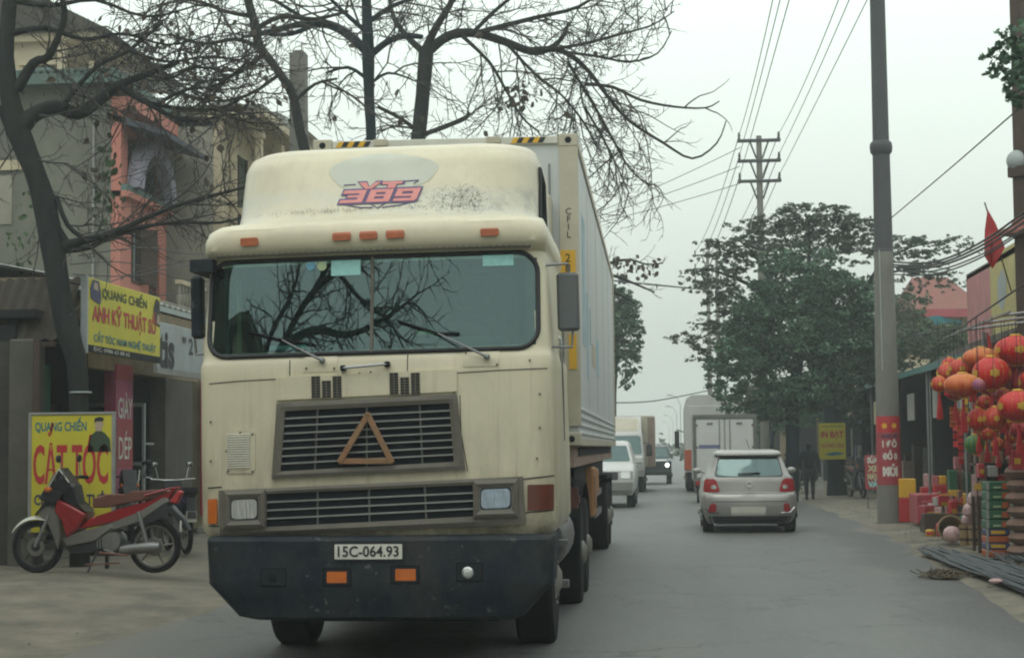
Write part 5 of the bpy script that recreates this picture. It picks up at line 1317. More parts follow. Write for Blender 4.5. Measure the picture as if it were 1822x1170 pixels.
def bare_tree(name, label, base, trunk, limbs, spec, Y, bark='bark_dark', roots=None, keep=None, extra=None, tree_part='trunk'):
    r_ = thing(name, label, 'tree', base); inv = Matrix.Translation(-Vector(base))
    mb = MB(); tw = MB(); P = limb(mb, trunk, Y, n=12)
    mb.v = [tuple(inv @ Vector(p)) for p in mb.v]; mb.build('trunk', bark, r_, 60)
    for lst, yj in limbs:
        m2 = MB(); P = limb(m2, lst, Y, yj, 8); m2.v = [tuple(inv @ Vector(p)) for p in m2.v]; m2.build('branch', bark, r_, 60)
        grow(tw, P, .02, spec, 0, keep)
    if extra: extra(tw)
    tw.v = [tuple(inv @ Vector(p)) for p in tw.v]; tw.build('twigs', 'twig', r_, 0, kind='stuff'); return r_

leaf_me = {}
def leaf_mesh(m, s=1.0):
    if m not in leaf_me:
        me = bpy.data.meshes.new('leaf')
        vs = [(0, 0, 0), (.30, .02, -.22), (.36, .05, -.6), (0, .0, -1.05), (-.34, .06, -.55), (-.26, .02, -.2), (0, -.06, -.5)]
        me.from_pydata(vs, [], [(0, 1, 6), (1, 2, 6), (2, 3, 6), (3, 4, 6), (4, 5, 6), (5, 0, 6)]); me.materials.append(M[m]); leaf_me[m] = me
    return leaf_me[m]
def leaf(p, s, m, parent):
    o = bpy.data.objects.new('leaf', leaf_mesh(m)); COL.objects.link(o); o.parent = parent
    o.location = p - parent.location; o.scale = (s, s, s * RT.uniform(.8, 1.2)); o.rotation_euler = (RT.uniform(-.6, .6), RT.uniform(-1.3, 1.3), RT.uniform(0, 6.28))
SP = [(.18, .7, 1.7, .012, 7, 4, -.035), (.14, .25, .7, .006, 4, 3, -.02), (.12, .08, .22, .0045, 2, 3, .0)]
# left street tree
Y1_ = 21.15; b1 = at(140, 1012, Y1_); b1.z = .17
t1 = bare_tree('street_tree', 'dark forked tree with dangling brown leaves rising through the shop roof at far left', b1,
    [(142, 1015, 38), (141, 900, 33), (140, 740, 34), (137, 650, 38), (121, 590, 44), (106, 520, 42), (94, 440, 44), (76, 350, 42), (56, 290, 38), (34, 232, 42), (17, 170, 36), (10, 100, 32), (14, 40, 28), (22, -40, 24)],
    [([(38, 225, 38), (60, 204, 30), (100, 190, 26), (138, 202, 25), (175, 180, 22), (215, 150, 16), (262, 132, 12), (320, 110, 8)], .05),
     ([(30, 160, 22), (60, 112, 18), (85, 102, 16), (105, 62, 12), (115, 20, 12), (100, -40, 10)], -.05),
     ([(215, 152, 12), (250, 178, 10), (300, 190, 8), (350, 196, 7), (400, 190, 5), (455, 160, 3)], .08),
     ([(104, 440, 22), (150, 428, 16), (200, 414, 11), (265, 386, 8), (320, 364, 7), (385, 346, 6), (450, 330, 4)], .0),
     ([(112, 446, 12), (160, 440, 9), (215, 414, 6), (300, 397, 6), (392, 396, 5), (446, 381, 3)], .05),
     ([(0, 190, 15), (28, 260, 14), (60, 330, 12), (100, 400, 12), (128, 444, 12)], .0),
     ([(100, 350, 10), (120, 400, 9), (150, 425, 8)], .0),
     ([(20, 60, 14), (80, 50, 10), (150, 70, 8), (220, 60, 6), (300, 80, 4), (380, 60, 3)], .1),
     ([(18, 0, 14), (90, 10, 9), (170, 0, 7), (260, 30, 5), (350, 10, 3)], .15),
     ([(110, 190, 10), (170, 120, 8), (230, 90, 6), (290, 40, 4)], .12),
     ([(260, 132, 8), (300, 140, 6), (350, 120, 5), (430, 130, 3)], .06), ([(280, 185, 7), (330, 160, 6), (390, 150, 5), (450, 100, 3)], .12), ([(230, 90, 6), (300, 110, 5), (380, 100, 4), (470, 120, 3)], .15), ([(250, 178, 8), (330, 215, 5), (400, 205, 4), (470, 200, 3)], .1)],
    SP, Y1_, keep=lambda p: p.z > 3.9 or RT.random() < .25)
for (x, y, s) in [(148, 305, .17), (165, 310, .15), (160, 300, .12), (193, 214, .16), (200, 218, .12), (158, 245, .12), (150, 247, .1), (180, 308, .13), (190, 312, .1), (325, 275, .14), (330, 285, .12), (350, 268, .11), (367, 276, .12), (390, 256, .15), (397, 258, .1), (385, 262, .1), (355, 315, .16), (365, 316, .14), (372, 335, .13), (368, 345, .1), (378, 328, .1), (190, 238, .12), (215, 290, .1), (345, 226, .12), (310, 186, .13), (255, 100, .12), (215, 45, .14), (222, 52, .12), (385, 90, .14), (375, 80, .12), (100, 140, .14), (130, 144, .12), (205, 270, .1), (300, 40, .1)]:
    leaf(at(x, y, Y1_ + RT.uniform(-.3, .3)), s * .9, 'leaf_brown', t1)
for k in range(80): leaf(at(RT.uniform(170, 480), RT.uniform(90, 215), Y1_ + RT.uniform(-.5, 1.5)), RT.uniform(.07, .13), 'leaf_brown', t1)
for k in range(70): leaf(at(RT.uniform(20, 520), RT.uniform(10, 215), Y1_ + RT.uniform(-.8, 1.2)), RT.uniform(.05, .11), 'leaf_brown', t1)
for k in range(46): leaf(at(RT.gauss(190, 14), RT.gauss(290 + 8 * (k % 12), 22), Y1_ + .6), RT.uniform(.05, .13), 'leaf_green', t1)
for k in range(36): leaf(at(RT.gauss(45, 25), RT.gauss(400, 45), Y1_ + 1.4), RT.uniform(.06, .12), 'leaf_green', t1)
for k in range(30): leaf(at(RT.gauss(310, 50), RT.gauss(75, 25), Y1_ + .6), RT.uniform(.06, .1), 'leaf_green', t1)

SP2 = [(.26, 1.0, 2.5, .018, 8, 4, -.045), (.22, .35, 1.0, .0095, 5, 3, -.03), (.17, .12, .34, .007, 2, 3, .02)]
Y4 = 27.0; b4 = at(600, 1040, Y4); b4.z = 0.1
bare_tree('street_tree', 'leaning bare tree curving up leftwards beside the cut concrete post', b4,
    [(640, 1040, 24), (610, 700, 22), (570, 400, 20), (541, 262, 20), (534, 235, 19), (520, 168, 17), (490, 120, 15), (462, 82, 17), (454, 45, 17), (440, -5, 15), (430, -60, 12)],
    [([(458, 50, 10), (500, 30, 9), (560, 34, 7), (620, 20, 5)], .05), ([(462, 85, 9), (420, 70, 8), (360, 78, 6), (300, 60, 4)], .1),
     ([(470, 95, 10), (440, 120, 8), (400, 140, 6), (350, 150, 5), (290, 190, 4)], .1), ([(450, 30, 9), (400, 20, 7), (340, 0, 6), (280, 10, 4)], .0),
     ([(525, 180, 8), (560, 150, 6), (600, 140, 4)], .05), ([(500, 130, 8), (440, 170, 6), (370, 180, 4), (300, 160, 3)], .1)], SP2, Y4)
Y3 = 30.0; b3 = at(665, 1000, Y3); b3.z = 0
bare_tree('street_tree', 'bare tree with a straight dark teal trunk behind the left of the truck cab', b3,
    [(672, 1000, 24), (668, 600, 22), (661, 262, 19), (657, 180, 19), (655, 95, 23), (653, 30, 19), (650, -50, 15)],
    [([(652, 92, 17), (622, 64, 17), (585, 44, 16), (530, 44, 12), (480, 58, 9), (430, 66, 6)], .1), ([(662, 96, 14), (690, 74, 13), (720, 64, 12), (752, 66, 9)], -.05),
     ([(560, 44, 10), (520, 60, 9), (480, 62, 6)], .1), ([(560, 46, 8), (520, 20, 7), (470, -10, 5)], .1), ([(655, 60, 10), (610, 20, 7), (570, -20, 6)], -.1), ([(655, 40, 10), (700, 10, 8), (760, -10, 6)], .1),
     ([(652, 140, 7), (620, 120, 6), (580, 130, 4)], .1), ([(658, 150, 6), (690, 130, 5), (730, 140, 3)], .1)], SP2, Y3, 'bark_teal')
Y2 = 32.0; b2 = at(742, 985, Y2); b2.z = 0
SP3 = [(.22, .8, 2.4, .015, 8, 4, -.05), (.19, .3, 1.0, .0085, 5, 3, -.035), (.15, .10, .32, .0065, 2, 3, .03)]
t2 = bare_tree('street_tree', 'wide bare tree whose drooping crown hangs to the right above the container', b2,
    [(748, 985, 34), (744, 500, 32), (744, 262, 27), (746, 232, 27), (752, 170, 26), (757, 110, 28), (758, 85, 26)],
    [([(758, 95, 20), (785, 72, 18), (812, 60, 18), (850, 60, 16), (900, 75, 15), (945, 92, 14), (975, 88, 11), (1000, 68, 8), (1012, 40, 5)], .06),
     ([(940, 90, 12), (990, 88, 11), (1022, 104, 9), (1050, 130, 8), (1080, 170, 7), (1120, 215, 6), (1180, 254, 5), (1232, 282, 4), (1275, 255, 3), (1292, 215, 2)], .1),
     ([(1040, 150, 6), (1090, 155, 6), (1140, 178, 5), (1200, 190, 4), (1255, 192, 3), (1280, 180, 2)], -.1),
     ([(850, 58, 10), (900, 45, 9), (960, 30, 8), (1030, 12, 6), (1090, -30, 4)], .1), ([(758, 85, 16), (778, 45, 14), (800, 10, 12), (820, -40, 10)], .0),
     ([(756, 95, 14), (725, 66, 11), (700, 30, 9), (690, -20, 7)], .1), ([(748, 238, 8), (715, 212, 7), (672, 190, 6)], .0), ([(752, 240, 9), (790, 226, 9), (828, 210, 9), (835, 200, 5)], .0),
     ([(960, 90, 7), (1030, 80, 6), (1100, 62, 5), (1160, 45, 3), (1200, 20, 2)], .1), ([(820, 62, 8), (870, 110, 6), (900, 160, 5), (930, 210, 4), (960, 235, 3)], .1),
     ([(900, 76, 7), (950, 130, 5), (1000, 170, 4), (1040, 220, 4), (1060, 260, 3)], .12), ([(1040, 190, 5), (1075, 250, 4), (1100, 300, 3), (1120, 345, 2)], .1),
     ([(1000, 92, 6), (1060, 100, 5), (1120, 110, 4), (1170, 95, 3), (1195, 55, 2)], .1), ([(1010, 110, 6), (1070, 210, 5), (1120, 300, 3), (1160, 330, 2)], .05), ([(840, 60, 8), (880, 20, 7), (930, -20, 5)], .1)], SP3, Y2,
    keep=lambda p: p.x < -.1 or (RT.random() < .42 and p.x < 1.3))
for k in range(40): leaf(at(RT.gauss(925, 22), RT.gauss(165, 14), Y2 + RT.uniform(-.4, .4)), RT.uniform(.08, .16), 'leaf_brown', t2)
for (x, y) in [(668, 150), (690, 148), (708, 158), (715, 210), (1003, 200), (860, 235), (860, 60), (730, 130), (1060, 90), (620, 80), (600, 210), (750, 205)]: leaf(at(x, y, Y2 - .5), RT.uniform(.12, .2), 'leaf_brown', t2)
# twiggy branch end seen above the far pickup, hanging from a tree hidden behind the container
Y6 = 42.0; b6 = at(1010, 925, Y6); b6.z = 0
t6 = bare_tree('roadside_tree', 'thin bare branch end with scattered leaves poking out right of the container', b6, [(1010, 925, 22), (1008, 700, 20), (1020, 560, 16), (1040, 490, 12)],
    [([(1035, 500, 9), (1080, 470, 6), (1120, 462, 4), (1150, 470, 3), (1180, 468, 2)], .05), ([(1040, 495, 8), (1090, 490, 6), (1130, 505, 4), (1165, 520, 3)], .0), ([(1045, 520, 6), (1090, 520, 4), (1130, 540, 3)], .1)],
    [(.2, .3, .8, .010, 5, 3, -.03), (.16, .1, .3, .006, 3, 3, 0)], Y6)
for k in range(60):
    q = RT.uniform(0, 1); leaf(at(1088 + 85 * q, 468 + 40 * q * RT.random() + RT.gauss(0, 8), Y6), RT.uniform(.08, .16), 'leaf_brown', t6)
# bare tree beside the camera, on the left kerb, seen only mirrored in the windscreen
def world_limb(mb, pts, r0, r1):
    n = len(pts) - 1; P = []
    for i in range(n):
        a = Vector(pts[max(0, i - 1)]); b = Vector(pts[i]); c = Vector(pts[i + 1]); d = Vector(pts[min(n, i + 2)])
        for k in range(4):
            t = k / 4; P.append(0.5 * ((2 * b) + (c - a) * t + (2 * a - 5 * b + 4 * c - d) * t * t + (3 * b - a - 3 * c + d) * t ** 3))
    P.append(Vector(pts[-1])); m = len(P); mb.tube(P, [r0 + (r1 - r0) * i / (m - 1) for i in range(m)], 8); return P
rt = thing('street_tree', 'bare tree at the kerb beside the viewer, mirrored in the left windscreen pane', 'tree', (-7.3, 3.4, .17))
mb = MB(); tw = MB()
world_limb(mb, [(0, 0, -.1), (.1, 0, 2.5), (.3, .1, 4.6), (.75, .1, 5.9)], .24, .17)
for pts, a, c in (([(.75, .1, 5.9), (1.3, .1, 6.6), (2.0, .2, 7.3), (3.1, .2, 7.75), (4.2, .1, 7.9), (5.4, 0, 8.3)], .09, .015), ([(.75, .1, 5.9), (1.0, .1, 6.8), (1.5, 0, 7.6), (1.6, 0, 8.8)], .07, .02),
                  ([(1.3, .1, 6.6), (2.1, .2, 6.75), (3.0, .3, 6.6), (3.9, .2, 6.9), (4.6, .1, 7.3)], .08, .015), ([(2.6, .2, 7.6), (3.2, .1, 7.2), (3.9, 0, 6.9), (4.4, 0, 6.3)], .05, .012),
                  ([(2.0, .2, 7.3), (2.6, .1, 8.0), (3.4, 0, 8.5), (4.3, 0, 8.6)], .06, .015), ([(.6, .1, 5.5), (-.5, .3, 6.6), (-1.4, .3, 7.4), (-1.8, .2, 8.6)], .1, .03)):
    P = world_limb(mb, pts, a, c); grow(tw, P, .02, [(.14, .6, 1.5, .017, 6, 4, -.02), (.14, .2, .6, .010, 3, 3, 0)], 0)
mb.build('trunk', 'bark_dark', rt, 60); tw.build('twigs', 'twig', rt, 0, kind='stuff')

# ------------------------------------------------------------------ leafy crowns: many small leaf faces through irregular volumes
import numpy as np
NR = np.random.default_rng(5)
def crown(name, m, blobs, parent, size, Y, dens=60, flat=1.0, kind='stuff', thick=None):
    """blobs [(px, py, rx px, ry px)] at depth Y; leaf-sized quads, denser towards each clump's shell"""
    V = []; F = []; C0 = parent.location; sub = []
    for (px, py, rx, ry) in blobs:           # break every mass into clumps of twig size so the outline stays ragged
        n_ = max(3, int(rx * ry / (26.0 if ry > 12 else 9.0) ** 1.0 / (1.0 if ry > 12 else 2.2)))
        n_ = min(n_, 60)
        for _ in range(n_):
            a_ = NR.random() * 6.283; q_ = NR.random() ** .5 * 1.02
            e_ = NR.uniform(.16, .34)
            fx, fy = (rx * e_, min(rx, ry) * e_ * .8) if ry > 12 else (rx * NR.uniform(.12, .26), ry * NR.uniform(.25, .5))
            if RT.random() < .16: q_ *= 1.22
            sub.append((px + rx * q_ * cos(a_), py + ry * q_ * sin(a_), fx, fy))
    for (px, py, rx, ry) in sub:
        c = at(px, py, Y + NR.normal(0, .35)); k = Y / FPX; a, b = rx * k, ry * k
        n = max(4, int(dens * (a * b * 3.14) / (size * size) * .065))
        d = NR.normal(size=(n, 3)); d /= np.linalg.norm(d, axis=1)[:, None]; r = NR.random(n) ** .42
        wob = 1 + .28 * np.sin(d[:, 0] * 5 + px) * np.cos(d[:, 2] * 4 + py)
        p = d * (r * wob)[:, None] * np.array([a, (a + b) * .45 if thick is None else thick, b]) + np.array([c.x - C0.x, c.y - C0.y, c.z - C0.z])
        u = NR.normal(size=(n, 3)); u[:, 2] *= flat; u /= np.linalg.norm(u, axis=1)[:, None]
        w = NR.normal(size=(n, 3)); w[:, 2] *= flat; w -= u * (u * w).sum(1)[:, None]; w /= np.linalg.norm(w, axis=1)[:, None]
        s = size * NR.uniform(.5, 1.2, n)[:, None]; w = w * s * .5; u = u * s
        q = np.stack([p - u, p - w, p + u, p + w], 1).reshape(-1, 3); k0 = len(V); V.append(q)
    V = np.concatenate(V); n = len(V) // 4
    me = bpy.data.meshes.new(name); me.vertices.add(len(V)); me.vertices.foreach_set('co', V.astype('f').ravel())
    me.loops.add(4 * n); me.loops.foreach_set('vertex_index', np.arange(4 * n, dtype='i')); me.polygons.add(n)
    me.polygons.foreach_set('loop_start', np.arange(0, 4 * n, 4, dtype='i')); me.polygons.foreach_set('loop_total', np.full(n, 4, 'i'))
    me.update(); me.validate(); me.materials.append(M[m]); o = bpy.data.objects.new(name, me); COL.objects.link(o); o.parent = parent
    o['kind'] = kind; return o
def leafy(name, label, base, trunks, crowns, Y, group=None):
    r_ = thing(name, label, 'tree', base, 0, group); inv = Matrix.Translation(-Vector(base))
    for i, lst in enumerate(trunks):
        m2 = MB(); limb(m2, lst, Y + .1 * i, 0, 8); m2.v = [tuple(inv @ Vector(p)) for p in m2.v]; m2.build('trunk' if i == 0 else 'branch', 'bark_teal', r_, 60)
    for (m, blobs, size, dens, flat) in crowns: crown('crown', m, blobs, r_, size, Y, dens, flat)
    return r_
Y5 = 54.0; b5 = at(1490, 882, Y5); b5.z = .07
TOP = [(1445, 374, 62, 9), (1390, 388, 55, 8), (1345, 402, 50, 9), (1500, 392, 55, 9), (1545, 408, 40, 8), (1430, 408, 60, 8), (1300, 432, 45, 8), (1262, 436, 34, 7), (1350, 436, 50, 9), (1470, 428, 60, 9), (1540, 440, 45, 9), (1600, 430, 45, 8),
       (1655, 428, 45, 7), (1705, 424, 26, 7), (1720, 434, 10, 5), (1400, 452, 60, 10), (1320, 462, 45, 9), (1275, 480, 40, 10), (1232, 488, 26, 8), (1640, 455, 30, 7), (1665, 470, 22, 6), (1600, 465, 40, 12), (1650, 490, 35, 8), (1700, 492, 25, 5), (1270, 515, 45, 14), (1300, 545, 45, 16),
       (1255, 570, 35, 12), (1222, 602, 34, 8), (1262, 610, 40, 12), (1240, 640, 24, 6), (1280, 640, 40, 16), (1620, 600, 30, 14), (1720, 505, 20, 5)]
leafy('roadside_tree', 'broad feathery topped tree with the yellow poster nailed to its trunk', b5,
    [[(1490, 890, 40), (1488, 840, 32), (1485, 780, 30), (1478, 710, 28), (1460, 640, 24), (1450, 560, 16), (1440, 470, 7), (1440, 380, 2)],
     [(1470, 690, 20), (1420, 600, 13), (1380, 520, 8), (1340, 450, 4), (1310, 425, 2)], [(1470, 660, 18), (1520, 560, 11), (1560, 480, 6), (1620, 440, 3), (1700, 425, 1.5)],
     [(1400, 560, 8), (1320, 560, 4), (1250, 600, 2.5), (1215, 602, 1.5)], [(1450, 560, 9), (1480, 460, 5), (1510, 395, 2)], [(1440, 500, 7), (1400, 430, 4), (1385, 385, 2)], [(1380, 530, 8), (1320, 500, 6), (1262, 480, 4), (1230, 488, 2)],
     [(1560, 490, 5), (1620, 480, 3), (1690, 490, 1.5)]],
    [('foliage_feather', [(x, y, rx, ry * 1.25) for x, y, rx, ry in TOP] + [(x + 22, y + 13, rx * .8, ry) for x, y, rx, ry in TOP] + [(x - 16, y + 24, rx * .7, ry) for x, y, rx, ry in TOP if y < 500], .075, 62, .3)], Y5)
Y5b = 50.0; b5b = at(1400, 895, Y5b); b5b.z = .03
MASS = [(1405, 515, 60, 42), (1345, 575, 48, 46), (1490, 535, 62, 48), (1385, 470, 34, 22), (1450, 462, 40, 18), (1310, 600, 30, 26), (1470, 505, 40, 30), (1400, 590, 95, 70), (1490, 610, 80, 60), (1330, 640, 56, 44), (1290, 700, 34, 26), (1370, 705, 62, 34), (1450, 690, 66, 34), (1530, 640, 40, 46), (1318, 738, 34, 18), (1548, 560, 24, 34), (1400, 745, 50, 14), (1270, 670, 22, 14)]
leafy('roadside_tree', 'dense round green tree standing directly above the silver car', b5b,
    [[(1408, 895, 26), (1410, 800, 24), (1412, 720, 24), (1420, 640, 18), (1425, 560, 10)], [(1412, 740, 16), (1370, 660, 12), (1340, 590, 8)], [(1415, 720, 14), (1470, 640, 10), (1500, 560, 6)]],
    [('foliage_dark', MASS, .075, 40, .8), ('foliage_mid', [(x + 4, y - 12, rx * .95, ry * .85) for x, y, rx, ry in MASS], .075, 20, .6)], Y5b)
Y7 = 58.0; b7 = at(1545, 870, Y7); b7.z = .1
leafy('roadside_tree', 'narrow shadowy tree filling the gap between poster tree and thick pole', b7, [[(1545, 870, 24), (1545, 760, 22), (1545, 600, 18), (1548, 520, 10)]],
    [('foliage_dark', [(1545, 560, 30, 70), (1550, 680, 40, 60), (1500, 730, 55, 30), (1570, 640, 40, 50)], .10, 40, .8), ('leaf_green', [(1640, 600, 60, 28), (1680, 640, 50, 34), (1700, 600, 24, 24)], .10, 26, .8)], Y7)
Y8 = 64.0; b8 = at(1080, 872, Y8); b8.z = 0
leafy('roadside_tree', 'dark leafy tree peeking out behind the rear of the white container', b8, [[(1085, 872, 26), (1085, 700, 24), (1095, 600, 16)], [(1100, 690, 3), (1122, 672, 3), (1130, 655, 2)]],
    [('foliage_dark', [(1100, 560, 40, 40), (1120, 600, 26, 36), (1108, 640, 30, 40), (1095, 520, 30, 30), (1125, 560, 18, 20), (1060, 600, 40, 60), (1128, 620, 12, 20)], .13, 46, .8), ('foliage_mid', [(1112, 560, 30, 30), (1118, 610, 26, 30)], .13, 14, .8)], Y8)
# scattered shrubs and far tree line that reads as one mass
far = thing('far_trees', 'hazy grey green line of trees where the road disappears', 'trees', (0, 200, 0)); 
crown('crown', 'foliage_far', [(1172, 790, 14, 18), (1190, 792, 16, 14), (1208, 800, 14, 12), (1165, 800, 10, 14), (1225, 798, 16, 14), (1140, 795, 20, 20), (1250, 795, 20, 22), (1100, 795, 30, 24), (1280, 790, 30, 28)], far, .45, 200, 46, .8); far['kind'] = 'stuff'
b9 = at(1200, 818, 130); b9.z = 0
shr = thing('hedge', 'pale green verge bushes beside the road in the far gap', 'bushes', b9); shr['kind'] = 'stuff'
crown('crown', 'foliage_far', [(1195, 805, 12, 10), (1207, 808, 12, 9), (1218, 812, 10, 8), (1183, 800, 10, 8)], shr, .3, 130, 40, .8)
# leafy sprig at the right edge
Y10 = 19.0; b10 = at(1835, 1010, Y10); b10.z = .1
leafy('street_tree', 'dark drooping leaf sprig hanging in from the upper right edge', b10, [[(1900, 1000, 40), (1890, 500, 34), (1870, 250, 24), (1840, 130, 14), (1800, 100, 6)]],
    [('foliage_mid', [(1790, 70, 22, 16), (1770, 100, 26, 14), (1800, 120, 30, 26), (1775, 130, 20, 14), (1810, 160, 22, 26), (1792, 165, 14, 14), (1815, 80, 30, 40), (1860, 120, 50, 80)], .055, 34, .7)], Y10)
# right-hand background trees, behind stalls, keep the far right closed
YB = 70.0; bb = at(1660, 850, YB); bb.z = .1
leafy('roadside_tree', 'green tree crown in front of the red tiled roof', bb, [[(1660, 850, 20), (1660, 700, 16), (1660, 640, 10)]], [('leaf_green', [(1650, 600, 50, 30), (1700, 620, 40, 36), (1610, 560, 40, 40), (1690, 660, 30, 20)], .13, 40, .8)], YB)

# ------------------------------------------------------------------ poles and wires
stub = at(533, 1030, 28.0)
ps = thing('concrete_post', 'cut off square concrete post rising behind the truck roof', 'post', (stub.x, 28, .1))
zt_ = at(533, 96, 28).z - .1
MB().prism([(-.13, -.12), (.13, -.12), (.13, .12), (-.13, .12)], 0, zt_, 'z').build('post_shaft', 'concrete_pole', ps, 0)
MB().box(-.09, .09, -.08, .08, zt_, zt_ + .05, .01).tube([(.05, 0, zt_), (.05, 0, zt_ + .2)], .01, 5).build('post_top', 'concrete_pole', ps)
pb_ = atZ(1584, 930, .06); pb_.y = 35.2
pb_ = Vector((at(1584, 930, 35.2).x, 35.2, .05))
bp_ = thing('utility_pole', 'thick round concrete pole with red posters near its foot, right of the car', 'pole', pb_)
k_ = 35.2 / FPX
def cyl(name, m, r0, r1, z0, z1, par, n=28): return MB().lathe([(r0, z0), (r1, z1)], n=n).build(name, m, par, 60)
zc = at(1570, 262, 35.2).z - .05; zt2 = 14.0; z_mid = at(1574, 450, 35.2).z
cyl('pole_shaft', 'concrete_pole', 22 * k_, 17 * k_, -.1, z_mid, bp_); cyl('pole_shaft', 'pole_upper', 16.5 * k_, 15 * k_, z_mid, zc, bp_); cyl('pole_shaft', 'pole_upper', 14.5 * k_, 12 * k_, zc, zt2, bp_)
MB().lathe([(15 * k_, zc - .16), (19 * k_, zc - .1), (20 * k_, zc), (19 * k_, zc + .08), (14.5 * k_, zc + .13)], n=24).build('pole_collar', 'pole_upper', bp_, 60)
MB().lathe([(17.2 * k_, z_mid - .03), (17.6 * k_, z_mid), (16.6 * k_, z_mid + .03)], n=24).build('pole_joint', 'pole_upper', bp_)
MB().tube([(-.1, -.19, 3.0), (-.1, -.165, z_mid)], .012, 4).build('conduit', 'alu', bp_)
def line(a, b, sag, n=24):
    return [a.lerp(b, i / n) - Vector((0, 0, sag * 4 * (i / n) * (1 - i / n))) for i in range(n + 1)]
def cross_pole(label, base, H, arms, r=.13, aw=.72, grp='power line poles with cross arms'):
    p = thing('power_pole', label, 'pole', base, 0, grp)
    MB().lathe([(r * 1.3, -.1), (r * .7, H)], n=14).build('pole_shaft', 'concrete_pole', p, 60)
    for z in arms:
        a = MB().box(-aw, aw, -.15, -.07, z - .035, z + .035).box(-aw, aw, .07, .15, z - .035, z + .035)
        ao = a.build('cross_arm', 'pole_upper', p, 0)
        for s in (-1, 1):
            MB().tube([(s * aw * .45, -.1, z), (s * .1, -.1, z - .62)], .03, 4).build('arm_brace', 'pole_upper', ao)
            MB().lathe([(.02, 0), (.05, .06), (.03, .1), (.055, .15), (.03, .19), (.04, .24), (0, .26)], (s * aw * .92, 0, z + .035), 'z', 8).build('insulator', 'pole_upper', ao)
    return p
Yp = 58.7; bpx = at(1368, 872, Yp).x; H_ = at(1354, 247, Yp).z
arms = [at(1354, yy, Yp).z for yy in (250, 286, 322)]
cross_pole('tall power pole with three stacked cross arms rising over the green trees', (bpx - .1, Yp, 0), H_ + .1, arms)
Yq = 96; bq = at(1266, 850, Yq).x; Hq = at(1262, 450, Yq).z; arms2 = [at(1262, yy, Yq).z for yy in (454, 478, 500)]
q_ = cross_pole('farther twin power pole with cross arms left of the trees', (bq, Yq, 0), Hq, arms2, .12, .75)
MB().lathe([(.16, -.1), (.09, Hq)], (.30 * 96 / 58, 0, 0), n=12).build('pole_shaft', 'concrete_pole', q_, 60)
wr = 0
def wire(label, pts, r=.011, grp='power line wires'):
    mb = MB(); o = Vector(pts[0]); mb.tube([Vector(p) - o for p in pts], r, 4, cap=False); w = mb.build('power_wire', 'wire'); w.location = o; w['label'] = label; w['category'] = 'wire'; w['group'] = grp; return w
LB = ['leftmost high wire', 'second high wire from the left', 'third high wire from the left', 'fourth high wire from the left', 'fifth high wire from the left', 'rightmost high wire']
k = 0
for s, tops in ((-1, ((1375, 0), (1388, 0), (1396, 0))), (1, ((1492, 0), (1511, 0), (1531, 0)))):
    for z, tp in zip(arms, tops):
        a = Vector((bpx - .1 + s * .66, Yp, z + .2))
        # passes overhead; aim through the top-of-frame pixel, then on to the next pole behind the viewer
        m_ = at(tp[0], tp[1], 36 if s < 0 else 36); dx = (m_.x - a.x) / (36 - Yp)
        b = Vector((a.x + dx * (-6 - Yp), -6, z + .2)); t = (Yp - 36) / (Yp + 6)
        sag = max(.2, ((a.z + (b.z - a.z) * t) - m_.z) / (4 * t * (1 - t)))
        wire(LB[k] + ' sweeping from the stacked cross arms over the viewer', line(a, b, sag, 40)); k += 1
        a2 = Vector((bq + s * .69, Yq, arms2[arms.index(z)] + .2)); wire(['first', 'second', 'third', 'fourth', 'fifth', 'sixth'][k - 1] + ' wire running from the stacked cross arms down to the farther poles', line(a, a2, .5, 16), .014, 'far span wires')
cross_pole('power pole behind the viewer carrying the overhead wires', (bpx - .6, -6, 0), H_ + .1, arms)
for i, (x0, y0, x1, y1) in enumerate(((1318, 262, 1062, 388), (1316, 296, 1062, 392), (1318, 326, 1062, 400))):
    a = at(x0, y0, Yp); b = at(940, y1 + (y1 - y0) * .30, 62); wire(['upper', 'middle', 'lower'][i] + ' thin wire slanting from the cross arms down behind the container', line(a, b, .12, 12), .012, 'thin slanting wires')
cpb = at(938, 870, 62); cp_ = thing('utility_pole', 'slim service pole hidden behind the container taking the slanting wires', 'pole', (cpb.x, 62, 0)); cyl('pole_shaft', 'concrete_pole', .16, .1, -.1, at(938, 395, 62).z, cp_)
def pxw(label, pts, r, grp='roadside cables'):
    P = [at(*p) for p in pts]; Q = []
    for i in range(len(P) - 1):
        a = P[max(0, i - 1)]; b = P[i]; c = P[i + 1]; d = P[min(len(P) - 1, i + 2)]
        for k in range(6):
            t = k / 6; Q.append(0.5 * ((2 * b) + (c - a) * t + (2 * a - 5 * b + 4 * c - d) * t * t + (3 * b - a - 3 * c + d) * t ** 3))
    Q.append(P[-1]); return wire(label, Q, r, grp)
pxw('single taut cable climbing from the thick pole to the upper right edge', [(1583, 390, 35), (1690, 300, 28), (1812, 194, 21.5)], .013)
for i, (o, c) in enumerate(((0, 0), (5, 3), (9, 9), (16, 14), (22, 12))):
    pxw(['topmost', 'second', 'middle', 'fourth', 'lowest'][i] + ' cable of the sagging bundle between thick pole and right edge', [(1590, 466 + o, 35), (1660, 466 + o, 30), (1740, 434 + o + c * .4, 26), (1830, 372 + o + c, 22)], .018 if i < 3 else .013)
pxw('dark cable crossing before the pink and yellow hoarding', [(1600, 600, 35), (1700, 585, 30), (1730, 568, 26), (1830, 500, 21)], .014)
pxw('pair of cables crossing the gap beside the container at tree height', [(1000, 486, 66), (1100, 500, 60), (1180, 508, 60), (1262, 516, 96)], .03)
pxw('low cable sagging from the container side to the twin poles', [(1040, 712, 75), (1100, 716, 80), (1170, 712, 88), (1262, 694, 96)], .03)
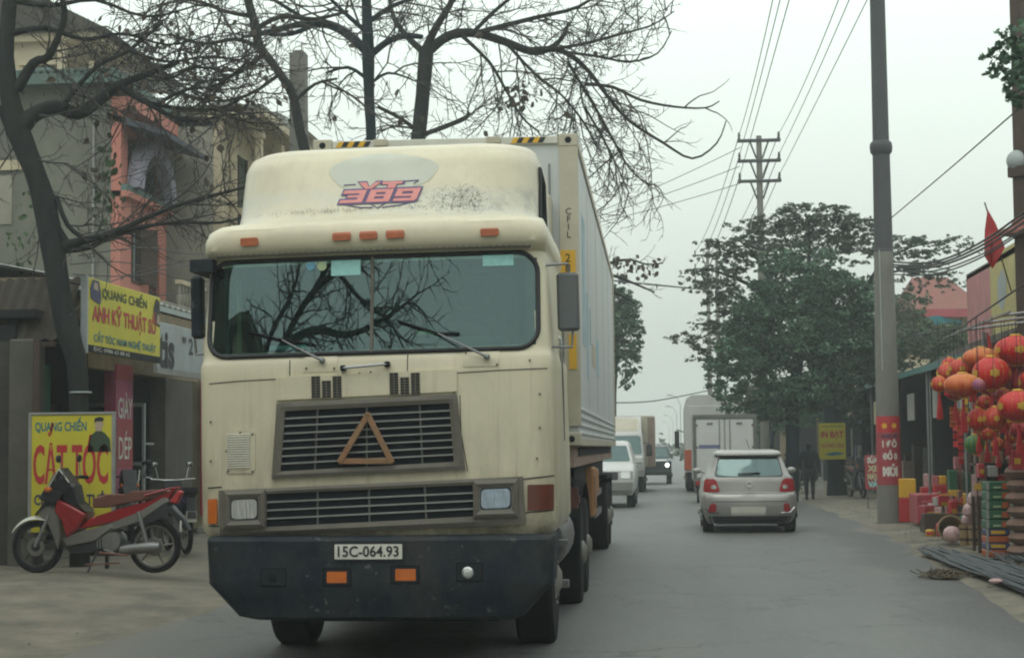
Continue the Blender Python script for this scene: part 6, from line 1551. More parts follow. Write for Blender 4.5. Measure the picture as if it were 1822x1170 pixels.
for i, (a, b, c) in enumerate((((125, 470), (230, 468), (352, 500)), ((130, 488), (240, 490), (350, 470)), ((125, 560), (200, 500), (350, 462)), ((140, 455), (260, 440), (352, 452)), ((118, 600), (230, 540), (340, 520)))):
    pxw(['first', 'second', 'third', 'fourth', 'fifth'][i] + ' thin house wire strung across the pink front from the left tree', [(a[0], a[1], 21), (b[0], b[1], 24), (c[0], c[1], 28), (c[0] + 200, c[1] - 6, 34)], .008, 'thin house wires')
# far street lamps in a row
for i, (x, yt, Y) in enumerate(((1212, 702, 260), (1205, 722, 320), (1198, 738, 400), (1192, 750, 480))):
    b = at(x, 810, Y); H = at(x, yt, Y).z; l_ = thing('street_lamp', ['nearest and tallest of the hazy curved lamps far down the road', 'second hazy curved street lamp down the road', 'third hazy curved street lamp down the road', 'faintest curved street lamp at the road end'][i], 'street lamp', (b.x, Y, 0), 0, 'hazy far street lamps')
    MB().tube([(0, 0, 0), (0, 0, H * .85), (-.6, 0, H * .97), (-1.9, 0, H)], [.07, .06, .05, .05], 6).build('lamp_post', 'pole_upper', l_); MB().box(-2.0, -1.2, -.15, .15, H - .08, H + .06, .03).build('lamp_head', 'pole_upper', l_)

# pale band round the left tree's trunk
c = at(143, 698, Y1_); MB().lathe([(.138, -.008), (.142, 0), (.138, .012)], (c.x - t1.location.x, c.y - t1.location.y, c.z - t1.location.z), 'z', 16).build('trunk_band', 'sign_white', t1, 0)
# dark sheds and scrub under the right-hand trees, closing the view
ss = thing('roadside_shed', 'dark low sheds in deep tree shade behind the pedestrian', 'shed', (at(1450, 850, 74).x, 74, .1)); hh_ = hb(ss)
xa_, xb_ = at(1352, 850, 74).x, at(1600, 850, 74).x
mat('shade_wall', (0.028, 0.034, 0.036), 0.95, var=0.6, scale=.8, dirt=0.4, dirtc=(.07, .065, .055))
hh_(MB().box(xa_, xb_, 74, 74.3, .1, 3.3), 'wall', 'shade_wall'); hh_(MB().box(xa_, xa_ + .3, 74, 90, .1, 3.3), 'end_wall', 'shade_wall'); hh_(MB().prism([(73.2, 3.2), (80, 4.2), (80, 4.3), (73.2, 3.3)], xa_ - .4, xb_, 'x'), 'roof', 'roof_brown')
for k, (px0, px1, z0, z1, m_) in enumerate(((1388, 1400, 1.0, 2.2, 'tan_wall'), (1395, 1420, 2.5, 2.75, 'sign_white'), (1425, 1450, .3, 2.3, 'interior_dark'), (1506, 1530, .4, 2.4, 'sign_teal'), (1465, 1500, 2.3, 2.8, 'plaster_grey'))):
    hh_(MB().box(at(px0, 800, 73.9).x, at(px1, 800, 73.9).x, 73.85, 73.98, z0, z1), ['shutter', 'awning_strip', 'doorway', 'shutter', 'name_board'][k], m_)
b11 = at(1400, 880, 66); b11.z = .05
leafy('roadside_tree', 'dark scrubby undergrowth tree just right of the pale lorries', b11, [[(1372, 880, 10), (1372, 800, 8), (1380, 740, 5)]],
    [('foliage_dark', [(1375, 760, 26, 24), (1400, 745, 30, 18), (1500, 740, 40, 20), (1440, 750, 30, 14), (1362, 720, 20, 20)], .11, 34, .8)], 66)
# houses of the same street beside and behind the viewer: they close the sky at both sides and show in the glass
for i, (xw, s_, y0, y1, hgt, m_) in enumerate(((-9.5, -1, -2, 9, 8.5, 'plaster_grey'), (-10, -1, -16, -3, 10.5, 'plaster_cream'), (-9.0, -1, 10, 18.4, 4.0, 'plaster_grey_pale'), (9.0, 1, -14, 0, 9.0, 'plaster_pink'), (9.5, 1, 1, 16, 7.5, 'plaster_grey'))):
    ho = thing('street_house', ['grey two storey house beside the viewer on the left', 'cream three storey house behind the viewer on the left', 'low pale house on the left before the shop row', 'pink two storey house behind the viewer on the right', 'grey house beside the viewer on the right'][i], 'house', (xw, y0, .1)); g_ = hb(ho)
    x2 = xw + s_ * 7; ny = int((y1 - y0) / 3); nf = max(1, int(hgt / 3.2)); holes = []
    for a in range(ny):
        for f_ in range(nf): holes.append((y0 + .9 + 3 * a, y0 + 2.3 + 3 * a, .2 + 3.2 * f_ + (.9 if f_ else 0), .2 + 3.2 * f_ + 2.6))
    g_(wall_x(MB(), min(xw, xw + s_ * .25), max(xw, xw + s_ * .25), y0, y1, .1, hgt, [q for q in holes if q[3] < hgt - .2]), 'street_wall', m_)
    g_(MB().box(xw + s_ * .4, x2, y0, y1, .1, hgt - .1), 'core', 'interior_dark'); g_(MB().box(min(xw - s_ * .4, x2), max(xw - s_ * .4, x2), y0 - .2, y1 + .2, hgt, hgt + .2), 'roof_slab', 'plaster_grey')
    for q in holes:
        if q[3] < hgt - .2 and q[2] > 1: g_(MB().box(min(xw + s_ * .1, xw + s_ * .15), max(xw + s_ * .1, xw + s_ * .15), q[0], q[1], q[2], q[3]), 'window', 'dark_glass')
# ------------------------------------------------------------------ traffic
mat('silver_paint', (0.36, 0.355, 0.33), 0.35, 0.35, var=0.06, scale=2, coat=0.4, dirt=0.25, dirtc=(.2, .19, .16))
mat('white_paint', (0.56, 0.57, 0.55), 0.4, var=0.06, coat=0.3, dirt=0.3, dirtc=(.33, .32, .28))
mat('dusty_white', (0.36, 0.36, 0.335), 0.6, var=0.1, dirt=0.4, dirtc=(.2, .19, .17))
mat('dark_green_paint', (0.02, 0.035, 0.035), 0.3, var=0.1, coat=0.4)
mat('tail_red', (0.34, 0.02, 0.025), 0.2, var=0.15, scale=30)
mat('orange_red_paint', (0.45, 0.09, 0.035), 0.5, var=0.1)
mat('faded_blue_print', (0.13, 0.14, 0.25), 0.6, var=0.2, scale=20)
mat('lamp_on', (1.0, 0.98, 0.9), 0.3, var=0, emit=6.0)
mat('lettering_cream', (0.55, 0.5, 0.3), 0.6, var=0)

def sp(root, shell, name, m, *a, **k):
    par = k.pop('parent', root); return shell.patch(*a, **k).build(name, m, par)
car = thing('hatchback', 'silver hatchback driving away in the right lane, seen from behind', 'car', (at(1335.5, 950, 31.6).x, 31.6, .022), 0)
cS = Shell([(.17, .74, .16, 3.5, .12, .08), (.26, .80, .06, 3.6, .16, .09), (.36, .835, .01, 3.65, .2, .09), (.50, .85, -.01, 3.65, .2, .09), (.63, .855, .0, 3.65, .2, .09), (.70, .845, .03, 3.65, .2, .09), (.735, .83, .10, 3.6, .2, .07),
            (.90, .82, .12, 3.4, .2, .07), (.99, .785, .13, 3.0, .2, .07), (1.03, .74, .16, 2.9, .18, .07), (1.20, .67, .29, 2.5, .16, .06), (1.37, .61, .41, 2.1, .14, .05), (1.395, .61, .33, 2.1, .12, .05), (1.43, .60, .34, 2.05, .12, .05), (1.47, .56, .45, 1.9, .14, .04), (1.495, .46, .75, 1.7, .16, .02)])
fix_normals(cS.mesh(nz=5, n=30).build('body', 'silver_paint', car, 40))
sp(car, cS, 'rear_window', 'rear_glass', -.60, .60, 1.015, -.525, .525, 1.345, off=.012, rc=.06, nu=16)
sp(car, cS, 'window_seal', 'gasket', -.62, .62, 1.0, -.54, .54, 1.36, off=.006, rc=.06, nu=16)
for s in (-1, 1):
    x0, x1 = (.52, .83) if s > 0 else (-.83, -.52)
    t0, t1 = (.60, .80) if s > 0 else (-.80, -.60)
    tl = sp(car, cS, 'tail_lamp', 'tail_red', x0, x1, .735, t0, t1, .97, off=.02, rc=.05)
    cx = .64 * s; sp(car, cS, 'lamp_lens', 'lamp_lens', cx - .05, cx + .05, .79, cx - .045, cx + .045, .86, off=.026, rc=.03, nu=4, parent=tl)
    a0, a1 = (.60, .76) if s > 0 else (-.76, -.60)
    sp(car, cS, 'reflector', 'tail_red', a0, a1 - (.04 if s > 0 else 0), .38, a0 + (.0 if s > 0 else .06), a1 - (.06 if s > 0 else 0), .53, off=.015, rc=.04)
    MB().tube([(.55 * s, cS.yf(.55, .36) - .015, .36), (.72 * s, cS.yf(.72, .37) - .015, .37), (.80 * s, cS.yf(.80, .46) - .012, .46)], .012, 5).build('chrome_trim', 'chrome', car)
    for y in (.62, 3.0): wheel(car, 'wheel', .835 * s, y, .285, .19, s, rim='chrome')
    ar_ = MB().prism([(.62 + .34 * cos(t), .285 + .34 * sin(t)) for t in [pi * k / 14 for k in range(15)]], .70 * s, .852 * s).build('wheel_arch', 'void', car, 0)
    MB().tube([(.75 * s, 2.35, 1.05), (.86 * s, 2.35, 1.08)], .02, 5).ball((.90 * s, 2.33, 1.09), (.09, .05, .06), 10).build('door_mirror', 'silver_paint', car)
sp(car, cS, 'bumper_insert', 'black_plastic', -.70, .70, .18, -.74, .74, .30, off=.008, rc=.02, nu=14)
plc = sp(car, cS, 'number_plate', 'plate_white', -.33, .27, .315, -.34, .28, .47, off=.02, rc=.02)
MB().tube([(-.20, cS.yf(0, 1.05) - .03, 1.06), (.02, cS.yf(0, 1.06) - .04, 1.065), (.2, cS.yf(.2, 1.07) - .03, 1.07)], .012, 5).build('rear_wiper', 'rubber', car)
MB().lathe([(.05, -.01), (.06, -.02), (.05, -.03), (.035, -.02), (.05, -.01)], (0, cS.yf(0, .87), .87), 'y', 18).build('badge', 'plate_white', car)
for z, m_ in ((.705, 'grille_bar'), (.565, 'grille_bar')):
    MB().tube([(x, cS.yf(x, z) - .004, z) for x in [-.66 + 1.32 * k / 12 for k in range(13)]], .005, 4).build('panel_gap', 'gasket', car)
MB().tube([(.05, .9, 1.49), (.0, 1.05, 1.68)], .006, 4).build('aerial', 'rubber', car)
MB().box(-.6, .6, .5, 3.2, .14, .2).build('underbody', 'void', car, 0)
for x in (-.33, .33):
    MB().box(x - .14, x + .14, 1.2, 1.26, .95, 1.26, .05).build('head_rest', 'seat_cloth', car)

# small box lorry ahead of the silver car
YL = 48.0; xa, xb = at(1233, 800, YL).x, at(1347, 800, YL).x; zt_ = at(1290, 738, YL).z; wL = xb - xa
bl = thing('box_lorry', 'small white box lorry with double rear doors ahead of the silver car', 'lorry', ((xa + xb) / 2, YL, .02))
h_ = wL / 2
MB().box(-h_, h_, .02, 3.4, .62, zt_, .02).build('cargo_box', 'dusty_white', bl)
for s in (-1, 1):
    x0, x1 = (.02, h_ - .09) if s > 0 else (-h_ + .09, -.02)
    d_ = MB().box(x0, x1, -.02, .03, .70, zt_ - .13, .012).build('rear_door', 'white_paint', bl)
    MB().tube([(x0 + .12 if s > 0 else x1 - .12, -.04, .72), (x0 + .12 if s > 0 else x1 - .12, -.04, zt_ - .15)], .014, 5).build('lock_rod', 'dull_metal', d_)
    for z in (.9, 1.5, 2.1): MB().box(x1 - .05 if s > 0 else x0 - .02, x1 + .02 if s > 0 else x0 + .05, -.03, .0, z, z + .06).build('hinge', 'grille_bar', d_)
    MB().box((x0 + x1) / 2 - .08, (x0 + x1) / 2 + .08, -.035, -.02, zt_ - .28, zt_ - .22).build('door_vent', 'grille_bar', d_)
    for z0, z1 in ((.62, zt_),): MB().box(s * h_ - s * .09, s * h_, -.035, .0, z0, z1, .01).build('door_frame', 'grille_bar', bl)
    wheel(bl, 'wheel', (h_ - .1) * s, .8, .36, .24, s, dual=True, rim='rim_white')
    MB().box(s * (h_ - .32), s * (h_ - .06), -.06, .0, .50, .62, .01).build('tail_lamp', 'tail_red', bl)
MB().box(-h_, h_, -.04, .0, zt_ - .12, zt_, .01).build('door_header', 'grille_bar', bl); MB().box(-h_, h_, -.05, .02, .60, .68, .01).build('rear_bumper', 'grille_bar', bl)
MB().box(-h_ + .16, -.12, -.024, -.0201, 1.50, 1.60).build('painted_stripe', 'faded_blue_print', bl, 0)
MB().box(-h_ + .05, h_ - .05, .1, 3.3, .42, .62).build('chassis', 'blue_black', bl, 0)
MB().box(-h_ + .1, -h_ + .5, -.03, .0, .18, .42).build('mud_flap', 'rubber', bl)
MB().ball((-h_ + .38, -.16, .72), (.17, .12, .13), 12).tube([(-h_ + .3, -.1, .5), (-h_ + .4, -.15, .7)], .05, 6).build('tarpaulin_bundle', 'sign_navy', bl)

YT = 60.0; xa, xb = at(1219, 800, YT).x, at(1323, 800, YT).x; zt2_ = at(1270, 704, YT).z; h2 = (xb - xa) / 2
b2_ = thing('tall_lorry', 'taller pale lorry with a rounded roof ahead of the small box lorry', 'lorry', ((xa + xb) / 2, YT, .02))
prof = [(-h2, .7), (-h2, zt2_ - .35), (-h2 + .08, zt2_ - .12), (-h2 + .25, zt2_), (h2 - .25, zt2_), (h2 - .08, zt2_ - .12), (h2, zt2_ - .35), (h2, .7)]
MB().prism(prof, 0, 5.5, 'y').build('cargo_box', 'dusty_white', b2_, 50)
MB().prism([(x * 1.012, (z - 1.8) * 1.012 + 1.8) for x, z in prof], -.014, .05, 'y').build('rear_rim', 'white_paint', b2_, 50)
MB().box(-h2 + .12, h2 - .12, -.03, .0, .8, zt2_ - .35, .02).build('rear_door', 'white_paint', b2_)
MB().box(-h2 - .02, -h2 + .22, -.06, .3, .75, 1.45, .02).build('side_panel', 'orange_red_paint', b2_)
MB().box(-h2 - .34, -h2 - .16, 5.6, 5.7, 1.5, 2.15, .03).tube([(-h2, 5.6, 2.1), (-h2 - .25, 5.65, 2.2)], .02, 5).build('mirror', 'black_plastic', b2_)
MB().prism([(5.7, .6), (5.7, 2.2), (6.0, 2.5), (7.2, 2.5), (7.4, 1.5), (7.4, .6)], -h2 + .05, h2 - .05).build('cab', 'white_paint', b2_)
MB().box(-h2 + .05, h2 - .05, .1, 7.2, .42, .7).build('chassis', 'blue_black', b2_, 0)
for s in (-1, 1):
    for y in (1.2, 6.2): wheel(b2_, 'wheel', (h2 - .04) * s, y, .42, .26, s, dual=(y < 2))

# oncoming: white SUV, cream lorry, dark jeep
suv = thing('suv', 'white oncoming four wheel drive half hidden by the container trailer', 'car', (at(1133, 850, 45).x - .93, 45, .02))
uS = Shell([(.32, .80, .18, 4.2, .15, .08), (.45, .87, .03, 4.3, .18, .08), (.70, .89, .0, 4.3, .2, .08), (.95, .89, .05, 4.3, .2, .08), (1.05, .87, .22, 4.3, .2, .06), (1.12, .84, 1.05, 4.2, .12, .05), (1.20, .82, 1.15, 4.2, .1, .05), (1.62, .70, 1.62, 4.1, .1, .04), (1.70, .66, 1.78, 4.0, .1, .03), (1.74, .58, 2.1, 3.8, .1, .02)])
fix_normals(uS.mesh(nz=5, n=24).build('body', 'white_paint', suv, 40))
sp(suv, uS, 'windscreen', 'dark_glass', -.74, .74, 1.19, -.64, .64, 1.60, off=.01, rc=.04)
sp(suv, uS, 'grille', 'black_plastic', -.45, .45, .72, -.45, .45, .92, off=.01, rc=.03); sp(suv, uS, 'bumper', 'silver_paint', -.8, .8, .42, -.84, .84, .66, off=.03, rc=.05)
sp(suv, uS, 'number_plate', 'plate_white', -.25, .25, .46, -.25, .25, .57, off=.045, rc=.01); sp(suv, uS, 'hood_trim', 'chrome', -.5, .5, .93, -.5, .5, .97, off=.02, rc=.01)
for s in (-1, 1):
    x0, x1 = (.52, .82) if s > 0 else (-.82, -.52); sp(suv, uS, 'headlamp', 'lamp_lens', x0, x1, .76, x0, x1, .92, off=.02, rc=.03)
    for y in (.85, 3.4): wheel(suv, 'wheel', .87 * s, y, .36, .22, s, rim='chrome')
    MB().box(.86 * s, 1.08 * s, 1.1, 1.22, 1.12, 1.32, .04).build('door_mirror', 'white_paint', suv)
    MB().tube([(.6 * s, 2.0, 1.76), (.6 * s, 3.8, 1.76)], .02, 6).build('roof_rail', 'chrome', suv)
lor = thing('cab_over_lorry', 'white oncoming cab-over lorry behind the white four wheel drive', 'lorry', (at(1147, 850, 60).x - .88, 60, .02))
lS = Shell([(.55, .86, .05, 1.6, .1, .05), (.75, .89, .0, 1.6, .1, .05), (1.25, .89, .0, 1.6, .1, .05), (1.35, .88, .03, 1.6, .1, .05), (1.98, .82, .22, 1.6, .12, .05), (2.05, .80, .26, 1.6, .15, .05), (2.1, .78, .36, 1.6, .15, .05), (2.35, .78, .62, 1.6, .15, .05), (2.62, .76, 1.1, 1.65, .15, .05)])
fix_normals(lS.mesh(nz=5, n=24).build('cab', 'white_paint', lor, 40))
sp(lor, lS, 'windscreen', 'dark_glass', -.80, .80, 1.32, -.74, .74, 1.95, off=.01, rc=.08); sp(lor, lS, 'bumper', 'dusty_white', -.86, .86, .56, -.88, .88, .78, off=.05, rc=.04)
sp(lor, lS, 'grille', 'grille_grey', -.5, .5, .85, -.5, .5, 1.12, off=.012, rc=.02); sp(lor, lS, 'deflector_face', 'container_cream', -.74, .74, 2.12, -.70, .70, 2.55, off=.01, rc=.08)
sp(lor, lS, 'number_plate', 'plate_white', -.2, .2, .60, -.2, .2, .70, off=.06, rc=.01)
MB().box(-1.05, 1.22, 1.75, 6.0, .85, 2.66, .02).build('cargo_box', 'container_cream', lor)
MB().box(.98, 1.23, 1.74, 1.76, .9, 2.6).build('box_edge', 'beam_dusty_pink', lor, 0)
MB().box(-.8, .8, .4, 6, .5, .85).build('chassis', 'blue_black', lor, 0)
for s in (-1, 1):
    x0, x1 = (.55, .82) if s > 0 else (-.82, -.55); sp(lor, lS, 'headlamp', 'lamp_lens', x0, x1, .84, x0, x1, .98, off=.02, rc=.03)
    sp(lor, lS, 'fog_lamp', 'lamp_on' if False else 'lamp_lens', .55 * s - .08, .55 * s + .08, .60, .55 * s - .08, .55 * s + .08, .72, off=.07, rc=.03)
    for y in (.9, 4.6): wheel(lor, 'wheel', .86 * s, y, .38, .24, s, dual=(y > 2))
    MB().box(.95 * s, 1.15 * s, .1, .18, 1.25, 1.65, .03).tube([(.85 * s, .2, 1.7), (1.05 * s, .14, 1.7), (1.05 * s, .14, 1.5)], .015, 5).build('mirror', 'black_plastic', lor)
jp = thing('jeep', 'dark oncoming jeep with one headlamp lit, farthest vehicle in the gap', 'car', (at(1195, 840, 73).x - .80, 73, .02))
jS = Shell([(.38, .72, .12, 3.6, .1, .04), (.5, .80, .0, 3.6, .1, .04), (.95, .80, .02, 3.6, .08, .04), (1.05, .78, .25, 3.6, .08, .04), (1.1, .76, 1.0, 3.5, .08, .03), (1.55, .68, 1.35, 3.4, .08, .03), (1.62, .62, 1.6, 3.3, .08, .02)])
fix_normals(jS.mesh(nz=4, n=20).build('body', 'dark_green_paint', jp, 40))
sp(jp, jS, 'windscreen', 'dark_glass', -.7, .7, 1.12, -.64, .64, 1.5, off=.01, rc=.05); sp(jp, jS, 'hood_edge', 'white_paint', -.6, .6, .98, -.6, .6, 1.03, off=.01, rc=.02); sp(jp, jS, 'grille', 'black_plastic', -.4, .4, .62, -.4, .4, .9, off=.01, rc=.02)
for s in (-1, 1):
    MB().lathe([(0, -.05), (.07, -.04), (.08, 0), (.08, .04)], (.62 * s, jS.yf(.62, .8), .80), 'y', 14).build('headlamp', 'lamp_on' if s > 0 else 'lamp_lens', jp)
    for y in (.7, 2.9): wheel(jp, 'wheel', .80 * s, y, .36, .22, s)

# ------------------------------------------------------------------ pedestrian and parked bikes on the right verge
def skin_figure(name, joints, edges, m, parent):
    me = bpy.data.meshes.new(name); keys = list(joints); me.from_pydata([joints[k][0] for k in keys], [(keys.index(a), keys.index(b)) for a, b in edges], [])
    o = bpy.data.objects.new(name, me); COL.objects.link(o); o.modifiers.new('s', 'SKIN'); sk = me.skin_vertices[0].data
    for i, k in enumerate(keys): r = joints[k][1]; sk[i].radius = r if isinstance(r, tuple) else (r, r); sk[i].use_root = (k == keys[0])
    o.modifiers.new('d', 'SUBSURF').levels = 2
    bpy.context.view_layer.update(); e = o.evaluated_get(bpy.context.evaluated_depsgraph_get()); nm = bpy.data.meshes.new_from_object(e)
    nm.name = name; o.modifiers.clear(); o.data = nm; nm.materials.clear(); nm.materials.append(M[m]); nm.polygons.foreach_set('use_smooth', [True] * len(nm.polygons)); o.parent = parent; return o
mat('skin', (0.26, 0.15, 0.10), 0.6, var=0.1); mat('hair', (0.012, 0.011, 0.012), 0.6, var=0.1); mat('jacket_navy', (0.014, 0.022, 0.038), 0.85, var=0.2, scale=8); mat('trousers', (0.03, 0.033, 0.04), 0.9, var=0.2)
pc = at(1441, 890, 51.0)
man = thing('person', 'pedestrian in a dark jacket walking away beside the silver car, pale bag in hand', 'person', (pc.x, 51.0, .035))
J = {'pel': ((0, 0, .86), (.15, .11)), 'wai': ((0, 0, 1.0), (.14, .10)), 'che': ((0, -.02, 1.22), (.18, .12)), 'nec': ((0, .0, 1.38), .06), 'hea': ((0, .03, 1.47), (.085, .10)), 'top': ((0, .04, 1.57), (.075, .09)),
     'hl': ((-.09, 0, .80), .09), 'kl': ((-.10, -.12, .46), .062), 'al': ((-.10, -.22, .11), .045), 'tl': ((-.11, -.10, .04), .04), 'hr': ((.09, 0, .80), .09), 'kr': ((.10, .10, .44), .062), 'ar': ((.10, .06, .09), .045), 'tr': ((.11, .20, .04), .04),
     'sl': ((-.19, 0, 1.32), .065), 'el': ((-.25, .08, 1.06), .05), 'wl': ((-.22, .22, .88), .034), 'fl': ((-.215, .26, .81), .026), 'sr': ((.19, 0, 1.32), .065), 'er': ((.27, -.06, 1.06), .05), 'wr': ((.27, -.04, .82), .034), 'fr': ((.27, -.03, .74), .026)}
skin_figure('body', J, [('pel', 'wai'), ('wai', 'che'), ('che', 'nec'), ('nec', 'hea'), ('hea', 'top'), ('pel', 'hl'), ('hl', 'kl'), ('kl', 'al'), ('al', 'tl'), ('pel', 'hr'), ('hr', 'kr'), ('kr', 'ar'), ('ar', 'tr'), ('che', 'sl'), ('sl', 'el'), ('el', 'wl'), ('wl', 'fl'), ('che', 'sr'), ('sr', 'er'), ('er', 'wr'), ('wr', 'fr')], 'jacket_navy', man)
K_ = {k: (J[k][0], tuple(q + .03 for q in J[k][1]) if isinstance(J[k][1], tuple) else J[k][1] + .022) for k in ('pel', 'wai', 'che', 'nec', 'sl', 'el', 'wl', 'sr', 'er', 'wr')}
skin_figure('jacket', K_, [('pel', 'wai'), ('wai', 'che'), ('che', 'nec'), ('che', 'sl'), ('sl', 'el'), ('el', 'wl'), ('che', 'sr'), ('sr', 'er'), ('er', 'wr')], 'jacket_navy', man)
K_ = {k: (J[k][0], tuple(q + .008 for q in J[k][1]) if isinstance(J[k][1], tuple) else J[k][1] + .014) for k in ('pel', 'hl', 'kl', 'al', 'hr', 'kr', 'ar')}
skin_figure('trousers', K_, [('pel', 'hl'), ('hl', 'kl'), ('kl', 'al'), ('pel', 'hr'), ('hr', 'kr'), ('kr', 'ar')], 'trousers', man)
MB().ball((0, .0, 1.55), (.095, .11, .10), 14).build('hair', 'hair', man)
for s, k in ((-1, 'l'), (1, 'r')):
    a = Vector(J['a' + k][0]); MB().box(a.x - .045, a.x + .045, a.y - .08, a.y + .18, .0, .08, .025).build('shoe', 'rubber', man)
    f_ = Vector(J['f' + k][0])
    mb = MB()
    for q in range(4): mb.tube([f_ + Vector((0, -.03 + .02 * q, .02)), f_ + Vector((-.01 * s, -.03 + .02 * q, -.04)), f_ + Vector((-.03 * s, -.03 + .02 * q, -.065 + .004 * q))], [.010, .009, .007], 5)
    mb.tube([f_ + Vector((0, .03, .03)), f_ + Vector((-.01 * s, .055, -.01))], [.011, .008], 5); mb.build('fingers', 'skin', man, kind='stuff')
bag = MB().prism([(.22, .30), (.38, .28), (.40, .50), (.33, .64), (.27, .64), (.20, .50)], -.13, -.01, 'y'); 
bg_ = bag.build('carrier_bag', 'white_cloth'); bg_.location = man.location; tag(bg_, 'pale carrier bag hanging from the pedestrian\'s right hand', 'bag')

pk = scooter('dark scooter parked left of the pedestrian in tree shade', (at(1412, 860, 57).x, 57, .06), radians(80), 'black_plastic', 'silver_plastic')
pk2 = scooter('dark scooter parked between the poster tree and the thick pole', (at(1536, 870, 50).x, 50, .08), radians(100), 'black_plastic', 'black_plastic')
pk3 = scooter('grey scooter nose out beyond the trees at the dark stalls', (at(1510, 860, 58).x, 58, .09), radians(60), 'sign_navy', 'silver_plastic')

# ------------------------------------------------------------------ posters and small signs
def board(name, label, cx, px0, py0, px1, py1, Y, m, legs=0.0, th=.03):
    a = at(px0, py1, Y); b = at(px1, py0, Y); o = thing(name, label, 'sign', (a.x, Y, a.z))
    w, h = b.x - a.x, b.z - a.z; MB().box(0, w, 0, th, 0, h, .004).build('panel', m, o)
    if legs: 
        for x in (.05, w - .05): MB().tube([(x, th / 2, 0), (x, th / 2, -a.z + legs)], .015, 5).build('leg', 'dull_metal', o)
    return o, w, h, lambda u, v, out=.005: plane_T((w * u, 0, h * v), (1, 0, 0), (0, 0, 1), out)
o, w, h, T = board('poster', 'yellow poster with red lettering nailed to the big tree trunk', 0, 1458, 752, 1504, 817, 53.45, 'sign_yellow')
text('KHUYẾN MÃI', .1, T(.5, .91), 'shirt_print', o, width=w * .8); text('IN BẠT', .26, T(.5, .68), 'sign_red', o, width=w * .85, bold=.01); text('QUẢNG CÁO', .16, T(.5, .38), 'orange_red_paint', o, width=w * .88, bold=.005)
MB().add([(w * .2, -.006, h * .13), (w * .5, -.006, h * .10), (w * .95, -.006, h * .15), (w * .8, -.006, h * .19), (w * .6, -.006, h * .21), (w * .35, -.006, h * .18)], [(0, 1, 2, 3, 4, 5)]).build('printed_shape', 'sign_teal', o, 0)
MB().box(-.06, 0, 0, .03, -.1, h + .16).build('side_batten', 'tan_wall', o, 0)
# wrap-around posters on the thick pole: arcs of thin sheet
pp = thing('pole_posters', 'red and white stacked posters wrapped round the thick pole', 'poster', (pb_.x, pb_.y, pb_.z))
def arc_sheet(z0, z1, m, name, r=22.4 * k_, a0=-1.5, a1=1.5, par=pp):
    rr = lambda z: (22 - 5 * (z + .1) / (z_mid + .1)) * k_ * 1.03 + (r - 22.4 * k_)
    n = 14; P = [[(rr(z) * sin(a0 + (a1 - a0) * k / n), -rr(z) * cos(a0 + (a1 - a0) * k / n), z) for k in range(n + 1)] for z in (z0, z1)]
    return MB().grid(P).build(name, m, par, 60)
zz = lambda y: at(1578, y, 35.0).z - pb_.z
arc_sheet(zz(770), zz(740), 'sign_red', 'poster'); arc_sheet(zz(862), zz(771), 'sign_crimson', 'poster')
rr_ = lambda z: (22 - 5 * (z + .1) / (z_mid + .1)) * k_ * 1.03 + .006
def wrap_text(body, z, hgt, width, m, bold=.01):
    return text(body, hgt, None, m, pp, width=width, bold=bold, conform=lambda x, y: (rr_(z) * sin(x / rr_(z)), -rr_(z) * cos(x / rr_(z)), z + y))
for x in (-.1, .1):
    mb = MB(); F = lambda u, v: (rr_(zz(757)) * sin(u / rr_(zz(757))), -rr_(zz(757)) * cos(u / rr_(zz(757))), zz(757) + v)
    mb.add([F(x + .055 * cos(t) * (1.2 if k % 2 else .8), .055 * sin(t) * (1.2 if k % 2 else .8)) for k, t in enumerate([2 * pi * k / 10 for k in range(10)])], [tuple(range(10))]); mb.build('printed_flower', 'hazard_yellow', pp, 0)
wrap_text('CHỮ SỐ', zz(776), .07, .34, 'sign_navy', .004); wrap_text('1 ĐÔ', zz(790), .17, .30, 'plate_white'); wrap_text('ĐỒ 0', zz(812), .16, .30, 'plate_white'); wrap_text('MỚI', zz(839), .22, .31, 'plate_white', .02)
o, w, h, T = board('street_sign', 'small red and yellow price board behind the thick pole, left side', 0, 1540, 809, 1566, 870, 42, 'sign_crimson', .07)
for v, m_, b_ in ((.84, 'plate_white', 'SỬA'), (.60, 'lettering_cream', 'XE'), (.36, 'lettering_cream', 'MÁY'), (.14, 'sticker_cyan', 'VÁ')): text(b_, .18, T(.5, v), m_, o, width=w * .7, bold=.012)
a = at(1601, 934, 34.9); b = at(1630, 851, 34.9)
o = thing('goods_box', 'tall red and yellow carton standing right of the thick pole foot', 'box', (a.x, 34.9, .06)); w = b.x - a.x; H = b.z - .06
MB().box(0, w, 0, .25, 0, H * .56, .01).build('carton_lower', 'sign_red', o); MB().box(.005, w - .005, .005, .24, H * .56 + .002, H, .01).build('carton_upper', 'hazard_yellow', o)
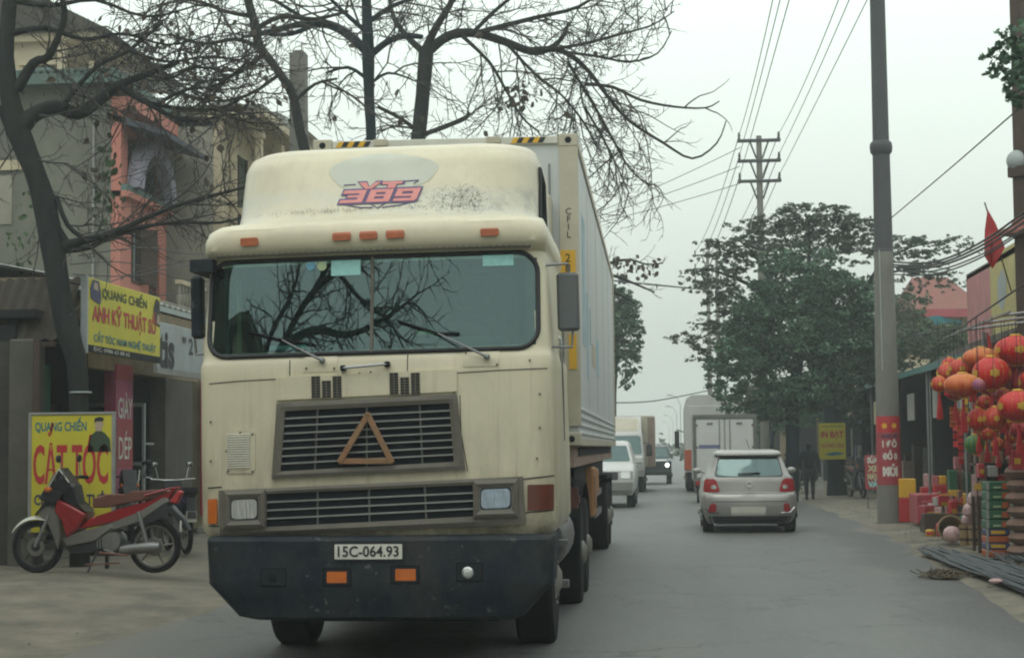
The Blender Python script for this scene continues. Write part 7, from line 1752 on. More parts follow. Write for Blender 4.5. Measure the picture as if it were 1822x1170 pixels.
# ------------------------------------------------------------------ right-hand buildings
rs = thing('market_shed', 'long dark open shed with a teal edged tin awning behind the thick pole', 'shed', (8, 50, .1)); h = hb(rs)
mat('teal_edge', (0.05, 0.15, 0.14), 0.6, var=0.2); mat('stall_dark', (0.03, 0.033, 0.035), 0.95, var=0.5, scale=1.5); mat('tile_red', (0.22, 0.07, 0.055), 0.85, var=0.25, scale=6, dirt=0.4); mat('tarp_blue', (0.05, 0.32, 0.40), 0.6, var=0.1)
h(MB().prism([(6.0, 3.35), (11, 4.3), (11, 4.36), (6.0, 3.41)], 34, 72, 'y'), 'awning', 'roof_brown')
h(MB().box(5.95, 6.0, 34, 72, 3.28, 3.42), 'awning_edge', 'teal_edge')
h(MB().box(9.2, 9.4, 30, 72, .1, 4.0), 'back_wall', 'stall_dark')
for k in range(7):
    y = 36 + 6 * k; h(MB().tube([(6.15, y, .1), (6.15, y, 3.35)], .05, 6), 'post', 'dull_metal', 40)
    h(MB().box(7.0, 9.2, y - .05, y + .05, .1, 3.6), 'partition', 'stall_dark')
h(MB().tube([(6.1, 37, 2.6), (6.1, 36.2, 3.1), (6.1, 36.2, 2.3)], .03, 5), 'awning_brace', 'alu', 40)
rnd = random.Random(17); rc_ = 0
gl_lab = []
for k in range(34):
    y = rnd.uniform(36, 70); x = rnd.uniform(6.6, 7.6); w_ = rnd.uniform(.3, .7); hh = rnd.uniform(.3, 1.5)
    h(MB().box(x, x + w_, y, y + w_, .1, .1 + hh, .02), 'stall_counter', rnd.choice(['stall_dark', 'brown_wood', 'seat_cloth', 'tan_wall', 'sign_navy', 'plaster_grey', 'beam_dusty_pink']))
for k in range(8): h(MB().box(6.3, 6.34, 38 + 4 * k, 39.2 + 4 * k, 2.2, 2.9, .01), 'hanging_board', rnd.choice(['dusty_white', 'tan_wall', 'sign_teal', 'lettering_cream']))
yh = thing('tiled_house', 'yellow house under a red tiled roof beyond the thick pole', 'house', (at(1660, 600, 78).x, 78, .1)); h = hb(yh)
x0 = at(1560, 600, 78).x; x1 = at(1745, 600, 78).x; ze = at(1650, 552, 78).z; zr = at(1655, 492, 78).z
h(MB().box(x0 + .3, x1 - .2, 78, 86, .1, ze), 'wall', 'tan_wall')
ex0 = at(1612, 552, 77.5).x
rfv = [(ex0, 77.3, ze), (x1 + .2, 77.3, ze), (x1 + .2, 86, ze), (ex0, 86, ze), ((ex0 + x1) / 2 - .8, 81.5, zr + .3), ((ex0 + x1) / 2 + .8, 81.5, zr + .3)]
h(MB().add(rfv, [(0, 1, 5, 4), (1, 2, 5), (2, 3, 4, 5), (3, 0, 4), (3, 2, 1, 0)]), 'roof', 'tile_red')
h(MB().box(ex0, x1 + .2, 77.28, 77.4, ze - .35, ze), 'eave_board', 'sign_crimson')
for k in range(3): h(MB().box(ex0 + .8 + 1.4 * k, ex0 + 1.4 + 1.4 * k, 77.9, 78.0, ze - 2.4, ze - 1.2), 'window', 'brown_wood')
tq = at(1672, 566, 74); h(MB().grid([[(tq.x - .6 + .3 * k, 74, tq.z + .12 * sin(k)) for k in range(6)], [(tq.x - .55 + .3 * k, 74.2, tq.z - .22 + .05 * cos(k * 2)) for k in range(6)]]), 'tarpaulin', 'tarp_blue')
h(MB().box(x0, x0 + 3.6, 77, 77.9, ze - 2.9, ze - 2.75), 'ledge', 'plaster_cream')
h(MB().box(x0 - 1.5, x0 + 2.5, 76, 77, .1, at(1600, 640, 76).z), 'annex', 'plaster_cream')
# shop with the pink and yellow hoarding
ns = thing('lantern_shop', 'shop under a pink and yellow hoarding at the right edge, red lanterns below', 'shop', (6, 28, .1)); h = hb(ns)
mat('hoarding_pink', (0.52, 0.23, 0.23), 0.8, var=0.15, scale=2, dirt=0.4, dirtc=(.25, .17, .15), world=True); mat('hoarding_yellow', (0.50, 0.44, 0.19), 0.8, var=0.15, scale=2, dirt=0.3, dirtc=(.3, .28, .18), world=True)
XH = 5.6
hz0, hz1 = 3.45, 4.72
h(MB().box(XH, XH + .1, 30.9, 33.3, hz0, hz1), 'hoarding_panel', 'hoarding_pink')
h(MB().box(XH, XH + .1, 27.2, 30.895, hz0, hz1 + .1), 'hoarding_panel', 'hoarding_yellow')
h(MB().box(XH, XH + .1, 20, 27.195, hz0, hz1 + .2), 'hoarding_panel', 'hoarding_pink')
h(MB().add([(XH - .004, 30.2, 3.95), (XH - .004, 29.8, 3.8), (XH - .004, 29.5, 4.0), (XH - .004, 29.4, 4.3), (XH - .004, 29.8, 4.5), (XH - .004, 30.2, 4.35)], [(0, 1, 2, 3, 4, 5)]), 'printed_flower', 'sign_white')
h(MB().prism([(4.7, 2.95), (5.6, 3.4), (5.6, 3.45), (4.7, 3.0)], 27, 33.3, 'y'), 'awning', 'roof_brown')
h(MB().box(4.66, 4.7, 27, 33.3, 2.9, 3.02), 'awning_edge', 'teal_edge')
h(MB().box(8.0, 8.2, 17, 34, .1, 4.6), 'back_wall', 'stall_dark'); h(MB().box(XH + .1, 8.2, 33.2, 33.3, .1, 4.6), 'end_wall', 'stall_dark'); h(MB().box(XH, 8.2, 20, 33.3, 4.65, 4.75), 'roof_slab', 'plaster_grey')
for y in (29, 33.1): h(MB().tube([(4.8, y, .1), (4.8, y, 2.95)], .03, 6), 'post', 'dull_metal', 40)
h(MB().box(5.6, 5.9, 29.3, 29.7, .1, 3.45), 'pier', 'plaster_grey_pale'); h(MB().box(5.6, 5.9, 32.9, 33.3, .1, 3.45), 'pier', 'plaster_grey_pale')
for y in (21.5, 22.8, 24.1): h(MB().tube([(4.0, y, 3.12), (5.6, y, 3.3)], .02, 5), 'hanging_rail', 'dull_metal', 40)
h(MB().tube([(3.95, 20.6, 3.1), (3.95, 25.5, 3.1)], .018, 5), 'hanging_rail', 'dull_metal', 40)
h(MB().tube([(4.35, 24.6, .1), (4.35, 24.6, 3.12)], .025, 6), 'rail_post', 'dull_metal', 40)
# flag and the ornamental pillar with a globe lamp
fp = at(1752, 360, 27.5)
fl = thing('flag', 'red flag drooping from a slanted staff above the hoarding', 'flag', (fp.x, 27.5, fp.z))
q = at(1800, 520, 27.8) - fl.location; MB().tube([(0, 0, 0), q], .012, 6).build('staff', 'brown_wood', fl)
pts = [(1757, 372), (1772, 398), (1788, 440), (1776, 462), (1766, 478), (1751, 455), (1752, 410)]
c0 = at(1765, 425, 27.45) - fl.location; P = [at(x, y, 27.45 + .06 * sin(i * 2.1)) - fl.location for i, (x, y) in enumerate(pts)]
mid = [c0.lerp(p, .55) + Vector((0, .05 * (-1) ** i, 0)) for i, p in enumerate(P)]
MB().add([c0] + mid + P, [(0, 1 + i, 1 + (i + 1) % 7) for i in range(7)] + [(1 + i, 8 + i, 8 + (i + 1) % 7, 1 + (i + 1) % 7) for i in range(7)]).build('cloth', 'red_flag', fl, 60)
fp = at(1756, 590, 24.5); f2 = thing('flag', 'small red pennant behind the topmost lanterns', 'flag', (fp.x, 24.5, fp.z))
P = [at(x, y, 24.5) - f2.location for x, y in ((1756, 590), (1762, 600), (1767, 622), (1756, 622))]; MB().add(P, [(0, 1, 2, 3)]).build('cloth', 'red_flag', f2, 0); MB().tube([P[0], P[3] + Vector((0, 0, -.9))], .008, 4).build('staff', 'brown_wood', f2)
pq = at(1834, 900, 26); gp = thing('gate_pillar', 'ornate pillar with a white globe lamp and little tiled eaves at the right edge', 'pillar', (pq.x + .05, 26, .08)); 
mb = MB()
for z0, z1, r in ((0, 3.0, .22), (3.0, 5.4, .17), (5.4, 5.55, .24), (5.55, 6.6, .15), (6.6, 6.7, .21), (6.7, 8.6, .14)): mb.lathe([(r, z0), (r, z1)], n=4)
mb.build('shaft', 'brown_wood', gp, 0)
for z, r in ((4.55, .45), (5.45, .22)):
    MB().lathe([(r, z), (r * .98, z + .05), (r * .5, z + .12), (r * .3, z + .32)], n=4).build('tiled_eave', 'tile_red', gp, 0)
gz = at(1810, 286, 26).z - .08; gx = at(1810, 286, 26).x - gp.location.x
MB().ball((gx, 0, gz), .16, 18).build('globe_lamp', 'sign_white', gp); MB().tube([(gx, 0, gz - .15), (gx, 0, gz - .28), (0, 0, gz - .3)], .03, 6).build('lamp_bracket', 'pole_upper', gp)

# ------------------------------------------------------------------ lanterns
def lantern_mat(name, top, low, z0=-.2, z1=.4):
    m = bpy.data.materials.new(name); m.use_nodes = True; t = m.node_tree; b = t.nodes['Principled BSDF']; b.inputs['Roughness'].default_value = .45
    tcn = t.nodes.new('ShaderNodeTexCoord'); sx_ = t.nodes.new('ShaderNodeSeparateXYZ'); t.links.new(tcn.outputs['Object'], sx_.inputs[0])
    r = t.nodes.new('ShaderNodeMapRange'); r.inputs['From Min'].default_value = z0; r.inputs['From Max'].default_value = z1; t.links.new(sx_.outputs['Z'], r.inputs['Value'])
    n = t.nodes.new('ShaderNodeTexNoise'); n.inputs['Scale'].default_value = 6; t.links.new(tcn.outputs['Object'], n.inputs['Vector'])
    a = t.nodes.new('ShaderNodeMath'); a.operation = 'MULTIPLY_ADD'; a.inputs[1].default_value = .6; t.links.new(n.outputs['Fac'], a.inputs[0]); t.links.new(r.outputs[0], a.inputs[2])
    s_ = t.nodes.new('ShaderNodeMath'); s_.operation = 'SUBTRACT'; s_.inputs[1].default_value = .3; t.links.new(a.outputs[0], s_.inputs[0])
    k = t.nodes.new('ShaderNodeMix'); k.data_type = 'RGBA'; k.clamp_factor = True; t.links.new(s_.outputs[0], k.inputs[0]); k.inputs[6].default_value = tuple(low) + (1,); k.inputs[7].default_value = tuple(top) + (1,)
    t.links.new(k.outputs[2], b.inputs['Base Color']); M[name] = m
lantern_mat('silk_red', (0.62, 0.02, 0.015), (0.50, 0.012, 0.016)); lantern_mat('silk_orange', (0.72, 0.27, 0.04), (0.44, 0.02, 0.018), -.18, .30); lantern_mat('silk_coral', (0.56, 0.05, 0.025), (0.44, 0.018, 0.016), -.6, .9)
lantern_mat('silk_dark', (0.38, 0.01, 0.02), (0.30, 0.008, 0.02)); lantern_mat('silk_green', (0.10, 0.30, 0.08), (0.04, 0.16, 0.05)); lantern_mat('silk_purple', (0.40, 0.12, 0.30), (0.3, 0.05, 0.15))
mat('gold_trim', (0.62, 0.38, 0.05), 0.4, 0.4, var=0.1)
def make_lantern(nm, silk, label, c, rx, rz, tassel, cord_z):
    L = thing('lantern', label, 'lantern', c, 0, 'silk lanterns hanging at the shop')
    mb = MB(); n, m = 24, 12; V = []; 
    for i in range(m + 1):
        t = .28 + (pi - .56) * i / m
        V.append([((rx * (1 + .035 * (1 if k % 2 else -1))) * sin(t) * cos(2 * pi * k / n), (rx * (1 + .035 * (1 if k % 2 else -1))) * sin(t) * sin(2 * pi * k / n), rz * cos(t)) for k in range(n)])
    mb.grid(V, loop=True); mb.build('silk_body', silk, L, 40)
    MB().lathe([(rx * .27, rz * .94), (rx * .30, rz * 1.0), (rx * .22, rz * 1.10), (.001, rz * 1.12)], n=14).build('top_cap', 'gold_trim', L)
    MB().lathe([(.001, -rz * 1.1), (rx * .22, -rz * 1.08), (rx * .30, -rz * 1.0), (rx * .27, -rz * .94)], n=14).build('bottom_cap', 'gold_trim', L)
    rb = MB()
    for k in range(0, n, 2):
        rb.tube([(V[i][k][0] * 1.01, V[i][k][1] * 1.01, V[i][k][2]) for i in range(0, m + 1, 2)], .0035, 3, cap=False)
    rb.build('rib_wires', 'gold_trim', L, 0, kind='stuff')
    e_ = MB(); 
    for a0 in (-pi / 2, -pi / 2 - 1.2, -pi / 2 + 1.2):
        vs = [(0, 0)] + [(.3 * cos(t) * (1 if k % 2 else .7), .3 * sin(t) * (1 if k % 2 else .7)) for k, t in enumerate([2 * pi * k / 12 for k in range(12)])]
        e_.add([(rx * 1.045 * cos(a0 + u) * cos(v * .7), rx * 1.045 * sin(a0 + u) * cos(v * .7), rz * v) for u, v in vs], [(0, 1 + k, 1 + (k + 1) % 12) for k in range(12)])
    if silk in ('silk_red', 'silk_coral'): e_.build('gold_emblem', 'gold_trim', L, 0, kind='stuff')
    if tassel:
        tt = MB().ball((0, 0, -rz * 1.1 - .03), .022, 8); 
        for k in range(10):
            a = 2 * pi * k / 10; tt.tube([(.008 * cos(a), .008 * sin(a), -rz * 1.1 - .05), (.03 * cos(a), .03 * sin(a), -rz * 1.1 - .08 - tassel * .5), (.035 * cos(a), .035 * sin(a), -rz * 1.1 - .05 - tassel)], .006, 4)
        tt.build('tassel', 'sign_red', L, 40)
    MB().tube([(0, 0, rz * 1.1), (0, 0, max(rz * 1.1 + .1, cord_z - c[2]))], .004, 4).build('cord', 'wire', L)
    return L
LN = [(1808, 623, 37, 26, 'silk_red', 22.6, .2, 'large red lantern at the top right with gold ribs'), (1745, 637, 31, 19, 'silk_orange', 22.4, 0, 'upper orange lantern beside the red pennant'), (1764, 664, 32, 29, 'silk_red', 22.0, .2, 'big bright red lantern below the upper orange one'),
      (1803, 668, 33, 24, 'silk_dark', 22.9, .2, 'dark red lantern under the large top right one'), (1709, 656, 20, 18, 'silk_coral', 22.8, .1, 'coral lantern upper left of the lower orange one'), (1684, 664, 17, 17, 'silk_coral', 23.2, .1, 'coral lantern second from the left end'),
      (1671, 683, 14, 14, 'silk_coral', 22.2, .28, 'small coral lantern at the far left end with long tassel'), (1713, 685, 32, 21, 'silk_orange', 21.7, .35, 'lower wide orange lantern with crimson underside'), (1741, 684, 11, 11, 'silk_purple', 21.4, 0, 'tiny purple lantern touching the lower orange one'),
      (1812, 722, 35, 27, 'silk_red', 21.2, .3, 'large low red lantern at the right edge with gold emblem'), (1741, 746, 19, 20, 'silk_red', 21.9, .2, 'left of the two low red lanterns above the green ball'), (1770, 744, 20, 20, 'silk_coral', 21.5, .25, 'right of the two low lanterns above the green ball'),
      (1734, 790, 17, 17, 'silk_green', 22.3, 0, 'round green lantern lowest of all'), (1785, 705, 16, 14, 'silk_dark', 22.3, .3, 'small dark red lantern in the middle of the cluster'), (1800, 778, 12, 12, 'silk_coral', 22.6, .2, 'small coral lantern just above the stacked cartons'), (1838, 680, 26, 22, 'silk_red', 22.2, .2, 'red lantern cut by the right picture edge')]
LN += [(1690, 650, 15, 14, 'silk_red', 24.0, .1, 'red lantern peeping behind the two coral ones'), (1728, 662, 20, 18, 'silk_dark', 24.2, .2, 'dark lantern hidden between the two orange ones'), (1785, 640, 22, 18, 'silk_red', 24.0, .1, 'red lantern behind the top right pair'),
       (1768, 690, 24, 18, 'silk_dark', 23.6, .25, 'dark lantern beneath the big bright red one'), (1795, 696, 26, 18, 'silk_red', 23.8, .25, 'red lantern behind the low red one at the right edge'), (1752, 715, 14, 12, 'silk_red', 22.8, .2, 'small red lantern above the left low pair'),
       (1792, 748, 18, 17, 'silk_red', 22.4, .25, 'red lantern right of the two low ones'), (1820, 764, 22, 18, 'silk_dark', 22.0, .25, 'dark lantern below the large right edge one'), (1756, 772, 12, 12, 'silk_red', 22.2, .2, 'small red lantern right above the green ball'), (1822, 650, 20, 18, 'silk_red', 23.9, .1, 'red lantern behind the striped top right one'), (1700, 700, 16, 12, 'silk_dark', 23.4, .2, 'dark lantern just under the lower orange one'), (1776, 790, 12, 11, 'silk_coral', 22.9, .15, 'coral lantern beside the green ball, right side')]
for (px, py, rx, ry, silk, Y, ts, lab) in LN:
    c = at(px, py, Y); make_lantern('lantern', silk, lab, c, rx * Y / FPX, ry * Y / FPX, ts, 3.12)
# ------------------------------------------------------------------ goods on the pavement
def place(px, py, Y): p = at(px, py, Y); return p
def gbox(label, px0, py0, px1, py1, Y, m, stripes=None, d=.35, name='carton', cat='box', zb=None, grp='festival goods on the pavement', b=.012):
    a = at(px0, py1, Y); c = at(px1, py0, Y); zb = a.z if zb is None else zb
    o = thing(name, label, cat, (a.x, Y, zb), 0, grp); w = c.x - a.x; H = c.z - zb; MB().box(0, w, 0, d, 0, H, b).build('carton_body', m, o)
    if stripes:
        for (z0, z1, x0, x1, mm) in stripes: MB().box(w * x0, w * x1, -.004, .0005, H * z0, H * z1).build('printed_band', mm, o, 0)
    return o
rnd = random.Random(29)
mat('pack_green', (0.03, 0.14, 0.07), 0.5, var=0.2); mat('pack_orange', (0.50, 0.12, 0.035), 0.5, var=0.25, scale=14); mat('pack_blue', (0.06, 0.07, 0.16), 0.5, var=0.2); mat('pack_pink', (0.42, 0.14, 0.16), 0.55, var=0.3, scale=12)
mat('wicker', (0.27, 0.19, 0.10), 0.85, var=0.3, scale=20, bump=0.5, bscale=60); mat('cellophane', (0.50, 0.33, 0.32), 0.2, var=0.4, scale=14); mat('sack_brown', (0.27, 0.17, 0.13), 0.9, var=0.3, scale=9, dirt=0.4, dirtc=(.15, .08, .06)); mat('jar_red', (0.42, 0.03, 0.04), 0.35, var=0.2, scale=10)
mat('straw', (0.11, 0.09, 0.06), 0.95, var=0.4, scale=10); mat('steel_bar', (0.035, 0.052, 0.065), 0.5, 0.5, var=0.3, scale=5, dirt=0.4, dirtc=(.12, .10, .08))
z = .09
for k in range(5):
    gbox('green carton number pack, %s in the tall stack at the right' % ['lowest green one', 'second green one', 'middle green one', 'fourth green one', 'topmost green one'][k], 1755, 941 - 17 * (k + 1), 1797, 940 - 17 * k, 23.6, 'pack_green', [(.25, .45, .30, .62, 'sticker_green'), (.15, .85, .66, .95, 'pack_orange'), (.0, 1, .0, .12, 'dusty_white')])
for k in range(4):
    gbox('orange and blue carton, %s under the green ones' % ['lowest of the stack', 'second from the ground', 'third from the ground', 'fourth from the ground'][k], 1755, 990 - 12.3 * (k + 1), 1797, 989.6 - 12.3 * k, 23.6, 'pack_blue' if k % 2 else 'pack_orange', [(.3, .8, .2, .8, 'pack_orange' if k % 2 == 0 else 'hazard_yellow'), (.0, 1, .0, .1, 'dusty_white')])
sk = thing('sack_wall', 'tall pile of brown speckled sacks cut by the right picture edge', 'sacks', (at(1800, 990, 23).x, 23, .09))
for k in range(9):
    for j in range(2):
        s_ = MB().ball((.22 + .42 * j + .02 * (k % 2), .2, .10 + .17 * k), (.25, .3, .105), 12)
        s_.build('sack', 'sack_brown', sk)
ot = [(1690, 836, 1703, 900, 'pack_green', 33), (1706, 836, 1716, 902, 'sack_brown', 33.2), (1719, 838, 1731, 900, 'pack_green', 33), (1664, 862, 1686, 902, 'jar_red', 33.6), (1640, 866, 1662, 892, 'jar_red', 34.2), (1640, 893, 1664, 910, 'pack_orange', 33.5), (1673, 846, 1684, 861, 'hazard_yellow', 33.8),
      (1660, 846, 1670, 864, 'pack_pink', 33.9), (1646, 842, 1656, 866, 'cellophane', 34.4), (1700, 812, 1712, 835, 'pack_pink', 33.3), (1716, 806, 1726, 836, 'sack_brown', 33.3), (1744, 803, 1786, 823, 'triangle_wood', 24.4), (1742, 824, 1752, 850, 'jar_red', 24.3), (1760, 828, 1776, 848, 'dusty_white', 24.2), (1802, 800, 1822, 836, 'jar_red', 22.5)]
names = ['tall green carton left of three behind the basket', 'narrow brown carton between two green ones', 'tall green carton right of three behind the basket', 'red carton beside the green ones', 'red carton behind the yellow topped box', 'orange flat carton low at the back', 'small yellow carton on the red one', 'small pink parcel on the back row',
         'pale wrapped parcel at the back left end', 'pink parcel on top of the left green carton', 'brown parcel on top of the right green carton', 'wooden framed plaque above the shelf', 'little red box on the shelf left', 'little white box on the shelf middle', 'red gift bundle on top of the sacks']
for (a, b, c, d, m_, Y), lab in zip(ot, names): gbox(lab, a, b, c, d, Y, m_, [(.3, .6, .15, .85, 'gold_trim')] if m_ in ('jar_red',) else None, d=.25)
tb = thing('display_table', 'low red draped display table behind the goods', 'table', (5.0, 33.0, .1)); MB().box(-.45, 1.6, 0, 1.2, .0, .55, .02).build('table_top', 'sign_crimson', tb)
tb2 = thing('display_shelf', 'dark display shelf beneath the lanterns', 'shelf', (at(1738, 850, 24.5).x, 24.5, .09)); zs_ = at(1738, 850, 24.5).z - .09
MB().box(0, .75, 0, .5, zs_ - .04, zs_, .004).build('shelf_board', 'brown_wood', tb2)
MB().box(-.02, .75, .1, .5, at(1738, 824, 24.5).z - .12, at(1738, 824, 24.5).z - .09, .004).build('shelf_board', 'brown_wood', tb2)
for x in (.02, .73):
    for y in (.03, .47): MB().box(x - .02, x + .02, y - .02, y + .02, 0, 1.4).build('leg', 'brown_wood', tb2)
# cellophane gift bags
for i, (px, py, r) in enumerate(((1735, 885, 14), (1748, 900, 15), (1726, 905, 13), (1742, 915, 14), (1722, 922, 11), (1738, 870, 9))):
    c = at(px, py, 25.2 + .1 * i); k2 = r * 25 / FPX; base_z = .09
    o = thing('gift_bag', ['upper left', 'right bulging', 'left middle', 'lower right', 'lowest left', 'small topmost'][i] + ' pink cellophane gift bag behind the carton tower', 'gift bag', (c.x, c.y, c.z - k2), 0, 'festival goods on the pavement')
    V = []
    for q_, (r_, zq) in enumerate(((.6, 0), (1.0, .35), (1.05, .9), (.8, 1.5), (.25, 1.95), (.45, 2.3))): V.append([(k2 * r_ * (1 + .16 * noise.noise(Vector((cos(a) * 2, sin(a) * 2, q_ + i * 5)))) * cos(a), k2 * r_ * sin(a), k2 * zq) for a in [2 * pi * k / 14 for k in range(14)]])
    MB().grid(V, loop=True).build('wrapping', 'cellophane', o, 30); MB().tube([(k2 * .27 * cos(a), k2 * .27 * sin(a), k2 * 1.95) for a in [2 * pi * k / 10 for k in range(11)]], .012, 4).build('ribbon', 'sign_red', o)
# tipped wicker basket with a pale ball in it, small wooden tubs
c = at(1692, 960, 27.4); bk = thing('basket', 'wicker basket tipped on its side toward the road', 'basket', (c.x, 27.4, .09)); rb = 22 * 27.4 / FPX
T_ = Matrix.Translation((0, 0, rb)) @ Matrix.Rotation(radians(-72), 4, 'X') @ Matrix.Rotation(.3, 4, 'Y')
T_ = Matrix.Translation((0, 0, rb * .98)) @ Matrix.Rotation(radians(82), 4, 'X')
MB().lathe([(0.001, -.34), (rb * .6, -.34), (rb * .8, -.2), (rb * .97, .0), (rb, .04), (rb * .9, .0), (rb * .72, -.2), (rb * .5, -.3), (.001, -.3)], n=22, T=T_).build('basket_wall', 'wicker', bk); MB().tube([T_ @ Vector((rb * cos(a), rb * sin(a), .04)) for a in [2 * pi * k / 22 for k in range(23)]], .016, 5).build('basket_rim', 'wicker', bk)
c = at(1694, 945, 26.9); o = thing('gift_bag', 'round pale pink parcel in the mouth of the tipped basket', 'gift bag', (c.x, 26.9, .09), 0, 'festival goods on the pavement'); MB().ball((0, 0, .13), (.14, .13, .13), 14).build('wrapping', 'cellophane', o)
for i, px in enumerate((1716, 1732, 1748)):
    c = at(px, 965, 26.3 - .1 * i); o = thing('tub', ['left', 'middle', 'right'][i] + ' small wooden tub in front of the gift bags', 'tub', (c.x, 26.3 - .1 * i, .09), 0, 'wooden tubs'); k2 = 8 * 26 / FPX
    MB().lathe([(.001, 0), (k2, 0), (k2 * 1.1, .30), (k2 * 1.0, .30), (k2 * .9, .05), (.001, .05)], n=14).build('tub_wall', 'wicker', o)
    for zq in (.07, .22): MB().lathe([(k2 * 1.05, zq), (k2 * 1.1, zq + .01), (k2 * 1.1, zq + .03), (k2 * 1.05, zq + .04)], n=14).build('hoop', 'brown_wood', o)
# crowded small packets, jars and hanging paper strings filling the stall
rp = random.Random(41); pcks = []; gars = []; CN = {'jar_red': 'red', 'pack_pink': 'pink', 'pack_orange': 'orange', 'cellophane': 'pale pink', 'pack_green': 'green', 'gold_trim': 'gold', 'sign_crimson': 'crimson', 'dusty_white': 'white', 'sack_brown': 'brown', 'sign_red': 'red'}
for k in range(70):
    row = k % 5; Y = 33.0 - row * 1.35 + rp.uniform(-.2, .2) if row < 4 else 24.6
    px = rp.uniform(1648, 1752) if row < 4 else rp.uniform(1742, 1822)
    ytop = {0: 868, 1: 876, 2: 890, 3: 905, 4: 845}[row]; c = at(px, ytop + 22, Y)
    w_, h_ = rp.uniform(.09, .22), rp.uniform(.12, .34); zb = .09 if row == 3 else max(.09, c.z - .12)
    m_ = rp.choice(['jar_red', 'jar_red', 'pack_orange', 'cellophane', 'pack_green', 'gold_trim', 'jar_red', 'sign_crimson', 'dusty_white', 'sack_brown', 'sign_crimson', 'sack_brown'])
    o = thing('packet', 'small bright packet or jar standing in the crowded rows of festival goods', 'packet', (c.x, Y, zb), rp.uniform(-.4, .4), 'small packets crowding the stall'); pcks.append((row, px, o, CN[m_], 'box' if k % 3 else 'jar'))
    if k % 3: MB().box(-w_ / 2, w_ / 2, -w_ / 2, w_ / 2, 0, h_, .01).build('wrapper', m_, o)
    else: MB().lathe([(.001, 0), (w_ * .45, 0), (w_ * .5, h_ * .2), (w_ * .5, h_ * .75), (w_ * .3, h_ * .9), (.001, h_ * .92)], n=12).build('jar', m_, o)
    MB().box(-w_ * .3, w_ * .3, -w_ * .56, -w_ * .505, h_ * .3, h_ * .6).build('label_band', 'gold_trim' if m_ != 'gold_trim' else 'sign_red', o, 0)
for row in range(4):
    Y = 33.0 - row * 1.35; a = at(1640, 900, Y); zz_ = {0: 890, 1: 898, 2: 912}.get(row)
    if zz_:
        top = at(1700, zz_, Y).z; tb3 = thing('display_bench', ['rearmost', 'middle', 'front'][row] + ' draped bench carrying the small packets', 'bench', (a.x, Y, .09)); MB().box(0, 1.3, -.25, .3, 0, max(.1, top - .09), .01).build('bench_top', ['sign_crimson', 'brown_wood', 'brown_wood'][row], tb3)
for k in range(26):
    px = rp.uniform(1690, 1822); Y = rp.uniform(23.6, 26.5); c = at(px, rp.uniform(690, 780), Y); L_ = rp.uniform(.25, .7)
    gm_ = rp.choice(['sign_red', 'jar_red', 'pack_orange', 'gold_trim', 'sign_red', 'cellophane']); o = thing('paper_garland', 'garland', 'garland', (c.x, Y, c.z), 0, 'paper garlands between the lanterns'); gars.append((px, o, CN[gm_]))
    g_ = MB()
    for j in range(5): g_.bc((0, 0, -L_ * j / 5), (.07, .015, L_ / 6.5), .0, Matrix.Rotation(rp.uniform(-.5, .5), 4, 'Z'))
    g_.build('paper_tags', gm_, o, 0, kind='stuff'); MB().tube([(0, 0, -L_), (0, 0, 3.12 - c.z)], .003, 3).build('string', 'wire', o, 0)
ORD = ['leftmost'] + ['%s from the left' % w_ for w_ in 'second third fourth fifth sixth seventh eighth ninth tenth eleventh twelfth thirteenth fourteenth fifteenth sixteenth seventeenth eighteenth nineteenth twentieth twenty-first twenty-second twenty-third twenty-fourth twenty-fifth twenty-sixth'.split()]
for row in range(5):
    for i, (_, px, o, cn_, kd) in enumerate(sorted([q for q in pcks if q[0] == row], key=lambda q: q[1])): o['label'] = 'small %s %s, %s in the %s row of packets' % (cn_, kd, ORD[i], ['rearmost', 'second', 'middle', 'foremost ground', 'nearest shelf'][row])
for i, (px, o, cn_) in enumerate(sorted(gars, key=lambda q: q[0])): o['label'] = '%s paper garland hanging among the lanterns, %s' % (cn_, ORD[i])
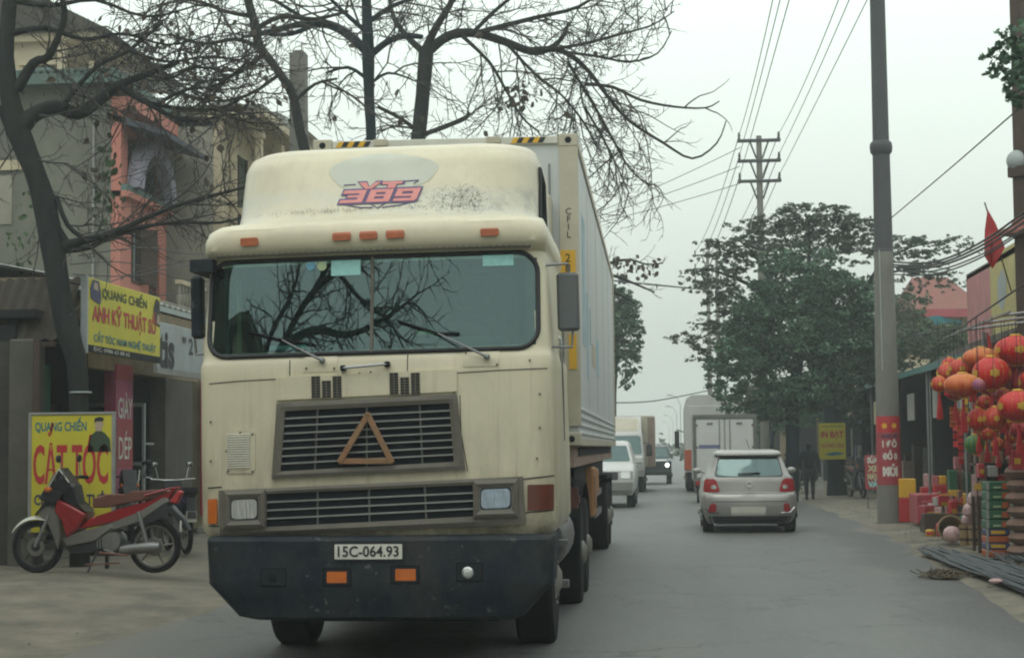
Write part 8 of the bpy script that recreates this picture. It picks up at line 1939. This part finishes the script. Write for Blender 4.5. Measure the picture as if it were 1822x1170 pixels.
# steel bars on the verge
br = thing('steel_bars', 'loose bundle of dark steel bars lying along the verge at lower right', 'bars', (3.75, 20, .06))
bar0 = None
for k in range(64):
    ya, yb_ = rnd.uniform(2.6, 5.4), rnd.uniform(-8, -6); xa = rnd.gauss(-.05, .15) + .0; xb = -.25 + .9 * rnd.random(); za = .012 + .012 * (k % 5)
    y_ = ya; P = [(xa + (xb - xa) * t + .05 * sin(t * 4 + k), ya + (yb_ - ya) * t, za + .02 * sin(t * 9 + k) ** 2) for t in [q / 8 for q in range(9)]]
    MB().tube(P, rnd.uniform(.010, .020), 5).build('bar', 'steel_bar', br)
mb = MB()
for k in range(60):
    a = rnd.uniform(-.2, .2) + .55; x = 3.9 - 3.75 + rnd.gauss(.45, .2); y = rnd.uniform(-2, 4.6); mb.tube([(x, y, .03 + rnd.random() * .1), (x + rnd.uniform(-.3, .3), y - rnd.uniform(.5, 1.6), .04 + rnd.random() * .12)], .008, 4)
mb.build('wire_offcuts', 'steel_bar', br, 0, kind='stuff')
c = atZ(1680, 1022, .05); hp = thing('straw_heap', 'small flattened heap of muddy straw at the edge of the road', 'debris', (c.x, c.y, .03)); mb = MB()
for k in range(150):
    a = rnd.uniform(0, 6.3); r = abs(rnd.gauss(0, .12)); p = Vector((r * cos(a) * 1.3, r * sin(a) * 1.6, .01 + .07 * max(0, 1 - r * 2.2) * rnd.random())); d_ = Vector((rnd.gauss(0, 1), rnd.gauss(0, 1), rnd.gauss(0, .25))).normalized() * .07
    mb.tube([p - d_, p + d_], .007, 3)
mb.build('straw', 'straw', hp, 0, kind='stuff'); MB().ball((0, 0, .0), (.18, .26, .035), 14).build('mud', 'straw', hp)
c = atZ(1772, 1036, .1); o = thing('paper_scrap', 'crumpled pale paper scrap lying on the steel bars', 'litter', (c.x, c.y, .12)); MB().ball((0, 0, 0), (.08, .06, .03), 7).build('paper', 'cellophane', o, 0)
c = atZ(1815, 992, .09); 
for s in (0, 1):
    o = thing('shoe', ['left', 'right'][s] + ' white shoe standing by the sacks at the right edge', 'shoe', (c.x + .09 * s, c.y, .09), 0, 'white shoes'); MB().box(-.035, .035, -.12, .12, 0, .035, .012).build('sole', 'white_cloth', o); MB().ball((0, .03, .045), (.035, .1, .04), 10).build('upper', 'white_cloth', o)
# litter and pebbles along the kerbs
mb = MB()
for k in range(420):
    s_ = rnd.random() * .6; y = rnd.uniform(9, 45)
    x = (RIGHT_E(y) + abs(rnd.gauss(0, .5)) - .15) if s_ < .57 else (LEFT_E(y) - abs(rnd.gauss(0, .2)) + .1)
    mb.ball((x, y, gh(x, y) + .006), (rnd.uniform(.004, .018), rnd.uniform(.004, .018), rnd.uniform(.003, .009)), 5)
mb.build('pebbles', 'shoulder_concrete', None, 0, kind='stuff')
